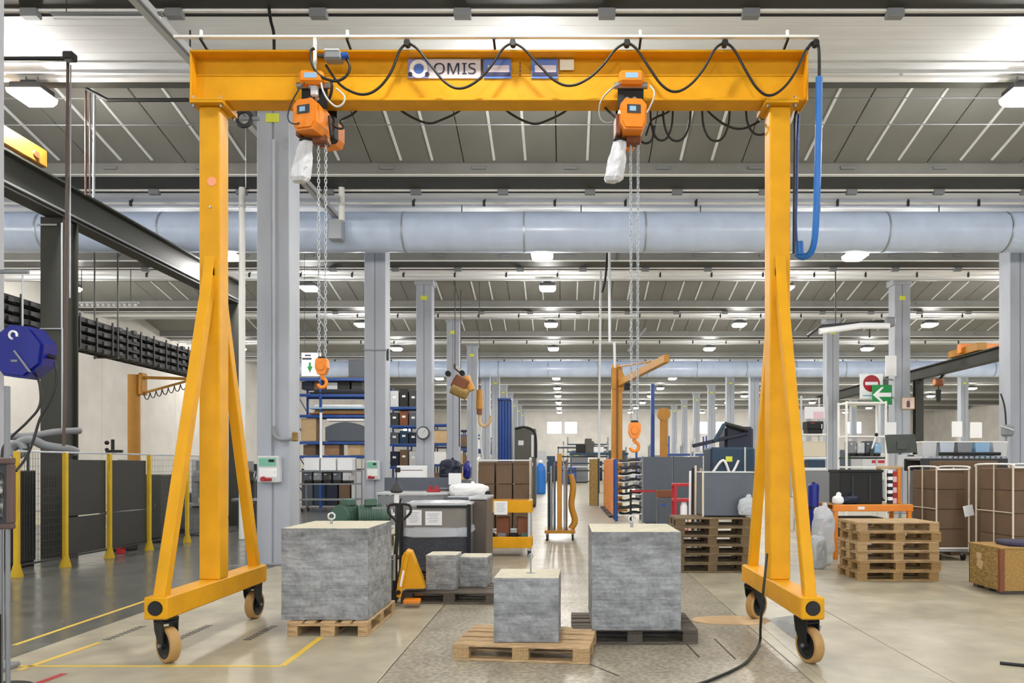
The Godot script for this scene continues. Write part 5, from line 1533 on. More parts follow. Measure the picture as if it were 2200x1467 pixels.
	for i in 5:
		cabinet("grey_bin", ["grey bin at the left end of the steel trolley", "grey bin second along on the steel trolley", "grey bin in the middle of the steel trolley", "grey bin fourth along on the steel trolley", "grey bin at the right end of the steel trolley"][i], Vector3(wx(660 + 21 * i, 27.0), 1.05, -27.3), Vector3(0.31, 0.40, 0.5), 0, ["slate", "mid_grey", "dark_grey", "slate", "light_grey"][i], 1, "paper", "grey bins on the steel trolley")
	for i in 3:
		carton("white box, %s of three on top of the steel trolley" % ["left one", "middle one", "right one"][i], Vector3(wx(668 + 36 * i, 27.0), 1.53, -27.3), Vector3(0.55, 0.46, 0.5), 0, "paper", "white boxes on the steel trolley")
	pump("green pump motor behind the big left concrete cube, the one nearer the lifting eye", Vector3(wx(735, 15.0), 0.24, -15.4), 70.0)
	pump("green pump motor behind the big left concrete cube, lying on the right", Vector3(wx(790, 15.0), 0.24, -15.4), 20.0)
	var st := thing("low_stand", "low timber stand under the green pump motors", "stand", Vector3(wx(760, 15.0), 0, -15.4))
	for z in [-0.35, 0.0, 0.35]:
		part(st, "board", MB.new().box(Vector3(0, 0.215, z), Vector3(1.3, 0.04, 0.3), 0.005), M("old_wood_along_x"))
	for x in [-0.55, 0.55]:
		part(st, "bearer", MB.new().box(Vector3(x, 0.1, 0), Vector3(0.12, 0.2, 1.0), 0.005), M("old_wood_along_z"))
	# work bench
	var bd := 16.0
	var bx := (wx(808, bd) + wx(960, bd)) / 2
	var bw := wx(960, bd) - wx(808, bd)
	var wb := thing("work_bench", "grey work bench with raised back panel behind the wrapped load", "bench", Vector3(bx, 0, -bd - 0.4))
	part(wb, "top", MB.new().box(Vector3(0, 1.09, 0), Vector3(bw, 0.05, 0.8), 0.008), M("light_grey"))
	part(wb, "back_panel", MB.new().box(Vector3(0, 1.28, -0.36), Vector3(bw, 0.30, 0.04), 0.006), M("slate"))
	part(wb, "apron", MB.new().box(Vector3(0, 0.95, 0.36), Vector3(bw - 0.1, 0.2, 0.03), 0.006), M("mid_grey"))
	for x in [-0.46, 0.46]:
		for z in [-0.34, 0.34]:
			part(wb, "leg", MB.new().box(Vector3(x * bw, 0.53, z), Vector3(0.06, 1.06, 0.06), 0.006), M("mid_grey"))
	var vi := thing("bench_vise", "red vise and clamps on the grey work bench", "vise", Vector3(wx(926, bd), 1.118, -bd - 0.3))
	part(vi, "base", MB.new().box(Vector3(0, 0.03, 0), Vector3(0.28, 0.06, 0.16), 0.01), M("red"))
	part(vi, "jaw", MB.new().box(Vector3(-0.06, 0.09, 0), Vector3(0.05, 0.1, 0.16), 0.01), M("red"))
	part(vi, "jaw", MB.new().box(Vector3(0.07, 0.09, 0), Vector3(0.05, 0.1, 0.16), 0.01), M("red"))
	part(vi, "screw", MB.new().cyl(Vector3(0.09, 0.08, 0), Vector3(0.3, 0.08, 0), 0.018, -1, 10), M("steel"))
	part(vi, "handle", MB.new().cyl(Vector3(0.29, 0.08, -0.1), Vector3(0.29, 0.08, 0.1), 0.01, -1, 8), M("steel"))
	var ms := thing("bench_lamp", "dark inspection lamp on a white stem above the wrapped load", "lamp", Vector3(wx(852, 13.6), 0, -13.6))
	part(ms, "post", MB.new().cyl(Vector3(0, 0, 0), Vector3(0, 1.12, 0), 0.03, -1, 12), M("dark_grey"))
	part(ms, "stem", MB.new().cyl(Vector3(0, 0.98, 0), Vector3(0, 1.2, 0), 0.045, -1, 14), M("paper"))
	part(ms, "head", MB.new().lathe([Vector2(0, 1.38), Vector2(0.05, 1.37), Vector2(0.11, 1.27), Vector2(0.12, 1.23), Vector2(0.09, 1.20), Vector2(0, 1.20)], 20), M("dark_grey"))
	part(ms, "flag", MB.new().box(Vector3(0.02, 1.62, 0), Vector3(0.10, 0.09, 0.02), 0.01), M("black"))
	part(ms, "flag_rod", MB.new().cyl(Vector3(0, 1.38, 0), Vector3(0, 1.64, 0), 0.008, -1, 6), M("black"))
	part(ms, "foot", MB.new().cyl(Vector3(0, 0, 0), Vector3(0, 0.03, 0), 0.2, -1, 18), M("black"))
	part(ms, "arm", MB.new().bar(Vector3(-0.45, 0.92, 0), Vector3(0.1, 0.92, 0), 0.04, 0.04, 0.004), M("mid_grey"))
	carton("large white box standing on the far end of the work bench", Vector3(wx(878, 17.2), 0, -17.6), Vector3(0.62, 1.70, 0.5), 0, "paper")
	# wrapped load with black corner strips
	var ld := 10.6
	var wl := thing("wrapped_load", "shrink-wrapped grey load with black corner strips behind the pallet truck", "wrapped load", Vector3((wx(862, ld) + wx(1008, ld)) / 2, 0.146, -ld - 0.45))
	var hw := (wx(1008, ld) - wx(862, ld)) / 2
	var nz := FastNoiseLite.new()
	nz.seed = 5
	nz.frequency = 0.05
	part(wl, "lower_wrap", MB.new().lump(Vector3(0, 0.32, 0), Vector3(hw * 2.05, 0.64, 0.92), nz, 0.03, 0.22, 40, 26), M("dark_wrap"), Vector3.ZERO, "dark crinkled film")
	part(wl, "upper_box", MB.new().box(Vector3(-0.2, 0.79, 0), Vector3(hw * 2 - 0.42, 0.38, 0.9), 0.02), dress(mk("dusty_card", "8c8780", 0.7), mats["column_grey"].albedo_texture, Vector3(1, 1, 1)))
	part(wl, "upper_box", MB.new().box(Vector3(hw - 0.24, 0.79, 0), Vector3(0.42, 0.38, 0.9), 0.02), M("dusty_card"))
	part(wl, "film_skirt", MB.new().lump(Vector3(0, 0.60, 0.02), Vector3(hw * 2.03, 0.16, 0.95), nz, 0.03, 0.25, 40, 10), M("film"))
	part(wl, "top_film", MB.new().lump(Vector3(0, 0.99, 0), Vector3(hw * 2.02, 0.06, 0.93), nz, 0.02, 0.3, 34, 8), M("film"))
	for x in [-1.0, 1.0]:
		part(wl, "corner_strip", MB.new().box(Vector3(x * hw, 0.5, 0.46), Vector3(0.05, 1.0, 0.05), 0.006), M("black"))
	part(wl, "edge_strip", MB.new().box(Vector3(0.1, 0.965, 0.465), Vector3(hw * 2 - 0.25, 0.035, 0.03), 0.004), M("black"))
	sheet_of_paper(wl, Vector3(wx(932, ld) - wl.position.x, 0.80, 0.462), 0.24, 0.20)
	sheet_of_paper(wl, Vector3(wx(890, ld) - wl.position.x, 0.81, 0.470), 0.22, 0.22)
	pallet("dark pallet under the shrink-wrapped load", Vector3(wl.position.x, 0, -ld - 0.45), 0.0, "dark_wood")
	var sb := thing("film_covered_crate", "brown crate under dull film at the right side of the wrapped load", "crate", Vector3(wx(1026, 11.2), 0, -11.75))
	part(sb, "body", MB.new().box(Vector3(0, 0.6, 0), Vector3(0.26, 1.16, 1.0), 0.02), mk("dull_brown", "5f5348", 0.5))
	part(sb, "lid", MB.new().box(Vector3(0, 1.2, 0), Vector3(0.29, 0.04, 1.03), 0.008), M("film"))
	part(sb, "runner", MB.new().box(Vector3(0, 0.02, 0), Vector3(0.2, 0.04, 0.9), 0), M("dark_wood_along_z"))
	lumpy_bag("plastic_bag", "white crumpled plastic bag heaped on the grey bench end", Vector3(wx(1005, 15.2), 1.06, -15.4), Vector3(0.82, 0.26, 0.5), "paper", 3)
	part(get_node("plastic_bag"), "tray_under", MB.new().box(Vector3(0, 0.0, 0), Vector3(0.8, 0.03, 0.5), 0.006), M("light_grey"))
	var tb := thing("side_table", "grey side table under the white crumpled bag", "table", Vector3(wx(1005, 15.2), 0, -15.4))
	part(tb, "top", MB.new().box(Vector3(0, 1.02, 0), Vector3(0.95, 0.05, 0.6), 0.008), M("slate"))
	for x in [-0.42, 0.42]:
		for z in [-0.25, 0.25]:
			part(tb, "leg", MB.new().box(Vector3(x, 0.5, z), Vector3(0.05, 1.0, 0.05), 0.005), M("mid_grey"))
	var pb := thing("paper_block", "white block of papers standing behind the bench, right of its back panel", "papers", Vector3(wx(973, 16.2), 1.12, -16.5))
	part(pb, "block", MB.new().box(Vector3(0, 0.28, 0), Vector3(0.28, 0.26, 0.04), 0.008), M("paper"))
	part(pb, "stand", MB.new().box(Vector3(0, 0.075, 0), Vector3(0.2, 0.15, 0.2), 0.02), M("black"))
	# yellow cart
	var cd := 13.8
	var cw := wx(1141, cd) - wx(1036, cd)
	var yc := thing("shelf_cart", "yellow two-shelf cart with a white sheet on its front, left of the aisle", "cart", Vector3((wx(1141, cd) + wx(1036, cd)) / 2, 0, -cd - 0.3))
	for q in [[0.82, 1.05], [0.16, 0.37]]:
		for z in [-0.29, 0.29]:
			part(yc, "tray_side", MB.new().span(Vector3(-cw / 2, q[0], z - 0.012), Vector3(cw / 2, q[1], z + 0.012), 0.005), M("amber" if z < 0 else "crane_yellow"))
		for x in [-0.5, 0.5]:
			part(yc, "tray_end", MB.new().span(Vector3(x * cw - 0.012, q[0], -0.29), Vector3(x * cw + 0.012, q[1], 0.29), 0.005), M("crane_yellow"))
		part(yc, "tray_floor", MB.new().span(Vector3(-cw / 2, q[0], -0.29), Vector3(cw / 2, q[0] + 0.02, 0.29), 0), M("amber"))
	for x in [-0.46, 0.46]:
		for z in [-0.26, 0.26]:
			part(yc, "leg", MB.new().box(Vector3(x * cw, 0.58, z), Vector3(0.05, 0.95, 0.05), 0.006), M("light_grey"))
	wheel4(yc, cw * 0.45, 0.24, 0.065)
	sheet_of_paper(yc, Vector3(wx(1076, cd) - yc.position.x, 0.91, 0.305), 0.25, 0.25)
	for i in 2:
		carton("brown carton between the shelves of the yellow cart, the %s one" % ["left", "right"][i], Vector3(wx(1079 + 44 * i, cd), 0.385, -cd - 0.3), Vector3(0.24, 0.34, 0.3), 6.0 * i, "rust")
	for i in 4:
		var tool := thing("tool_box", "small dark tool box on the lower tray of the yellow cart, %s from the left" % ["first", "second", "third", "fourth"][i], "tool box", Vector3(wx(1052 + 25 * i, cd), 0.18, -cd - 0.18))
		part(tool, "body", MB.new().box(Vector3(0, 0.13, 0), Vector3(0.17, 0.24, 0.16), 0.02), M(["navy", "mid_grey", "black", "pump_green"][i]))
		part(tool, "handle", MB.new().ring(Vector3(0, 0.25, 0), Vector3.BACK, 0.05, 0.01, 14, 6, -0.2, PI + 0.2), M("light_grey"))
	var pyl := thing("tape_dispenser", "small yellow and black tape dispenser on top of the yellow cart", "dispenser", Vector3(wx(1045, cd), 1.052, -cd - 0.3))
	part(pyl, "frame", MB.new().box(Vector3(0, 0.03, 0), Vector3(0.16, 0.06, 0.1), 0.01), M("label_yellow"))
	part(pyl, "roll", MB.new().cyl(Vector3(0, 0.11, -0.025), Vector3(0, 0.11, 0.025), 0.06, -1, 18), M("black"))
	# cage trolley with brown cartons
	cage_trolley("cage trolley full of brown cartons behind the yellow cart", Vector3(wx(1082, 17.2), 0, -17.6), Vector3(wx(1138, 17.2) - wx(1025, 17.2), 1.87, 0.75))
	for i in 3:
		for j in 3:
			carton("brown carton in the cage behind the yellow cart, %s column, %s" % [["left", "middle", "right"][i], ["lowest", "middle layer", "topmost"][j]], Vector3(wx(1044 + 38 * i, 17.2), 0.21 + 0.53 * j, -17.6), Vector3(0.37, 0.52, 0.6), 0, "cardboard", "cartons in the cage trolley by the yellow cart")
	# dark clothes and gear beyond
	for q in [[968, 1012, 19.0, "navy", 0.55, 0.50, "navy padded bag beyond the grey bench, left of two"], [1004, 1005, 19.4, "reel_blue", 0.2, 0.42, "blue and white bag beyond the grey bench, right of two"]]:
		lumpy_bag("work_bag", q[6], Vector3(wx(q[0], q[2]), 1.35, -q[2]), Vector3(q[4], q[5], 0.4), q[3], int(q[0]))
		part(get_node("work_bag") if q[3] == "navy" else get_node("work_bag_001"), "stand", MB.new().box(Vector3(0, -0.68, 0), Vector3(0.22, 1.33, 0.3), 0.01), M("mid_grey"))
	# hoist hanging in the second aisle
	var bh := thing("brown_hoist", "brown and amber hoist trolley hanging by the fourth column of the left row", "hoist", at(984, 828, 26.5))
	part(bh, "body", MB.new().box(Vector3(0.1, 0.05, 0), Vector3(0.55, 0.5, 0.5), 0.05, Basis(Vector3.BACK, -0.5)), M("rust"))
	part(bh, "drum", MB.new().cyl(Vector3(-0.2, -0.1, 0.1), Vector3(0.35, -0.35, 0.1), 0.2, -1, 16), M("plywood"))
	part(bh, "motor", MB.new().cyl(Vector3(0.25, 0.3, 0), Vector3(0.45, -0.2, 0), 0.18, -1, 16), M("amber"))
	part(bh, "wheel", MB.new().cyl(Vector3(-0.35, 0.42, -0.1), Vector3(-0.35, 0.42, 0.1), 0.1, -1, 14), M("black"))
	part(bh, "wheel", MB.new().cyl(Vector3(0.15, 0.44, -0.1), Vector3(0.15, 0.44, 0.1), 0.1, -1, 14), M("black"))
	part(bh, "hanging_rail", MB.new().box(Vector3(0, 0.58, 0), Vector3(0.08, 0.16, 1.6), 0.01), M("steel_dark"))
	for z in [-0.7, 0.7]: part(bh, "drop_rod", MB.new().cyl(Vector3(0, 0.6, z), Vector3(0, 3.6, z), 0.015, -1, 6), M("dark_grey"))
	part(bh, "drop_cable", MB.new().cyl(Vector3(0.05, -0.4, 0), Vector3(0.05, -2.2, 0), 0.02, -1, 6), M("black"))
	var th := thing("chain_hoist_small", "slim amber hoist with pale hose hanging left of the aisle", "hoist", at(1030, 858, 27.0))
	part(th, "casing", MB.new().cyl(Vector3(0, 0.35, 0), Vector3(0, -0.35, 0), 0.11, 0.13, 16), M("amber"))
	part(th, "band", MB.new().cyl(Vector3(0, -0.35, 0), Vector3(0, -0.55, 0), 0.10, -1, 16), M("rust"))
	part(th, "grip", MB.new().tube(curve_pts([Vector3(0, -0.55, 0), Vector3(0.02, -0.85, 0), Vector3(0.18, -0.98, 0), Vector3(0.38, -0.8, 0), Vector3(0.42, -0.6, 0)]), 0.06, 10), M("kraft"))
	part(th, "hose", MB.new().tube(curve_pts([Vector3(0.1, -0.9, 0), Vector3(0.05, -1.4, 0.05), Vector3(0.12, -2.2, 0)]), 0.035, 8), M("light_grey"))
	part(th, "hanger", MB.new().cyl(Vector3(0, 0.35, 0), Vector3(0, 4.88, 0), 0.012, -1, 6), M("dark_grey"))
	# blue curtained rack
	var br := thing("blue_curtain_rack", "tall dark blue covered rack left of the aisle", "rack", Vector3(wx(1084, 33.0), 0, -33.5))
	for i in 4:
		part(br, "curtain_fold", MB.new().cyl(Vector3(-0.2 + 0.13 * i, 0.35, 0.4), Vector3(-0.2 + 0.13 * i, 4.6, 0.4), 0.085, -1, 12), M("rack_blue"))
	for x in [-0.27, 0.27]:
		part(br, "post", MB.new().box(Vector3(x, 2.35, 0), Vector3(0.07, 4.7, 0.9), 0.006), M("navy"))
	part(br, "top_bar", MB.new().box(Vector3(0, 4.66, 0.1), Vector3(0.62, 0.08, 1.0), 0.006), M("rack_blue"))
	part(br, "foot", MB.new().box(Vector3(0, 0.17, 0), Vector3(0.6, 0.34, 0.9), 0.01), M("navy"))
	# dark rounded machine
	cabinet("machine_hood", "dark grey machine with a rounded hood beyond the cage trolley", Vector3(wx(1128, 30.0), 0, -30.6), Vector3(0.85, 3.2, 1.0), 0, "steel_dark", 1, "light_grey")
	part(get_node("machine_hood"), "hood_edge", MB.new().tube(curve_pts([Vector3(-0.42, 3.2, 0.52), Vector3(0.0, 3.26, 0.52), Vector3(0.35, 3.1, 0.52), Vector3(0.44, 2.7, 0.52), Vector3(0.44, 2.0, 0.52)]), 0.05, 8), M("black"))
	part(get_node("machine_hood"), "side_light", MB.new().box(Vector3(0.3, 2.5, 0.53), Vector3(0.1, 0.9, 0.02), 0.01), M("light_grey"))
	# A-frame trolley in the aisle
	var ad := 16.7
	var af := thing("panel_trolley", "yellow trolley carrying upright grey panels and an amber cover in the aisle", "trolley", Vector3(wx(1203, ad), 0, -ad - 0.5))
	part(af, "base_frame", MB.new().box(Vector3(0, 0.20, 0), Vector3(0.70, 0.07, 1.0), 0.01), M("amber"))
	wheel4(af, 0.29, 0.42, 0.08)
	part(af, "centre_post", MB.new().box(Vector3(-0.01, 1.1, 0.42), Vector3(0.11, 1.75, 0.07), 0.01), M("amber"))
	part(af, "centre_post", MB.new().box(Vector3(-0.01, 1.1, -0.42), Vector3(0.11, 1.75, 0.07), 0.01), M("amber"))
	for q in [[-0.20, 1.45, "mid_grey"], [-0.13, 1.55, "slate"], [-0.26, 1.3, "dark_grey"], [0.10, 1.5, "mid_grey"], [0.15, 1.6, "dull_brown"]]:
		part(af, "panel", MB.new().box(Vector3(q[0], 0.24 + q[1] / 2, 0.0), Vector3(0.045, q[1], 0.85), 0.005), M(q[2]))
	part(af, "amber_cover", MB.new().tube(curve_pts([Vector3(0.24, 1.5, 0.3), Vector3(0.30, 1.2, 0.3), Vector3(0.26, 0.8, 0.3), Vector3(0.34, 0.45, 0.3), Vector3(0.25, 0.26, 0.3)]), 0.075, 10), M("amber"))
	# blue tank with white cap
	var tk := thing("blue_tank", "upright blue cylinder with a white cap far down the aisle", "tank", Vector3(wx(1161, 44.0), 0, -44.0))
	part(tk, "shell", MB.new().lathe([Vector2(0, 1.85), Vector2(0.16, 1.82), Vector2(0.28, 1.65), Vector2(0.32, 1.4), Vector2(0.32, 0.1), Vector2(0.28, 0.0), Vector2(0, 0)], 20), M("hose_blue"))
	part(tk, "cap", MB.new().ball(Vector3(0, 1.92, 0), Vector3(0.14, 0.12, 0.14)), M("paper"))
	# right of the aisle: amber panels, blue rack, grey panels
	for i in 4:
		var dd := 24.0 + 1.5 * i
		var ap := thing("amber_panel", "amber upright panel beside the blue rack, %s" % ["nearest of the row", "second of the row", "third of the row", "farthest of the row"][i], "panel", Vector3(1.60, 0, -dd - 0.7), 0, "amber panels along the aisle")
		part(ap, "sheet", MB.new().box(Vector3(0, 1.0, 0), Vector3(0.05, 1.85, 1.42), 0.008), M("orange"))
		part(ap, "stiffener", MB.new().bar(Vector3(-0.035, 0.3, 0.65), Vector3(-0.035, 1.1, -0.65), 0.03, 0.02, 0.003), M("amber"))
		part(ap, "foot", MB.new().box(Vector3(0.0, 0.035, 0), Vector3(0.3, 0.07, 1.2), 0.008), M("dark_grey"))
	var op := thing("olive_panel", "olive-brown upright panel left of the amber panels", "panel", Vector3(wx(1276, 31.0), 0, -31.3))
	part(op, "sheet", MB.new().box(Vector3(0, 1.0, 0), Vector3(0.36, 1.95, 0.3), 0.01), M("plywood"))
	part(op, "edge", MB.new().box(Vector3(0.19, 1.0, 0), Vector3(0.04, 1.98, 0.32), 0.005), M("black"))
	var tr := thing("tray_rack", "blue-posted rack of dark and white curved trays, right of the aisle", "rack", Vector3(wx(1354, 22.5), 0, -22.9))
	for x in [-0.42, 0.38]:
		for z in [-0.35, 0.35]:
			part(tr, "post", MB.new().box(Vector3(x, 0.95, z), Vector3(0.09 if x < 0 else 0.06, 1.9, 0.07), 0.006), M("rack_blue" if x < 0 else "mid_grey"))
	for i in 9:
		var y := 0.18 + 0.2 * i
		part(tr, "tray", MB.new().bar(Vector3(-0.38, y, 0.1), Vector3(0.36, y + 0.05, 0.1), 0.7, 0.025, 0.004, Vector3.UP), M(["paper", "black", "light_grey"][i % 3]))
		part(tr, "tray_load", MB.new().tube(curve_pts([Vector3(-0.33, y + 0.09, 0.3), Vector3(-0.15, y + 0.05, 0.3), Vector3(0.1, y + 0.11, 0.3), Vector3(0.32, y + 0.08, 0.3)]), 0.035, 8), M(["black", "slate", "dark_grey"][i % 3]))
	for i in 2:
		var gp := thing("grey_partition", "%s mid-grey partition panel right of the tray rack" % ["left", "right"][i], "partition", Vector3([wx(1416, 21.0), wx(1482, 21.0)][i], 0, -21.3))
		part(gp, "sheet", MB.new().box(Vector3(0, 1.0, 0), Vector3(0.84, 1.9, 0.05), 0.006), M("slate"))
		part(gp, "edge_post", MB.new().box(Vector3(0.435, 1.0, 0), Vector3(0.03, 1.96, 0.06), 0.004), M("light_grey"))
		part(gp, "foot", MB.new().box(Vector3(0, 0.03, 0), Vector3(0.7, 0.06, 0.4), 0.006), M("dark_grey"))
		part(gp, "edge_post", MB.new().box(Vector3(-0.435, 1.0, 0), Vector3(0.03, 1.96, 0.06), 0.004), M("mid_grey"))
	var bt := thing("barrier_tape", "red and white barrier tape stretched between two black stands in front of the grey partitions", "barrier", Vector3(wx(1425, 18.0), 0, -18.0))
	for x in [wx(1355, 18.0), wx(1415, 18.0)]:
		var lx: float = x - bt.position.x
		part(bt, "stand", MB.new().cyl(Vector3(lx, 0, 0), Vector3(lx, 1.12, 0), 0.025, -1, 10), M("black"))
		part(bt, "stand_foot", MB.new().cyl(Vector3(lx, 0, 0), Vector3(lx, 0.04, 0), 0.16, -1, 16), M("black"))
	part(bt, "tape", MB.new().box(Vector3((wx(1355, 18.0) + wx(1415, 18.0)) / 2 - bt.position.x, 1.08, 0), Vector3(wx(1415, 18.0) - wx(1355, 18.0), 0.05, 0.004), 0), M("red"))
	cabinet("waste_bin", "grey bin with blue bag between the tray rack and the red frame cart", Vector3(wx(1435, 17.0), 0, -17.4), Vector3(0.42, 0.95, 0.4), 0, "slate", 1, "blue")
	carton("dark brown carton on top of the grey bin in front of the partitions", Vector3(wx(1435, 17.0), 0.952, -17.4), Vector3(0.40, 0.17, 0.3), 4, "rust")
	var rc := thing("red_cart", "red framed bottle cart in front of the right grey partition", "cart", Vector3(wx(1474, 15.2), 0, -15.5))
	for x in [-0.2, 0.2]:
		for z in [-0.18, 0.18]:
			part(rc, "post", MB.new().box(Vector3(x, 0.72, z), Vector3(0.05, 1.2, 0.05), 0.006), M("red"))
	for y in [0.35, 0.98, 1.3]:
		part(rc, "shelf", MB.new().box(Vector3(0, y, 0), Vector3(0.46, 0.06, 0.42), 0.006), M("red"))
	part(rc, "white_bottle", MB.new().lathe([Vector2(0, 0.98), Vector2(0.05, 0.95), Vector2(0.075, 0.85), Vector2(0.075, 0.38), Vector2(0, 0.38)], 18), M("paper"), Vector3(-0.02, 0, 0.12))
	part(rc, "amber_can", MB.new().cyl(Vector3(0.13, 0.38, 0.1), Vector3(0.13, 0.62, 0.1), 0.07, -1, 16), M("orange"))
	wheel4(rc, 0.18, 0.16, 0.06)
	var rl := thing("profile_bundle", "bundle of upright white and black profiles left of the large grey crate", "profiles", Vector3(wx(1497, 13.6), 0, -13.8))
	for i in 5:
		part(rl, "profile", MB.new().bar(Vector3(-0.10 + 0.05 * i, 0.0, 0.05 * (i % 2)), Vector3(-0.10 + 0.05 * i + 0.03, 1.60 + 0.05 * (i % 3), -0.1), 0.035, 0.06, 0.004), M(["paper", "black", "strap", "black", "kraft"][i]))
	# dark pallets with grey crate
	for i in 6:
		pallet("weathered brown pallet of the stack under the grey crate, %s" % ["bottom one", "second from the floor", "third from the floor", "fourth from the floor", "fifth from the floor", "top one"][i], Vector3(wx(1533, 11.75) + 0.015 * ((i * 7) % 3 - 1), 0.144 * i + 0.001, -12.15 - 0.02 * (i % 2)), 0.0, "old_wood", "brown pallets under the grey crate")
	var gc := thing("grey_crate", "large smooth grey crate on the brown pallet stack left of the right crane leg", "crate", Vector3(wx(1566, 12.0), 0.87, -12.3))
	part(gc, "body", MB.new().box(Vector3(0, 0.36, 0), Vector3(0.82, 0.70, 0.6), 0.012), dress(mk("crate_grey", "585e67", 0.4), mats["column_grey"].albedo_texture, Vector3(1, 1, 1)))
	part(gc, "lid", MB.new().box(Vector3(0, 0.72, 0), Vector3(0.84, 0.025, 0.62), 0.006), M("light_grey"))
	part(gc, "edge_strip", MB.new().box(Vector3(-0.42, 0.36, 0.3), Vector3(0.03, 0.72, 0.03), 0.004), M("strap"))
	lumpy_bag("plastic_bag", "clear plastic bag caught between the grey crate and the right crane leg", Vector3(wx(1603, 11.9), 0.90, -11.85), Vector3(0.28, 0.28, 0.2), "clear_bag", 8)
	# blue machinery
	var bm := thing("blue_machine", "big dark blue machine with a raised boom, left of the right crane leg", "machine", Vector3(wx(1560, 28.0), 0, -29.0))
	part(bm, "body", MB.new().box(Vector3(0.3, 1.3, 0), Vector3(1.7, 2.2, 1.6), 0.08), M("machine_blue"))
	part(bm, "upper_body", MB.new().box(Vector3(0.6, 2.75, 0), Vector3(1.1, 0.9, 1.2), 0.1), M("navy"))
	part(bm, "boom", MB.new().bar(Vector3(-1.2, 2.45, 0.6), Vector3(0.9, 2.95, 0.6), 0.2, 0.14, 0.02), M("navy"))
	part(bm, "arm", MB.new().bar(Vector3(-0.4, 2.6, 0.7), Vector3(0.0, 3.3, 0.7), 0.18, 0.14, 0.02), M("machine_blue"))
	part(bm, "cylinder", MB.new().cyl(Vector3(0.0, 3.3, 0.7), Vector3(0.9, 3.05, 0.7), 0.09, -1, 14), M("black"))
	part(bm, "wheel", MB.new().cyl(Vector3(-0.3, 0.4, 0.7), Vector3(-0.3, 0.4, 0.95), 0.4, -1, 24), M("rubber"))
	part(bm, "wheel", MB.new().cyl(Vector3(0.8, 0.4, 0.7), Vector3(0.8, 0.4, 0.95), 0.4, -1, 24), M("rubber"))
	part(bm, "sticker", MB.new().box(Vector3(0.15, 1.95, 0.82), Vector3(0.25, 0.2, 0.02), 0), M("label_yellow"))
	part(bm, "ladder", MB.new().box(Vector3(0.75, 1.6, 0.85), Vector3(0.06, 1.6, 0.06), 0.01), M("light_grey"))
	part(bm, "hose", MB.new().tube(curve_pts([Vector3(-0.5, 1.4, 0.85), Vector3(-0.1, 1.9, 0.95), Vector3(0.2, 1.4, 0.9), Vector3(0.5, 1.9, 0.9)]), 0.05, 8), M("paper"))
	# amber pillar crane
	var jc := thing("jib_crane", "amber jib crane with its long arm reaching forward over the right aisle", "jib crane", Vector3(wx(1325, 28.0), 0, -28.0))
	part(jc, "pillar", MB.new().box(Vector3(0, 2.7, 0), Vector3(0.40, 5.4, 0.36), 0.02), M("amber"))
	part(jc, "pillar_rib", MB.new().box(Vector3(0, 2.7, 0.2), Vector3(0.06, 5.3, 0.06), 0.01), M("rust"))
	part(jc, "head", MB.new().prism(PackedVector2Array([Vector2(-0.2, 4.6), Vector2(-0.2, 5.5), Vector2(0.1, 5.5), Vector2(0.4, 4.75), Vector2(0.2, 4.5)]), -0.15, 0.2), M("amber"))
	part(jc, "arm", MB.new().bar(Vector3(0.1, 4.8, 0.1), Vector3(1.08, 4.9, 5.9), 0.16, 0.24, 0.01), M("amber"))
	part(jc, "tie_rod", MB.new().cyl(Vector3(0.0, 5.42, 0.1), Vector3(0.8, 5.05, 4.2), 0.03, -1, 8), M("amber"))
	part(jc, "trolley", MB.new().box(Vector3(0.3, 4.55, 1.2), Vector3(0.24, 0.22, 0.36), 0.03), M("black"))
	part(jc, "base", MB.new().box(Vector3(0.1, 0.03, 0), Vector3(0.56, 0.06, 0.6), 0.01), M("amber"))
	for q in [[1426, 30.0, 890, "amber", "short amber post with hoist head behind the grey partitions"], [1402, 31.0, 825, "rack_blue", "slender blue pillar right of the amber jib crane"]]:
		var pp := thing("machine_post", q[4], "post", Vector3(wx(q[0], q[1]), 0, -q[1]))
		var h := wy(q[2], q[1])
		part(pp, "shaft", MB.new().box(Vector3(0, h / 2, 0), Vector3(0.30 if q[3] == "amber" else 0.15, h, 0.2), 0.02), M(q[3]))
		part(pp, "base", MB.new().box(Vector3(0, 0.03, 0), Vector3(0.5, 0.06, 0.5), 0.01), M("dark_grey"))
		if q[3] == "amber":
			part(pp, "head", MB.new().cyl(Vector3(0, h, -0.12), Vector3(0, h, 0.12), 0.26, -1, 20), M("amber"))
	solo("plain_conduit", "thin pale conduit hanging from the roof beside the amber jib crane", "conduit", MB.new().tube([Vector3(wx(1291, 24.0), EYE + 6.43, -24.0), at(1288, 840, 24.0), at(1287, 985, 24.0)], 0.035, 8), M("light_grey"))
	solo("thin_conduit", "thin white conduit hanging from the roof left of the right hoist chain", "conduit", MB.new().tube([Vector3(wx(1309, 22.0), EYE + 6.85, -22.0), at(1310, 735, 22.0), at(1320, 735, 22.0), at(1321, 790, 22.0)], 0.04, 8), M("light_grey"))
	solo("slanted_rod", "dark slanted rod under the roof left of the right hoist chain", "rod", MB.new().tube([Vector3(wx(1306, 22.5), EYE + 6.72, -22.5), at(1303, 575, 22.5), at(1300, 605, 22.5), at(1294, 628, 22.5)], 0.035, 8), M("black"))
	solo("slanted_stay", "thin slanted stay rising beside the right hoist chain", "rod", MB.new().tube([at(1350, 755, 24.0), at(1388, 705, 24.0)], 0.035, 8), M("mid_grey"))
	fill_shelves()

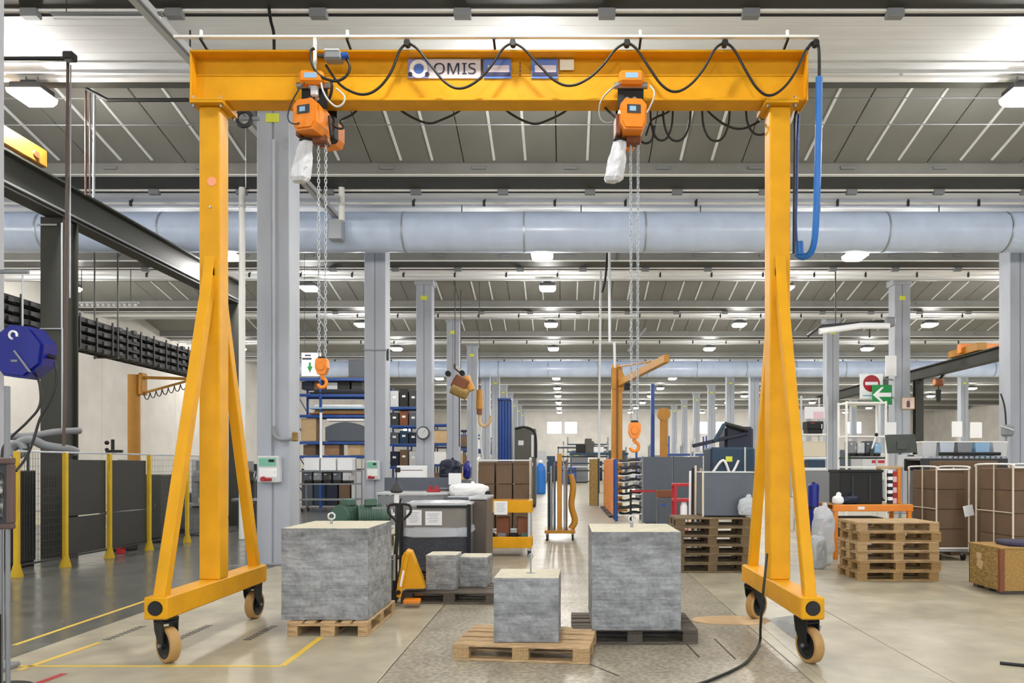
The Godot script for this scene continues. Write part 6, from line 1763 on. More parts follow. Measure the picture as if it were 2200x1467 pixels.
# more goods on the shelves between the left columns
func fill_shelves() -> void:
	var tones := ["navy", "black", "slate", "cardboard", "dark_grey", "machine_blue", "light_grey", "rust"]
	var words := ["navy", "black", "slate grey", "brown", "dark grey", "teal blue", "pale grey", "rust brown"]
	var d := 36.0
	var rx := (wx(836, d) + wx(896, d)) / 2
	rack("narrow blue rack of mixed goods between the second and third left columns", Vector3(rx, 0, -d - 0.6), Vector3(1.5, 5.6, 1.1), [1.6, 2.7, 3.6, 4.5], "rack_blue")
	var n := 0
	for l in 4:
		for j in 3:
			var h: float = [0.72, 0.55, 0.62, 0.78][l] + 0.08 * (j % 2)
			var c := thing("storage_box", "%s box %s on the narrow blue rack, %s shelf" % [words[(n * 3 + l) % 8], ["left", "middle", "right"][j], ["lowest", "second", "third", "top"][l]], "box", Vector3(rx - 0.46 + 0.46 * j, [1.672, 2.772, 3.672, 4.572][l], -d - 0.5))
			part(c, "body", cbox(Vector3(0.40, h, 0.7), 0.01), M(tones[(n * 3 + l) % 8]), Vector3(0, h / 2, 0))
			part(c, "label_sheet", cbox(Vector3(0.16, 0.10, 0.004), 0.0), M("paper"), Vector3(0, h * 0.6, 0.353))
			n += 1
	# dark stock on the tall blue rack
	var e := 30.0
	for l in 2:
		for j in 5:
			var c := thing("storage_box", "%s box on the tall blue rack, %s level, %s from the left" % [words[(j * 3 + l * 2) % 8], ["upper", "low"][l], ["first", "second", "third", "fourth", "fifth"][j]], "box", Vector3(wx(654 + 27 * j, e), [4.62 + 0.2, 0.05][l], -e - 0.6))
			var h: float = [0.30, 1.5][l] + 0.1 * (j % 2)
			part(c, "body", cbox(Vector3(0.44, h, 0.6), 0.01), M(tones[(j * 3 + l * 2) % 8]), Vector3(0, h / 2, 0))
			part(c, "lid", cbox(Vector3(0.46, 0.04, 0.62), 0.006), M("black"), Vector3(0, h, 0))

# ---------------------------------------------------------------- right of the crane
func build_right() -> void:
	# signs on the right hand column
	var ne := thing("no_entry_sign", "white square sign with a red no-entry disc by the right column", "sign", at(1872, 830, 25.6))
	part(ne, "board", MB.new().box(Vector3.ZERO, Vector3(0.80, 0.86, 0.025), 0.006), M("paper"))
	part(ne, "disc", MB.new().cyl(Vector3(0, 0.1, 0.012), Vector3(0, 0.1, 0.022), 0.29, -1, 32), M("sign_red"), Vector3.ZERO, "dark red disc")
	part(ne, "bar", MB.new().box(Vector3(0, 0.1, 0.024), Vector3(0.44, 0.11, 0.006), 0), M("paper"))
	part(ne, "lettering", MB.new().box(Vector3(0, -0.32, 0.015), Vector3(0.6, 0.05, 0.004), 0), M("pale_blue"))
	part(ne, "bracket", MB.new().bar(Vector3(0.3, 0.3, -0.05), Vector3(1.02, 0.3, -0.66), 0.05, 0.05, 0.004), M("mid_grey"))
	var ar := thing("arrow_sign", "green sign with a white left arrow on the right column", "sign", at(1895, 848, 25.3))
	part(ar, "board", MB.new().box(Vector3.ZERO, Vector3(0.68, 0.68, 0.025), 0.006), M("green"))
	part(ar, "arrow", MB.new().prism(PackedVector2Array([Vector2(-0.32, 0.0), Vector2(-0.03, 0.26), Vector2(0.06, 0.26), Vector2(-0.12, 0.07), Vector2(0.31, 0.07), Vector2(0.31, -0.07), Vector2(-0.12, -0.07), Vector2(0.06, -0.26), Vector2(-0.03, -0.26)]), 0.012, 0.02), M("paper"), Vector3.ZERO, "white arrow")
	part(ar, "bracket", MB.new().bar(Vector3(0.2, 0, -0.05), Vector3(0.78, 0, -0.98), 0.05, 0.05, 0.004), M("mid_grey"))
	var fs := thing("pictogram_sign", "small white pictogram sign with a red mark on the right column front", "sign", at(1951, 866, 26.08))
	part(fs, "board", MB.new().box(Vector3.ZERO, Vector3(0.46, 0.42, 0.02), 0.004), M("kraft"))
	part(fs, "field", MB.new().box(Vector3(0, 0, 0.01), Vector3(0.40, 0.36, 0.01), 0), mk("pale_pink", "e6cfc8", 0.6))
	part(fs, "extinguisher_mark", MB.new().prism(PackedVector2Array([Vector2(-0.06, -0.15), Vector2(0.06, -0.15), Vector2(0.06, 0.04), Vector2(0.02, 0.09), Vector2(-0.02, 0.09), Vector2(-0.06, 0.04)]), 0.015, 0.02), M("brown_frame"))
	part(fs, "nozzle_mark", MB.new().bar(Vector3(-0.02, 0.12, 0.018), Vector3(0.12, 0.10, 0.018), 0.03, 0.006, 0), M("red"))
	for q in [[1914, 786, 24, 44, "tall white board fixed to the right column left edge, above the arrow sign"], [1914, 920, 23, 26, "bright white square board at the right column above the dark monitor"]]:
		var nb := thing("notice_board", q[4], "notice board", at(q[0], q[1], 25.9))
		part(nb, "board", MB.new().box(Vector3.ZERO, Vector3(q[2] * 25.9 / FOCAL, q[3] * 25.9 / FOCAL, 0.03), 0.01), M("paper"))
		part(nb, "bracket", MB.new().bar(Vector3(0.0, 0, -0.02), Vector3(0.17, 0, -0.26), 0.04, 0.04, 0.004), M("mid_grey"))
	# monitor on a post
	var mo := thing("monitor", "dark monitor seen from behind on a post in front of the right column", "monitor", Vector3(wx(1936, 21.0), 0, -21.0))
	part(mo, "housing", MB.new().prism(PackedVector2Array([Vector2(-0.44, 2.57), Vector2(0.38, 2.59), Vector2(0.41, 2.07), Vector2(-0.37, 2.04)]), -0.05, 0.04), dress(mk("monitor_back", "4a4f49", 0.5), mats["column_grey"].albedo_texture, Vector3(1, 1, 1)))
	part(mo, "rear_box", MB.new().box(Vector3(0.0, 2.28, 0.06), Vector3(0.3, 0.24, 0.06), 0.015), M("monitor_back"))
	part(mo, "post", MB.new().cyl(Vector3(0, 0, -0.08), Vector3(0, 2.3, -0.08), 0.04, -1, 12), M("mid_grey"))
	part(mo, "base", MB.new().cyl(Vector3(0, 0, -0.08), Vector3(0, 0.04, -0.08), 0.3, -1, 20), M("dark_grey"))
	part(mo, "printer_box", MB.new().box(Vector3(0.18, 1.83, 0.05), Vector3(0.52, 0.36, 0.3), 0.015), M("light_grey"))
	part(mo, "keypad", MB.new().box(Vector3(0.18, 1.98, 0.205), Vector3(0.18, 0.04, 0.01), 0), M("dark_grey"))
	# dark runway beam on the right
	var rb := Node3D.new(); rb.name = numbered("runway_beam"); add_child(rb)
	tag(rb, "dark runway beam slanting into the depth at the right, behind the signs", "beam", "", "structure")
	var y0 := EYE + 3.16
	part(rb, "top_flange", MB.new().span(Vector3(12.9, y0 + 0.36, -38.0), Vector3(13.2, y0 + 0.40, -19.5), 0.004), M("beam_dark"))
	part(rb, "web", MB.new().span(Vector3(13.0, y0 + 0.03, -38.0), Vector3(13.06, y0 + 0.36, -19.5), 0), M("beam_dark"))
	part(rb, "bottom_flange", MB.new().span(Vector3(12.9, y0, -38.0), Vector3(13.2, y0 + 0.04, -19.5), 0.004), M("beam_dark"))
	for z in [27.3, 36.0]:
		var sc := Node3D.new(); sc.name = numbered("column"); add_child(sc)
		tag(sc, "dark steel support column under the right runway beam, %.0f metres deep" % z, "column", "", "structure")
		sc.position = Vector3(13.05, 0, -z)
		for dz in [-0.12, 0.12]:
			part(sc, "flange", MB.new().box(Vector3(0, y0 / 2, dz), Vector3(0.28, y0, 0.03), 0.004), M("beam_dark"))
		part(sc, "web", MB.new().box(Vector3(0, y0 / 2, 0), Vector3(0.03, y0, 0.22), 0), M("beam_dark"))
	var bg := thing("bridge_girder", "amber bridge girder of the overhead crane at the right edge", "crane", Vector3(16.0, EYE + 3.67, -24.0))
	part(bg, "girder", MB.new().box(Vector3(0, 0.12, 0), Vector3(6.4, 0.30, 0.25), 0.01), M("orange"))
	part(bg, "end_carriage", MB.new().box(Vector3(-2.95, 0.05, 0), Vector3(0.3, 0.24, 1.8), 0.02), M("amber"))
	for i in 8:
		part(bg, "festoon_loop", MB.new().tube(curve_pts([Vector3(-2.6 + 0.5 * i, 0.0, 0.18), Vector3(-2.5 + 0.5 * i, -0.18, 0.18), Vector3(-2.25 + 0.5 * i, -0.18, 0.18), Vector3(-2.1 + 0.5 * i, 0.0, 0.18)], 4), 0.025, 6), M("cable"))
	var oh := thing("tool_hoist", "small rust-orange hoist with a black grip hanging under the right runway beam", "hoist", at(2016, 822, 25.8))
	part(oh, "body", MB.new().box(Vector3.ZERO, Vector3(0.28, 0.26, 0.3), 0.05), M("rust"))
	part(oh, "cap", MB.new().cyl(Vector3(-0.15, 0.02, 0), Vector3(0.15, 0.02, 0), 0.11, -1, 16), M("orange"))
	part(oh, "hook", MB.new().bar(Vector3(0.05, 0.12, 0), Vector3(0.25, 0.4, 0), 0.07, 0.07, 0.01), M("black"))
	part(oh, "cord", MB.new().cyl(Vector3(0, -0.12, 0), Vector3(0.0, -0.25, 0), 0.02, -1, 8), M("black"))
	part(oh, "grip", MB.new().cyl(Vector3(0, -0.24, 0), Vector3(0.01, -0.66, 0), 0.09, 0.075, 14), M("black"))
	# white shelving behind the right leg
	var sh := thing("white_shelf_unit", "white shelf unit with bins directly right of the right crane leg", "shelf", Vector3(wx(1752, 19.0), 0, -19.4))
	var w := wx(1778, 19.0) - wx(1722, 19.0)
	for x in [-0.5, 0.5]:
		for z in [-0.3, 0.3]:
			part(sh, "post", MB.new().box(Vector3(x * w, 1.75, z), Vector3(0.04, 3.5, 0.04), 0.004), M("light_grey"))
	for y in [0.3, 1.62, 1.9, 2.50]:
		part(sh, "shelf", MB.new().box(Vector3(0, y, 0), Vector3(w, 0.045, 0.62), 0.004), M("white"))
	var sg := part(sh, "header_sign", MB.new().box(Vector3(0, 3.06, 0.33), Vector3(0.52, 0.31, 0.02), 0.004), M("paper"), Vector3.ZERO, "white and pink header sign")
	part(sg, "pink_patch", MB.new().box(Vector3(0.1, 3.0, 0.342), Vector3(0.26, 0.18, 0.004), 0), mk("soft_pink", "eec8d2", 0.6))
	cabinet("storage_bin", "black and red bin under the pink header of the white shelf unit", Vector3(wx(1755, 19.0), 2.53, -19.3), Vector3(0.42, 0.32, 0.4), 0, "black", 1, "red")
	carton("cream carton on the middle shelf right of the crane leg", Vector3(wx(1752, 19.0), 1.93, -19.35), Vector3(0.6, 0.40, 0.5), 0, "strap")
	carton("blue box on the lower shelf right of the crane leg", Vector3(wx(1760, 19.0), 1.65, -19.35), Vector3(0.42, 0.20, 0.4), 0, "machine_blue")
	var gb := thing("grey_board", "large light grey board leaning behind the rolled blue tarpaulin", "board", Vector3(wx(1769, 16.0), 0, -16.3))
	part(gb, "sheet", MB.new().box(Vector3(0, 0.82, 0), Vector3(0.62, 1.55, 0.06), 0.008), M("mid_grey"))
	part(gb, "edge", MB.new().box(Vector3(0, 1.60, 0), Vector3(0.64, 0.03, 0.08), 0.004), M("light_grey"))
	part(gb, "foot", MB.new().box(Vector3(0, 0.03, 0), Vector3(0.5, 0.06, 0.4), 0.004), M("dark_grey"))
	var tp := thing("blue_roll", "rolled blue tarpaulin standing upright beside the right crane leg", "roll", Vector3(wx(1748, 13.4), 0, -13.4))
	part(tp, "roll", MB.new().lathe([Vector2(0, 1.38), Vector2(0.07, 1.38), Vector2(0.095, 1.34), Vector2(0.09, 0.9), Vector2(0.10, 0.5), Vector2(0.10, 0.05), Vector2(0, 0.0)], 18), M("reel_blue"))
	part(tp, "strap", MB.new().cyl(Vector3(0, 0.92, 0), Vector3(0, 0.96, 0), 0.098, -1, 18), M("black"))
	part(tp, "core", MB.new().cyl(Vector3(0, 1.36, 0), Vector3(0, 1.40, 0), 0.03, -1, 12), M("black"))
	lumpy_bag("plastic_bag", "tall clear plastic sack left of the light pallet stack", Vector3(wx(1773, 12.6), 0, -12.7), Vector3(0.34, 1.0, 0.34), "clear_bag", 14)
	lumpy_bag("plastic_bag", "low crumpled clear sack at the foot of the rolled tarpaulin", Vector3(wx(1757, 12.2), 0, -12.2), Vector3(0.26, 0.55, 0.26), "film", 15)
	# orange table with black crate
	var td := 13.4
	var tw := wx(1962, td) - wx(1790, td)
	var tx := (wx(1962, td) + wx(1790, td)) / 2
	var tb := thing("orange_table", "orange steel table behind the light pallet stack", "table", Vector3(tx, 0, -td - 0.4))
	for z in [-0.38, 0.38]:
		part(tb, "rail", MB.new().box(Vector3(0, 0.93, z), Vector3(tw, 0.12, 0.05), 0.006), M("orange"))
	part(tb, "top", MB.new().box(Vector3(0, 0.985, 0), Vector3(tw, 0.02, 0.8), 0.004), M("amber"))
	for x in [-0.46, 0.46]:
		for z in [-0.36, 0.36]:
			part(tb, "leg", MB.new().box(Vector3(x * tw, 0.45, z), Vector3(0.07, 0.9, 0.07), 0.006), M("orange"))
	part(tb, "shelf", MB.new().box(Vector3(0, 0.3, 0), Vector3(tw - 0.1, 0.03, 0.7), 0.004), M("amber"))
	part(tb, "price_label", MB.new().box(Vector3(wx(1850, td) - tx, 0.93, 0.407), Vector3(0.12, 0.05, 0.004), 0), M("paper"))
	for q in [[1812, 1905, 1.0, 0.62, "big black crate standing on the orange table"], [1815, 1905, 0.32, 0.42, "long black box on the lower shelf of the orange table"]]:
		var bw := wx(q[1], td) - wx(q[0], td)
		var bc := thing("black_crate", q[4], "crate", Vector3((wx(q[0], td) + wx(q[1], td)) / 2, q[2], -td - 0.45))
		part(bc, "body", MB.new().box(Vector3(0, q[3] / 2, 0), Vector3(bw, q[3], 0.55), 0.012), M("black"))
		part(bc, "rim", MB.new().box(Vector3(0, q[3] - 0.02, 0), Vector3(bw + 0.03, 0.05, 0.58), 0.008), M("rubber"))
		part(bc, "rib", MB.new().box(Vector3(-bw * 0.2, q[3] * 0.45, 0.28), Vector3(0.03, q[3] * 0.8, 0.02), 0.004), M("dark_grey"))
		part(bc, "rib", MB.new().box(Vector3(bw * 0.2, q[3] * 0.45, 0.28), Vector3(0.03, q[3] * 0.8, 0.02), 0.004), M("dark_grey"))
	for i in 2:
		lumpy_bag("tool_bag", ["white-topped rolled cloth at the left end of the orange table", "dark blue cloth bag on the orange table before the black crate"][i], Vector3(wx(1805 + 28 * i, td), 0.998, -td - 0.12), Vector3(0.2 + 0.12 * i, 0.15, 0.18), ["paper", "navy"][i], 40 + i)
	var ck := thing("checker_post", "black and white checkered post at the right end of the orange table", "post", Vector3(wx(1922, td), 0.996, -td - 0.2))
	for i in 10:
		part(ck, "segment", MB.new().box(Vector3(0, 0.035 + 0.062 * i, 0), Vector3(0.085, 0.062, 0.06), 0.002), M("paper" if i % 2 else "black"))
	var wf := thing("wooden_frame", "wooden frame with red and white tape on the orange table", "frame", Vector3(wx(1926, td), 0.996, -td - 0.35))
	for q in [[-0.17, "plywood"], [0.20, "orange"]]:
		part(wf, "upright", MB.new().box(Vector3(q[0], 0.33, 0), Vector3(0.06, 0.66, 0.06), 0.006), M(q[1]))
	part(wf, "top_bar", MB.new().box(Vector3(0.015, 0.67, 0), Vector3(0.45, 0.05, 0.06), 0.006), M("kraft"))
	for i in 6:
		part(wf, "tape_patch", MB.new().box(Vector3(0.12, 0.05 + 0.1 * i, 0.0), Vector3(0.07, 0.098, 0.04), 0.002), M("red" if i % 2 else "soft_pink"))
	# light pallets
	for i in 6:
		pallet("pale wooden pallet of the stack in front of the orange table, %s" % ["bottom one", "second from the floor", "third from the floor", "fourth from the floor", "fifth from the floor", "top one"][i], Vector3(4.93 + 0.02 * ((i * 5) % 3 - 1), 0.144 * i + 0.001, -11.28 - 0.015 * (i % 3)), 0.0, "wood" if i in [2, 5, 3] else "old_wood_light", "pale pallets by the orange table")
	# cage trolleys with cartons
	cage_trolley("white tube cage trolley with brown cartons, next to the pale pallet stack", Vector3(6.94, 0, -13.75), Vector3(0.58, 1.68, 1.05))
	for j in 4:
		carton("brown carton in the cage next to the pale pallets, %s" % ["lowest layer", "second layer", "third layer", "top layer"][j], Vector3(6.94, 0.205 + 0.355 * j, -13.75), Vector3(0.50, 0.35, 0.94), 0, "cardboard", "cartons in the cage by the pale pallets")
	cage_trolley("second white tube cage trolley of cartons, behind the chipboard crate", Vector3(7.40, 0, -12.25), Vector3(0.58, 1.72, 1.05))
	for j in 4:
		carton("brown carton in the cage behind the chipboard crate, %s" % ["lowest layer", "second layer", "third layer", "top layer"][j], Vector3(7.40, 0.205 + 0.365 * j, -12.25), Vector3(0.50, 0.36, 0.94), 0, "cardboard", "cartons in the cage behind the chipboard crate")
	for j in 5:
		carton("pale brown carton of the pile at the right edge, %s" % ["on the floor", "second up", "third up", "fourth up", "topmost"][j], Vector3(8.25, 0.40 * j, -12.0), Vector3(0.95, 0.395, 0.8), 0, "cardboard_light", "pale cartons piled at the right edge")
	for j in 2:
		carton("brown carton %s the two cages, behind them" % ["low between", "above and between"][j], Vector3(7.75, 0.9 * j, -14.4), Vector3(0.9, 0.89, 0.8), 0, "cardboard")
	var tag1 := thing("paper_tag", "white paper tag hung on the front post of the cage next to the pale pallets", "tag", at(2081, 1097, 12.95))
	part(tag1, "sheet", MB.new().box(Vector3(0, 0, 0.0), Vector3(0.17, 0.19, 0.006), 0.002, Basis(Vector3.BACK, 0.2)), M("paper"))
	part(tag1, "string", MB.new().cyl(Vector3(0, 0.08, 0), Vector3(0.15, 0.2, -0.26), 0.006, -1, 6), M("strap"))
	# chipboard crate
	var oc := thing("chipboard_crate", "chipboard crate with a rust red corner strip at the right edge of the floor", "crate", Vector3(6.36, 0, -10.1))
	part(oc, "wall_panel", MB.new().span(Vector3(-0.63, 0.05, 0.36), Vector3(0.63, 0.60, 0.38), 0.003), M("osb"))
	part(oc, "side_panel", MB.new().span(Vector3(-0.63, 0.05, -0.38), Vector3(-0.61, 0.60, 0.36), 0.003), M("plywood"))
	part(oc, "side_panel", MB.new().span(Vector3(0.61, 0.05, -0.38), Vector3(0.63, 0.60, 0.36), 0.003), M("plywood"))
	part(oc, "wall_panel", MB.new().span(Vector3(-0.63, 0.05, -0.38), Vector3(0.63, 0.60, -0.36), 0.003), M("osb"))
	part(oc, "lid", MB.new().span(Vector3(-0.64, 0.60, -0.39), Vector3(0.64, 0.62, 0.39), 0.003), M("osb"))
	part(oc, "corner_strip", MB.new().span(Vector3(-0.645, 0.04, 0.34), Vector3(-0.58, 0.60, 0.392), 0.004), M("rust"), Vector3.ZERO, "rust red corner strip")
	for z in [-0.28, 0.0, 0.28]:
		part(oc, "runner", MB.new().box(Vector3(0, 0.025, z), Vector3(1.2, 0.05, 0.1), 0.004), M("dark_wood_along_x"))
	part(oc, "label_sheet", MB.new().box(Vector3(0.2, 0.36, 0.382), Vector3(0.09, 0.11, 0.003), 0, Basis(Vector3.BACK, 0.4)), M("paper"))
	part(oc, "label_patch", MB.new().box(Vector3(-0.633, 0.35, -0.1), Vector3(0.004, 0.12, 0.14), 0, Basis(Vector3.RIGHT, 0.3)), M("kraft"))
	part(oc, "label_patch", MB.new().box(Vector3(-0.633, 0.46, -0.12), Vector3(0.004, 0.08, 0.12), 0), M("kraft"))
	var nz := FastNoiseLite.new()
	nz.seed = 77
	nz.frequency = 0.02
	var cl := thing("purple_cloth", "dark purple cloth lying crumpled on the chipboard crate", "cloth", Vector3(6.28, 0.62, -10.05))
	part(cl, "fold", MB.new().lump(Vector3(0, 0.03, 0), Vector3(0.68, 0.07, 0.5), nz, 0.03, 0.45, 30, 10), M("purple"))
	part(cl, "fold", MB.new().lump(Vector3(0.22, 0.07, -0.05), Vector3(0.34, 0.07, 0.3), nz, 0.03, 0.5, 24, 10), M("navy"))
	# white shelving and the roller table behind the monitor
	var ws := thing("white_frame_rack", "white framed workplace rack left of the dark monitor", "rack", Vector3(wx(1865, 24.0), 0, -24.5))
	var ww := wx(1905, 24.0) - wx(1820, 24.0)
	for x in [-0.5, 0.5]:
		for z in [-0.35, 0.35]:
			part(ws, "post", MB.new().box(Vector3(x * ww, 1.9, z), Vector3(0.06, 3.8, 0.06), 0.006), M("white"))
	for y in [0.5, 1.65, 1.95, 2.65, 3.75]:
		part(ws, "shelf", MB.new().box(Vector3(0, y, 0), Vector3(ww, 0.06, 0.75), 0.006), M("white" if y != 1.95 else "dark_grey"))
	for i in 4:
		cabinet("storage_bin", ["grey bin at the left on the white framed rack", "pale grey bin beside the leftmost on the white framed rack", "dark bin third along on the white framed rack", "bluish bin at the right on the white framed rack"][i], Vector3(wx(1836 + 18 * i, 24.0), 2.0, -24.35), Vector3(0.24, 0.5 - 0.05 * (i % 2), 0.4), 0, ["mid_grey", "light_grey", "slate", "pale_blue"][i], 1, "paper")
	for i in 3:
		cabinet("storage_bin", ["dark bin low on the white framed rack, left", "blue bin low on the white framed rack, middle", "grey bin low on the white framed rack, right"][i], Vector3(wx(1838 + 26 * i, 24.0), 0.55, -24.3), Vector3(0.36, 0.7, 0.45), 0, ["dark_grey", "blue", "mid_grey"][i], 1, "white")
	var lever := thing("articulated_lamp", "small white articulated arm on the white framed rack", "lamp", Vector3(wx(1875, 24.0), 2.0, -24.1))
	part(lever, "lower_link", MB.new().bar(Vector3(0, 0.2, 0), Vector3(0.12, 0.7, 0.1), 0.05, 0.05, 0.01), M("paper"))
	part(lever, "base", MB.new().cyl(Vector3.ZERO, Vector3(0, 0.25, 0), 0.07, 0.06, 14), M("dark_grey"))
	part(lever, "joint", MB.new().ball(Vector3(0.12, 0.7, 0.1), Vector3(0.06, 0.06, 0.06)), M("black"))
	var rt := thing("roller_table", "dark grey roller conveyor running across behind the cages", "conveyor", Vector3(wx(2075, 17.5), 0, -18.0))
	var rw := wx(2168, 17.5) - wx(1980, 17.5)
	part(rt, "side_frame", MB.new().box(Vector3(0, 1.72, 0.42), Vector3(rw, 0.30, 0.04), 0.006), M("dark_grey"))
	part(rt, "side_frame", MB.new().box(Vector3(0, 1.72, -0.42), Vector3(rw, 0.30, 0.04), 0.006), M("dark_grey"))
	for i in 16:
		part(rt, "roller", MB.new().cyl(Vector3(-rw / 2 + 0.08 + i * (rw - 0.16) / 15.0, 1.87, -0.4), Vector3(-rw / 2 + 0.08 + i * (rw - 0.16) / 15.0, 1.87, 0.4), 0.05, -1, 12), M("steel"))
	part(rt, "belt_edge", MB.new().box(Vector3(0.2, 1.98, 0.3), Vector3(rw - 0.6, 0.08, 0.1), 0.02), M("black"))
	for x in [-0.45, 0.0, 0.45]:
		part(rt, "leg", MB.new().box(Vector3(x * rw, 0.79, 0), Vector3(0.09, 1.57, 0.8), 0.006), M("slate"))
	for i in 5:
		var bn := thing("grey_tub", ["grey tub at the left end of the roller conveyor", "grey tub second on the roller conveyor", "grey tub in the middle of the roller conveyor", "grey tub fourth on the roller conveyor", "grey tub at the right end of the roller conveyor"][i], "tub", Vector3(wx(1995 + 38 * i, 18.0), 1.925, -18.1))
		part(bn, "body", MB.new().prism(PackedVector2Array([Vector2(-0.15, 0), Vector2(0.15, 0), Vector2(0.18, 0.34), Vector2(-0.18, 0.34)]), -0.14, 0.14), M(["light_grey", "galvanised", "mid_grey", "pale_blue", "light_grey"][i]))
		part(bn, "rim", MB.new().box(Vector3(0, 0.35, 0), Vector3(0.38, 0.03, 0.3), 0.008), M("white"))
	for q in [[2056, 922, 22, 34, "left bright white board beyond the roller conveyor"], [2097, 924, 25, 34, "right bright white board beyond the roller conveyor"]]:
		var nb := thing("white_board", q[4], "board", Vector3(wx(q[0], 36.0), 0, -36.0))
		part(nb, "panel", MB.new().box(Vector3(0, wy(q[1], 36.0), 0), Vector3(q[2] * 36.0 / FOCAL, q[3] * 36.0 / FOCAL, 0.06), 0.03), M("paper"))
		part(nb, "stand", MB.new().box(Vector3(0, 1.5, -0.05), Vector3(0.1, 3.0, 0.05), 0.006), M("kraft"))
		part(nb, "foot", MB.new().box(Vector3(0, 0.03, -0.05), Vector3(0.6, 0.06, 0.5), 0.006), M("dark_grey"))
	var va := thing("valve_group", "grey pipe valve group on the front right column edge", "valves", at(2160, 925, 19.0))
	part(va, "body", MB.new().box(Vector3(0.05, 0, 0), Vector3(0.25, 0.3, 0.25), 0.05), M("mid_grey"))
	part(va, "bracket", MB.new().bar(Vector3(0.1, 0, -0.05), Vector3(0.40, 0, -0.33), 0.05, 0.05, 0.004), M("mid_grey"))
	part(va, "handle", MB.new().bar(Vector3(-0.18, 0.12, 0.1), Vector3(0.12, 0.0, 0.15), 0.05, 0.04, 0.01), M("light_grey"))
	part(va, "pipe", MB.new().tube(curve_pts([Vector3(0.02, -0.1, 0), Vector3(-0.02, -0.6, 0.02), Vector3(0.05, -1.2, 0)]), 0.03, 8), M("mid_grey"))
	part(va, "pipe", MB.new().tube(curve_pts([Vector3(0.02, 0.1, 0), Vector3(-0.03, 0.6, 0.02), Vector3(-0.12, 0.95, 0)]), 0.02, 8), M("black"))
	var yl := thing("cable_boom", "thin dark boom with white sleeve under the roof right of the right crane leg", "boom")
	part(yl, "boom", MB.new().tube([at(1735, 722, 24.0), at(1765, 700, 24.0), at(1900, 690, 24.0)], 0.05, 8), M("dark_grey"))
	part(yl, "sleeve", MB.new().tube([at(1760, 712, 23.9), at(1850, 700, 23.9), at(1910, 700, 23.9)], 0.10, 10), M("paper"))
	part(yl, "end_block", MB.new().box(at(1910, 692, 24.0), Vector3(0.35, 0.3, 0.3), 0.05), M("mid_grey"))
	part(yl, "drop", MB.new().cyl(at(1868, 700, 24.0), at(1868, 725, 24.0), 0.03, -1, 8), M("black"))
	part(yl, "hanger", MB.new().cyl(at(1795, 695, 24.0), Vector3(wx(1795, 24.0), EYE + 6.35, -24.0), 0.02, -1, 6), M("dark_grey"))

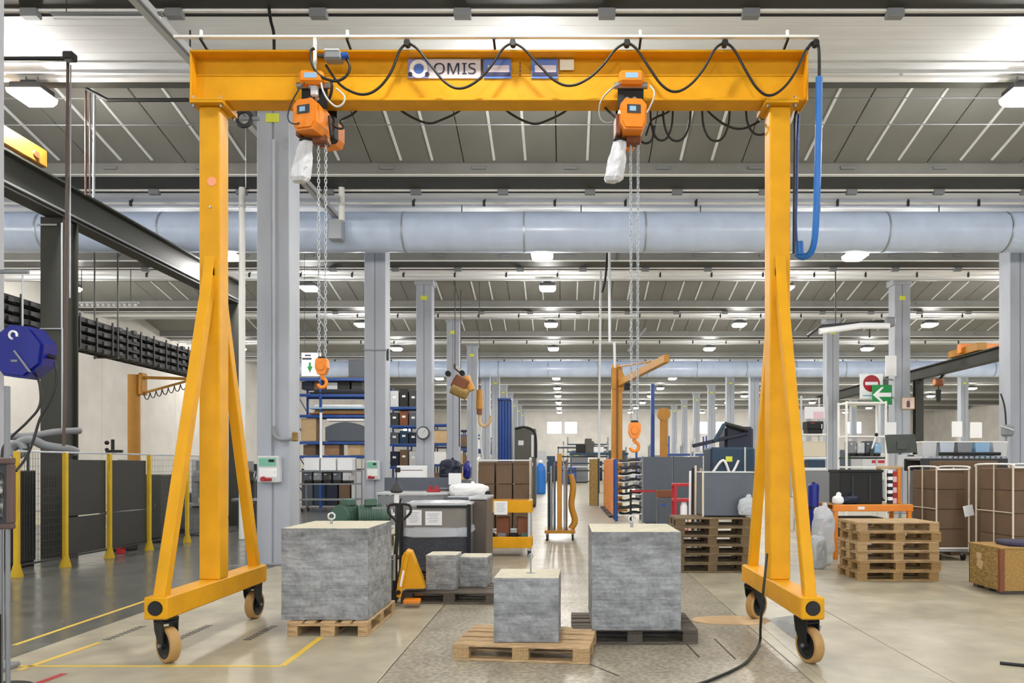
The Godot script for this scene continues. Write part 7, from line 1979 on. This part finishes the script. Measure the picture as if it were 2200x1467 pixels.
# ---------------------------------------------------------------- far end of the hall and marks on the floor
func build_far() -> void:
	var rg := RandomNumberGenerator.new()
	rg.seed = 20
	var left_names := ["fifth", "sixth", "seventh", "eighth", "ninth", "tenth"]
	for i in 6:
		var d := 39.0 + 7.0 * i
		rack("blue rack left of the aisle beside the %s left column" % left_names[i], Vector3(-7.6 + 0.3 * (i % 2), 0, -d - 3.5), Vector3(2.6, 4.6 - 0.3 * (i % 3), 1.0), [0.5, 1.7, 2.9, 4.0], "rack_blue" if i % 2 == 0 else "navy")
		for j in 3:
			carton("carton on the far left rack by the %s left column, %s shelf" % [left_names[i], ["bottom", "middle", "upper"][j]], Vector3(-7.8 + 0.4 * j, 0.58 + 1.2 * j, -d - 3.4), Vector3(1.1, 0.7, 0.8), 0, ["cardboard", "paper", "kraft"][(i + j) % 3])
		cabinet("cabinet", "%s cabinet beyond the %s left column" % [["white", "grey", "slate grey"][i % 3], left_names[i]], Vector3(-3.2, 0, -d - 5.0), Vector3(1.1, 1.9 + 0.2 * (i % 2), 0.9), 0, ["light_grey", "mid_grey", "slate"][i % 3], 2)
		machine_tool("far machine tool right of the aisle at the %s column line" % left_names[i], Vector3(4.0 + 0.8 * (i % 2), 0, -d), 20.0 * i, ["mid_grey", "machine_blue", "light_grey"][i % 3])
		rack("%s rack right of the aisle, level with the %s column" % [["white", "blue", "grey"][i % 3], left_names[i]], Vector3(8.3 - 0.4 * (i % 3), 0, -d - 2.0), Vector3(2.4, 3.2 + 0.4 * (i % 2), 1.0), [0.4, 1.4, 2.4], ["light_grey", "rack_blue", "mid_grey"][i % 3])
		for j in 2:
			carton("%s on the rack right of the aisle by the %s column" % [["low white box", "higher brown carton"][j], left_names[i]], Vector3(8.1 - 0.4 * (i % 3), 0.48 + j, -d - 1.9), Vector3(1.2, 0.75, 0.8), 0, ["paper", "cardboard"][j])
		cabinet("machine_cabinet", "grey production machine between the right columns, near the %s line" % left_names[i], Vector3(15.5 + 1.2 * (i % 3), 0, -d + 3.0), Vector3(2.6, 2.3 + 0.3 * (i % 2), 1.4), 0, ["light_grey", "slate", "pale_blue"][i % 3], 2, ["red", "green", "blue"][i % 3])
	# conveyor frames crossing at the far end of the aisle
	for i in 3:
		var d := 58.0 + 6.0 * i
		var f := thing("transfer_frame", "grey steel transfer frame across the aisle end, %s" % ["nearest of three", "middle of three", "farthest of three"][i], "frame", Vector3(1.4 + 0.4 * i, 0, -d))
		for x in [-1.9, 1.9]:
			part(f, "post", MB.new().box(Vector3(x, 1.6 + 0.3 * i, 0), Vector3(0.12, 3.2 + 0.6 * i, 0.12), 0.01), M("mid_grey"))
		for y in [1.3, 2.4, 3.1]:
			part(f, "cross_beam", MB.new().box(Vector3(0, y + 0.3 * i, 0), Vector3(3.9, 0.12, 0.14), 0.01), M(["dark_grey", "light_grey", "machine_blue"][i]))
		part(f, "hopper", MB.new().prism(PackedVector2Array([Vector2(0.1, 2.5), Vector2(0.9, 2.5), Vector2(0.7, 3.8), Vector2(0.2, 3.8)]), -0.4, 0.4), M("steel_dark"))
	var br := thing("blue_conveyor", "blue raised conveyor rail crossing the aisle between the grey trolley and the amber jib", "conveyor", Vector3(2.1, 0, -46.0))
	part(br, "rail", MB.new().box(Vector3(0, 2.42, 0), Vector3(3.6, 0.14, 0.12), 0.01), M("rack_blue"))
	part(br, "rail", MB.new().box(Vector3(0, 2.42, 0.7), Vector3(3.6, 0.14, 0.12), 0.01), M("machine_blue"))
	for x in [-1.7, 0.0, 1.7]:
		part(br, "leg", MB.new().box(Vector3(x, 1.18, 0.35), Vector3(0.1, 2.35, 0.8), 0.01), M("slate"))
	for i in 3:
		var bx := thing("conveyor_load", "%s load riding on the blue raised conveyor rail" % ["dark", "white", "teal"][i], "load", Vector3(1.0 + 1.1 * i, 2.49, -45.65))
		part(bx, "body", cbox(Vector3(0.6, 0.5 - 0.1 * i, 0.6), 0.03), M(["black", "paper", "machine_blue"][i]), Vector3(0, 0.25 - 0.05 * i, 0))
		part(bx, "rim", cbox(Vector3(0.66, 0.05, 0.66), 0.01), M("dark_grey"), Vector3(0, 0.5 - 0.1 * i, 0))
	# crowd of goods and machines closing the far aisle
	var far_tone := ["slate", "light_grey", "machine_blue", "dark_grey", "rack_blue", "mid_grey", "paper", "navy", "pale_blue", "steel_dark", "light_grey", "rust"]
	var far_word := ["slate grey", "pale grey", "teal blue", "charcoal", "bright blue", "mid grey", "white", "navy", "light blue", "black grey", "silver grey", "rust brown"]
	for i in 12:
		var x: float = -3.4 + 0.95 * i
		var dd: float = 68.0 + 5.0 * ((i * 5) % 4)
		cabinet("machine_cabinet", "%s machine at the far end of the aisle, below the bright windows" % far_word[i], Vector3(x * (1.0 + 0.05 * (i % 3)), 0, -dd), Vector3(1.3 + 0.3 * (i % 2), 1.7 + 0.75 * ((i * 7) % 4) / 1.5, 1.0), 0, far_tone[i], 1 + i % 2, ["red", "paper", "label_yellow"][i % 3])
	for i in 3:
		var d := 40.0 + 9.0 * i
		for j in 4:
			pallet("pale pallet %s in the %s far stack right of the aisle" % [["lowest", "second", "third", "topmost"][j], ["nearest", "middle", "farthest"][i]], Vector3(6.2, 0.144 * j + 0.001, -d - 1.0), 0, "wood", "far stacks of pale pallets")

func build_floor_things() -> void:
	# painted lines
	var fl := get_node("floor")
	var ln := M("line_yellow")
	var line := func(a: Vector3, b: Vector3, w: float) -> void:
		a.y = 0.0015; b.y = 0.0015
		part(fl, "painted_line", MB.new().bar(a, b, w, 0.002, 0), ln)
	line.call(floor_at(30, 1386), floor_at(318, 1289), 0.05)
	line.call(floor_at(40, 1440), floor_at(215, 1380), 0.055)
	line.call(floor_at(40, 1431), floor_at(606, 1431), 0.045)
	line.call(floor_at(606, 1431), floor_at(690, 1369), 0.06)
	line.call(floor_at(318, 1289), floor_at(600, 1206), 0.04)
	var red := part(fl, "red_tape_mark", MB.new().bar(floor_at(84, 1467) + Vector3(0, 0.002, 0), floor_at(138, 1447) + Vector3(0, 0.002, 0), 0.06, 0.002, 0), M("red"))
	red.set_meta("label", "red tape mark near the notice stand")
	# rows of short dark marks
	for q in [[230, 1374, 305, 1346], [385, 1372, 448, 1344], [532, 1374, 588, 1345]]:
		var a := floor_at(q[0], q[1])
		var b := floor_at(q[2], q[3])
		var m := MB.new()
		var dir := (b - a).normalized()
		for i in 10:
			var c := a.lerp(b, i / 9.0)
			m.box(c + Vector3(0, 0.0015, 0), Vector3(0.08, 0.002, 0.026), 0)
		part(fl, "dashed_marking", m, M("dark_grey")).set_meta("kind", "stuff")
	# kraft sheet
	var po := PackedVector2Array()
	var nz := FastNoiseLite.new()
	nz.seed = 4
	nz.frequency = 1.2
	for i in 40:
		var a := TAU * i / 40.0
		var r := 1.0 + 0.12 * nz.get_noise_2d(cos(a) * 2.0, sin(a) * 2.0)
		po.append(Vector2(cos(a) * 0.43 * r, sin(a) * 0.24 * r))
	var ks := MB.new()
	ks.xf = Transform3D(Basis(Vector3.RIGHT, -PI / 2), Vector3.ZERO)
	ks.prism(po, 0.001, 0.006)
	solo("kraft_sheet", "flat brown paper sheet on the floor between the right block and the crane's right leg", "paper sheet", ks, M("kraft"), "", floor_at(1572, 1333))
	for q in [[1470, 1378, 1502, 1412], [1535, 1372, 1580, 1416], [1250, 1420, 1330, 1452]]:
		part(fl, "saw_cut", MB.new().bar(floor_at(q[0], q[1]) + Vector3(0, 0.001, 0), floor_at(q[2], q[3]) + Vector3(0, 0.001, 0), 0.016, 0.0016, 0), M("joint"))
	var dp := MB.new()
	var pts := PackedVector2Array()
	for q in [[1640, 1330], [1705, 1322], [1765, 1345], [1748, 1398], [1700, 1368]]:
		var g := floor_at(q[0], q[1])
		pts.append(Vector2(g.x, -g.z))
	dp.xf = Transform3D(Basis(Vector3.RIGHT, -PI / 2), Vector3.ZERO)
	dp.prism(pts, 0.0004, 0.0016)
	part(fl, "dark_repair_patch", dp, M("floor_grey"))
	var mm := MB.new()
	mm.bar(floor_at(1640, 1335) + Vector3(0, 0.002, 0), floor_at(1800, 1468) + Vector3(0, 0.002, 0), 0.16, 0.002, 0)
	part(fl, "repair_strip", mm, M("floor_beige"))

func floor_at(px: float, py: float) -> Vector3:
	var d := EYE * FOCAL / (py - 1000.0)
	return Vector3((px - 1213.0) * d / FOCAL, 0, -d)
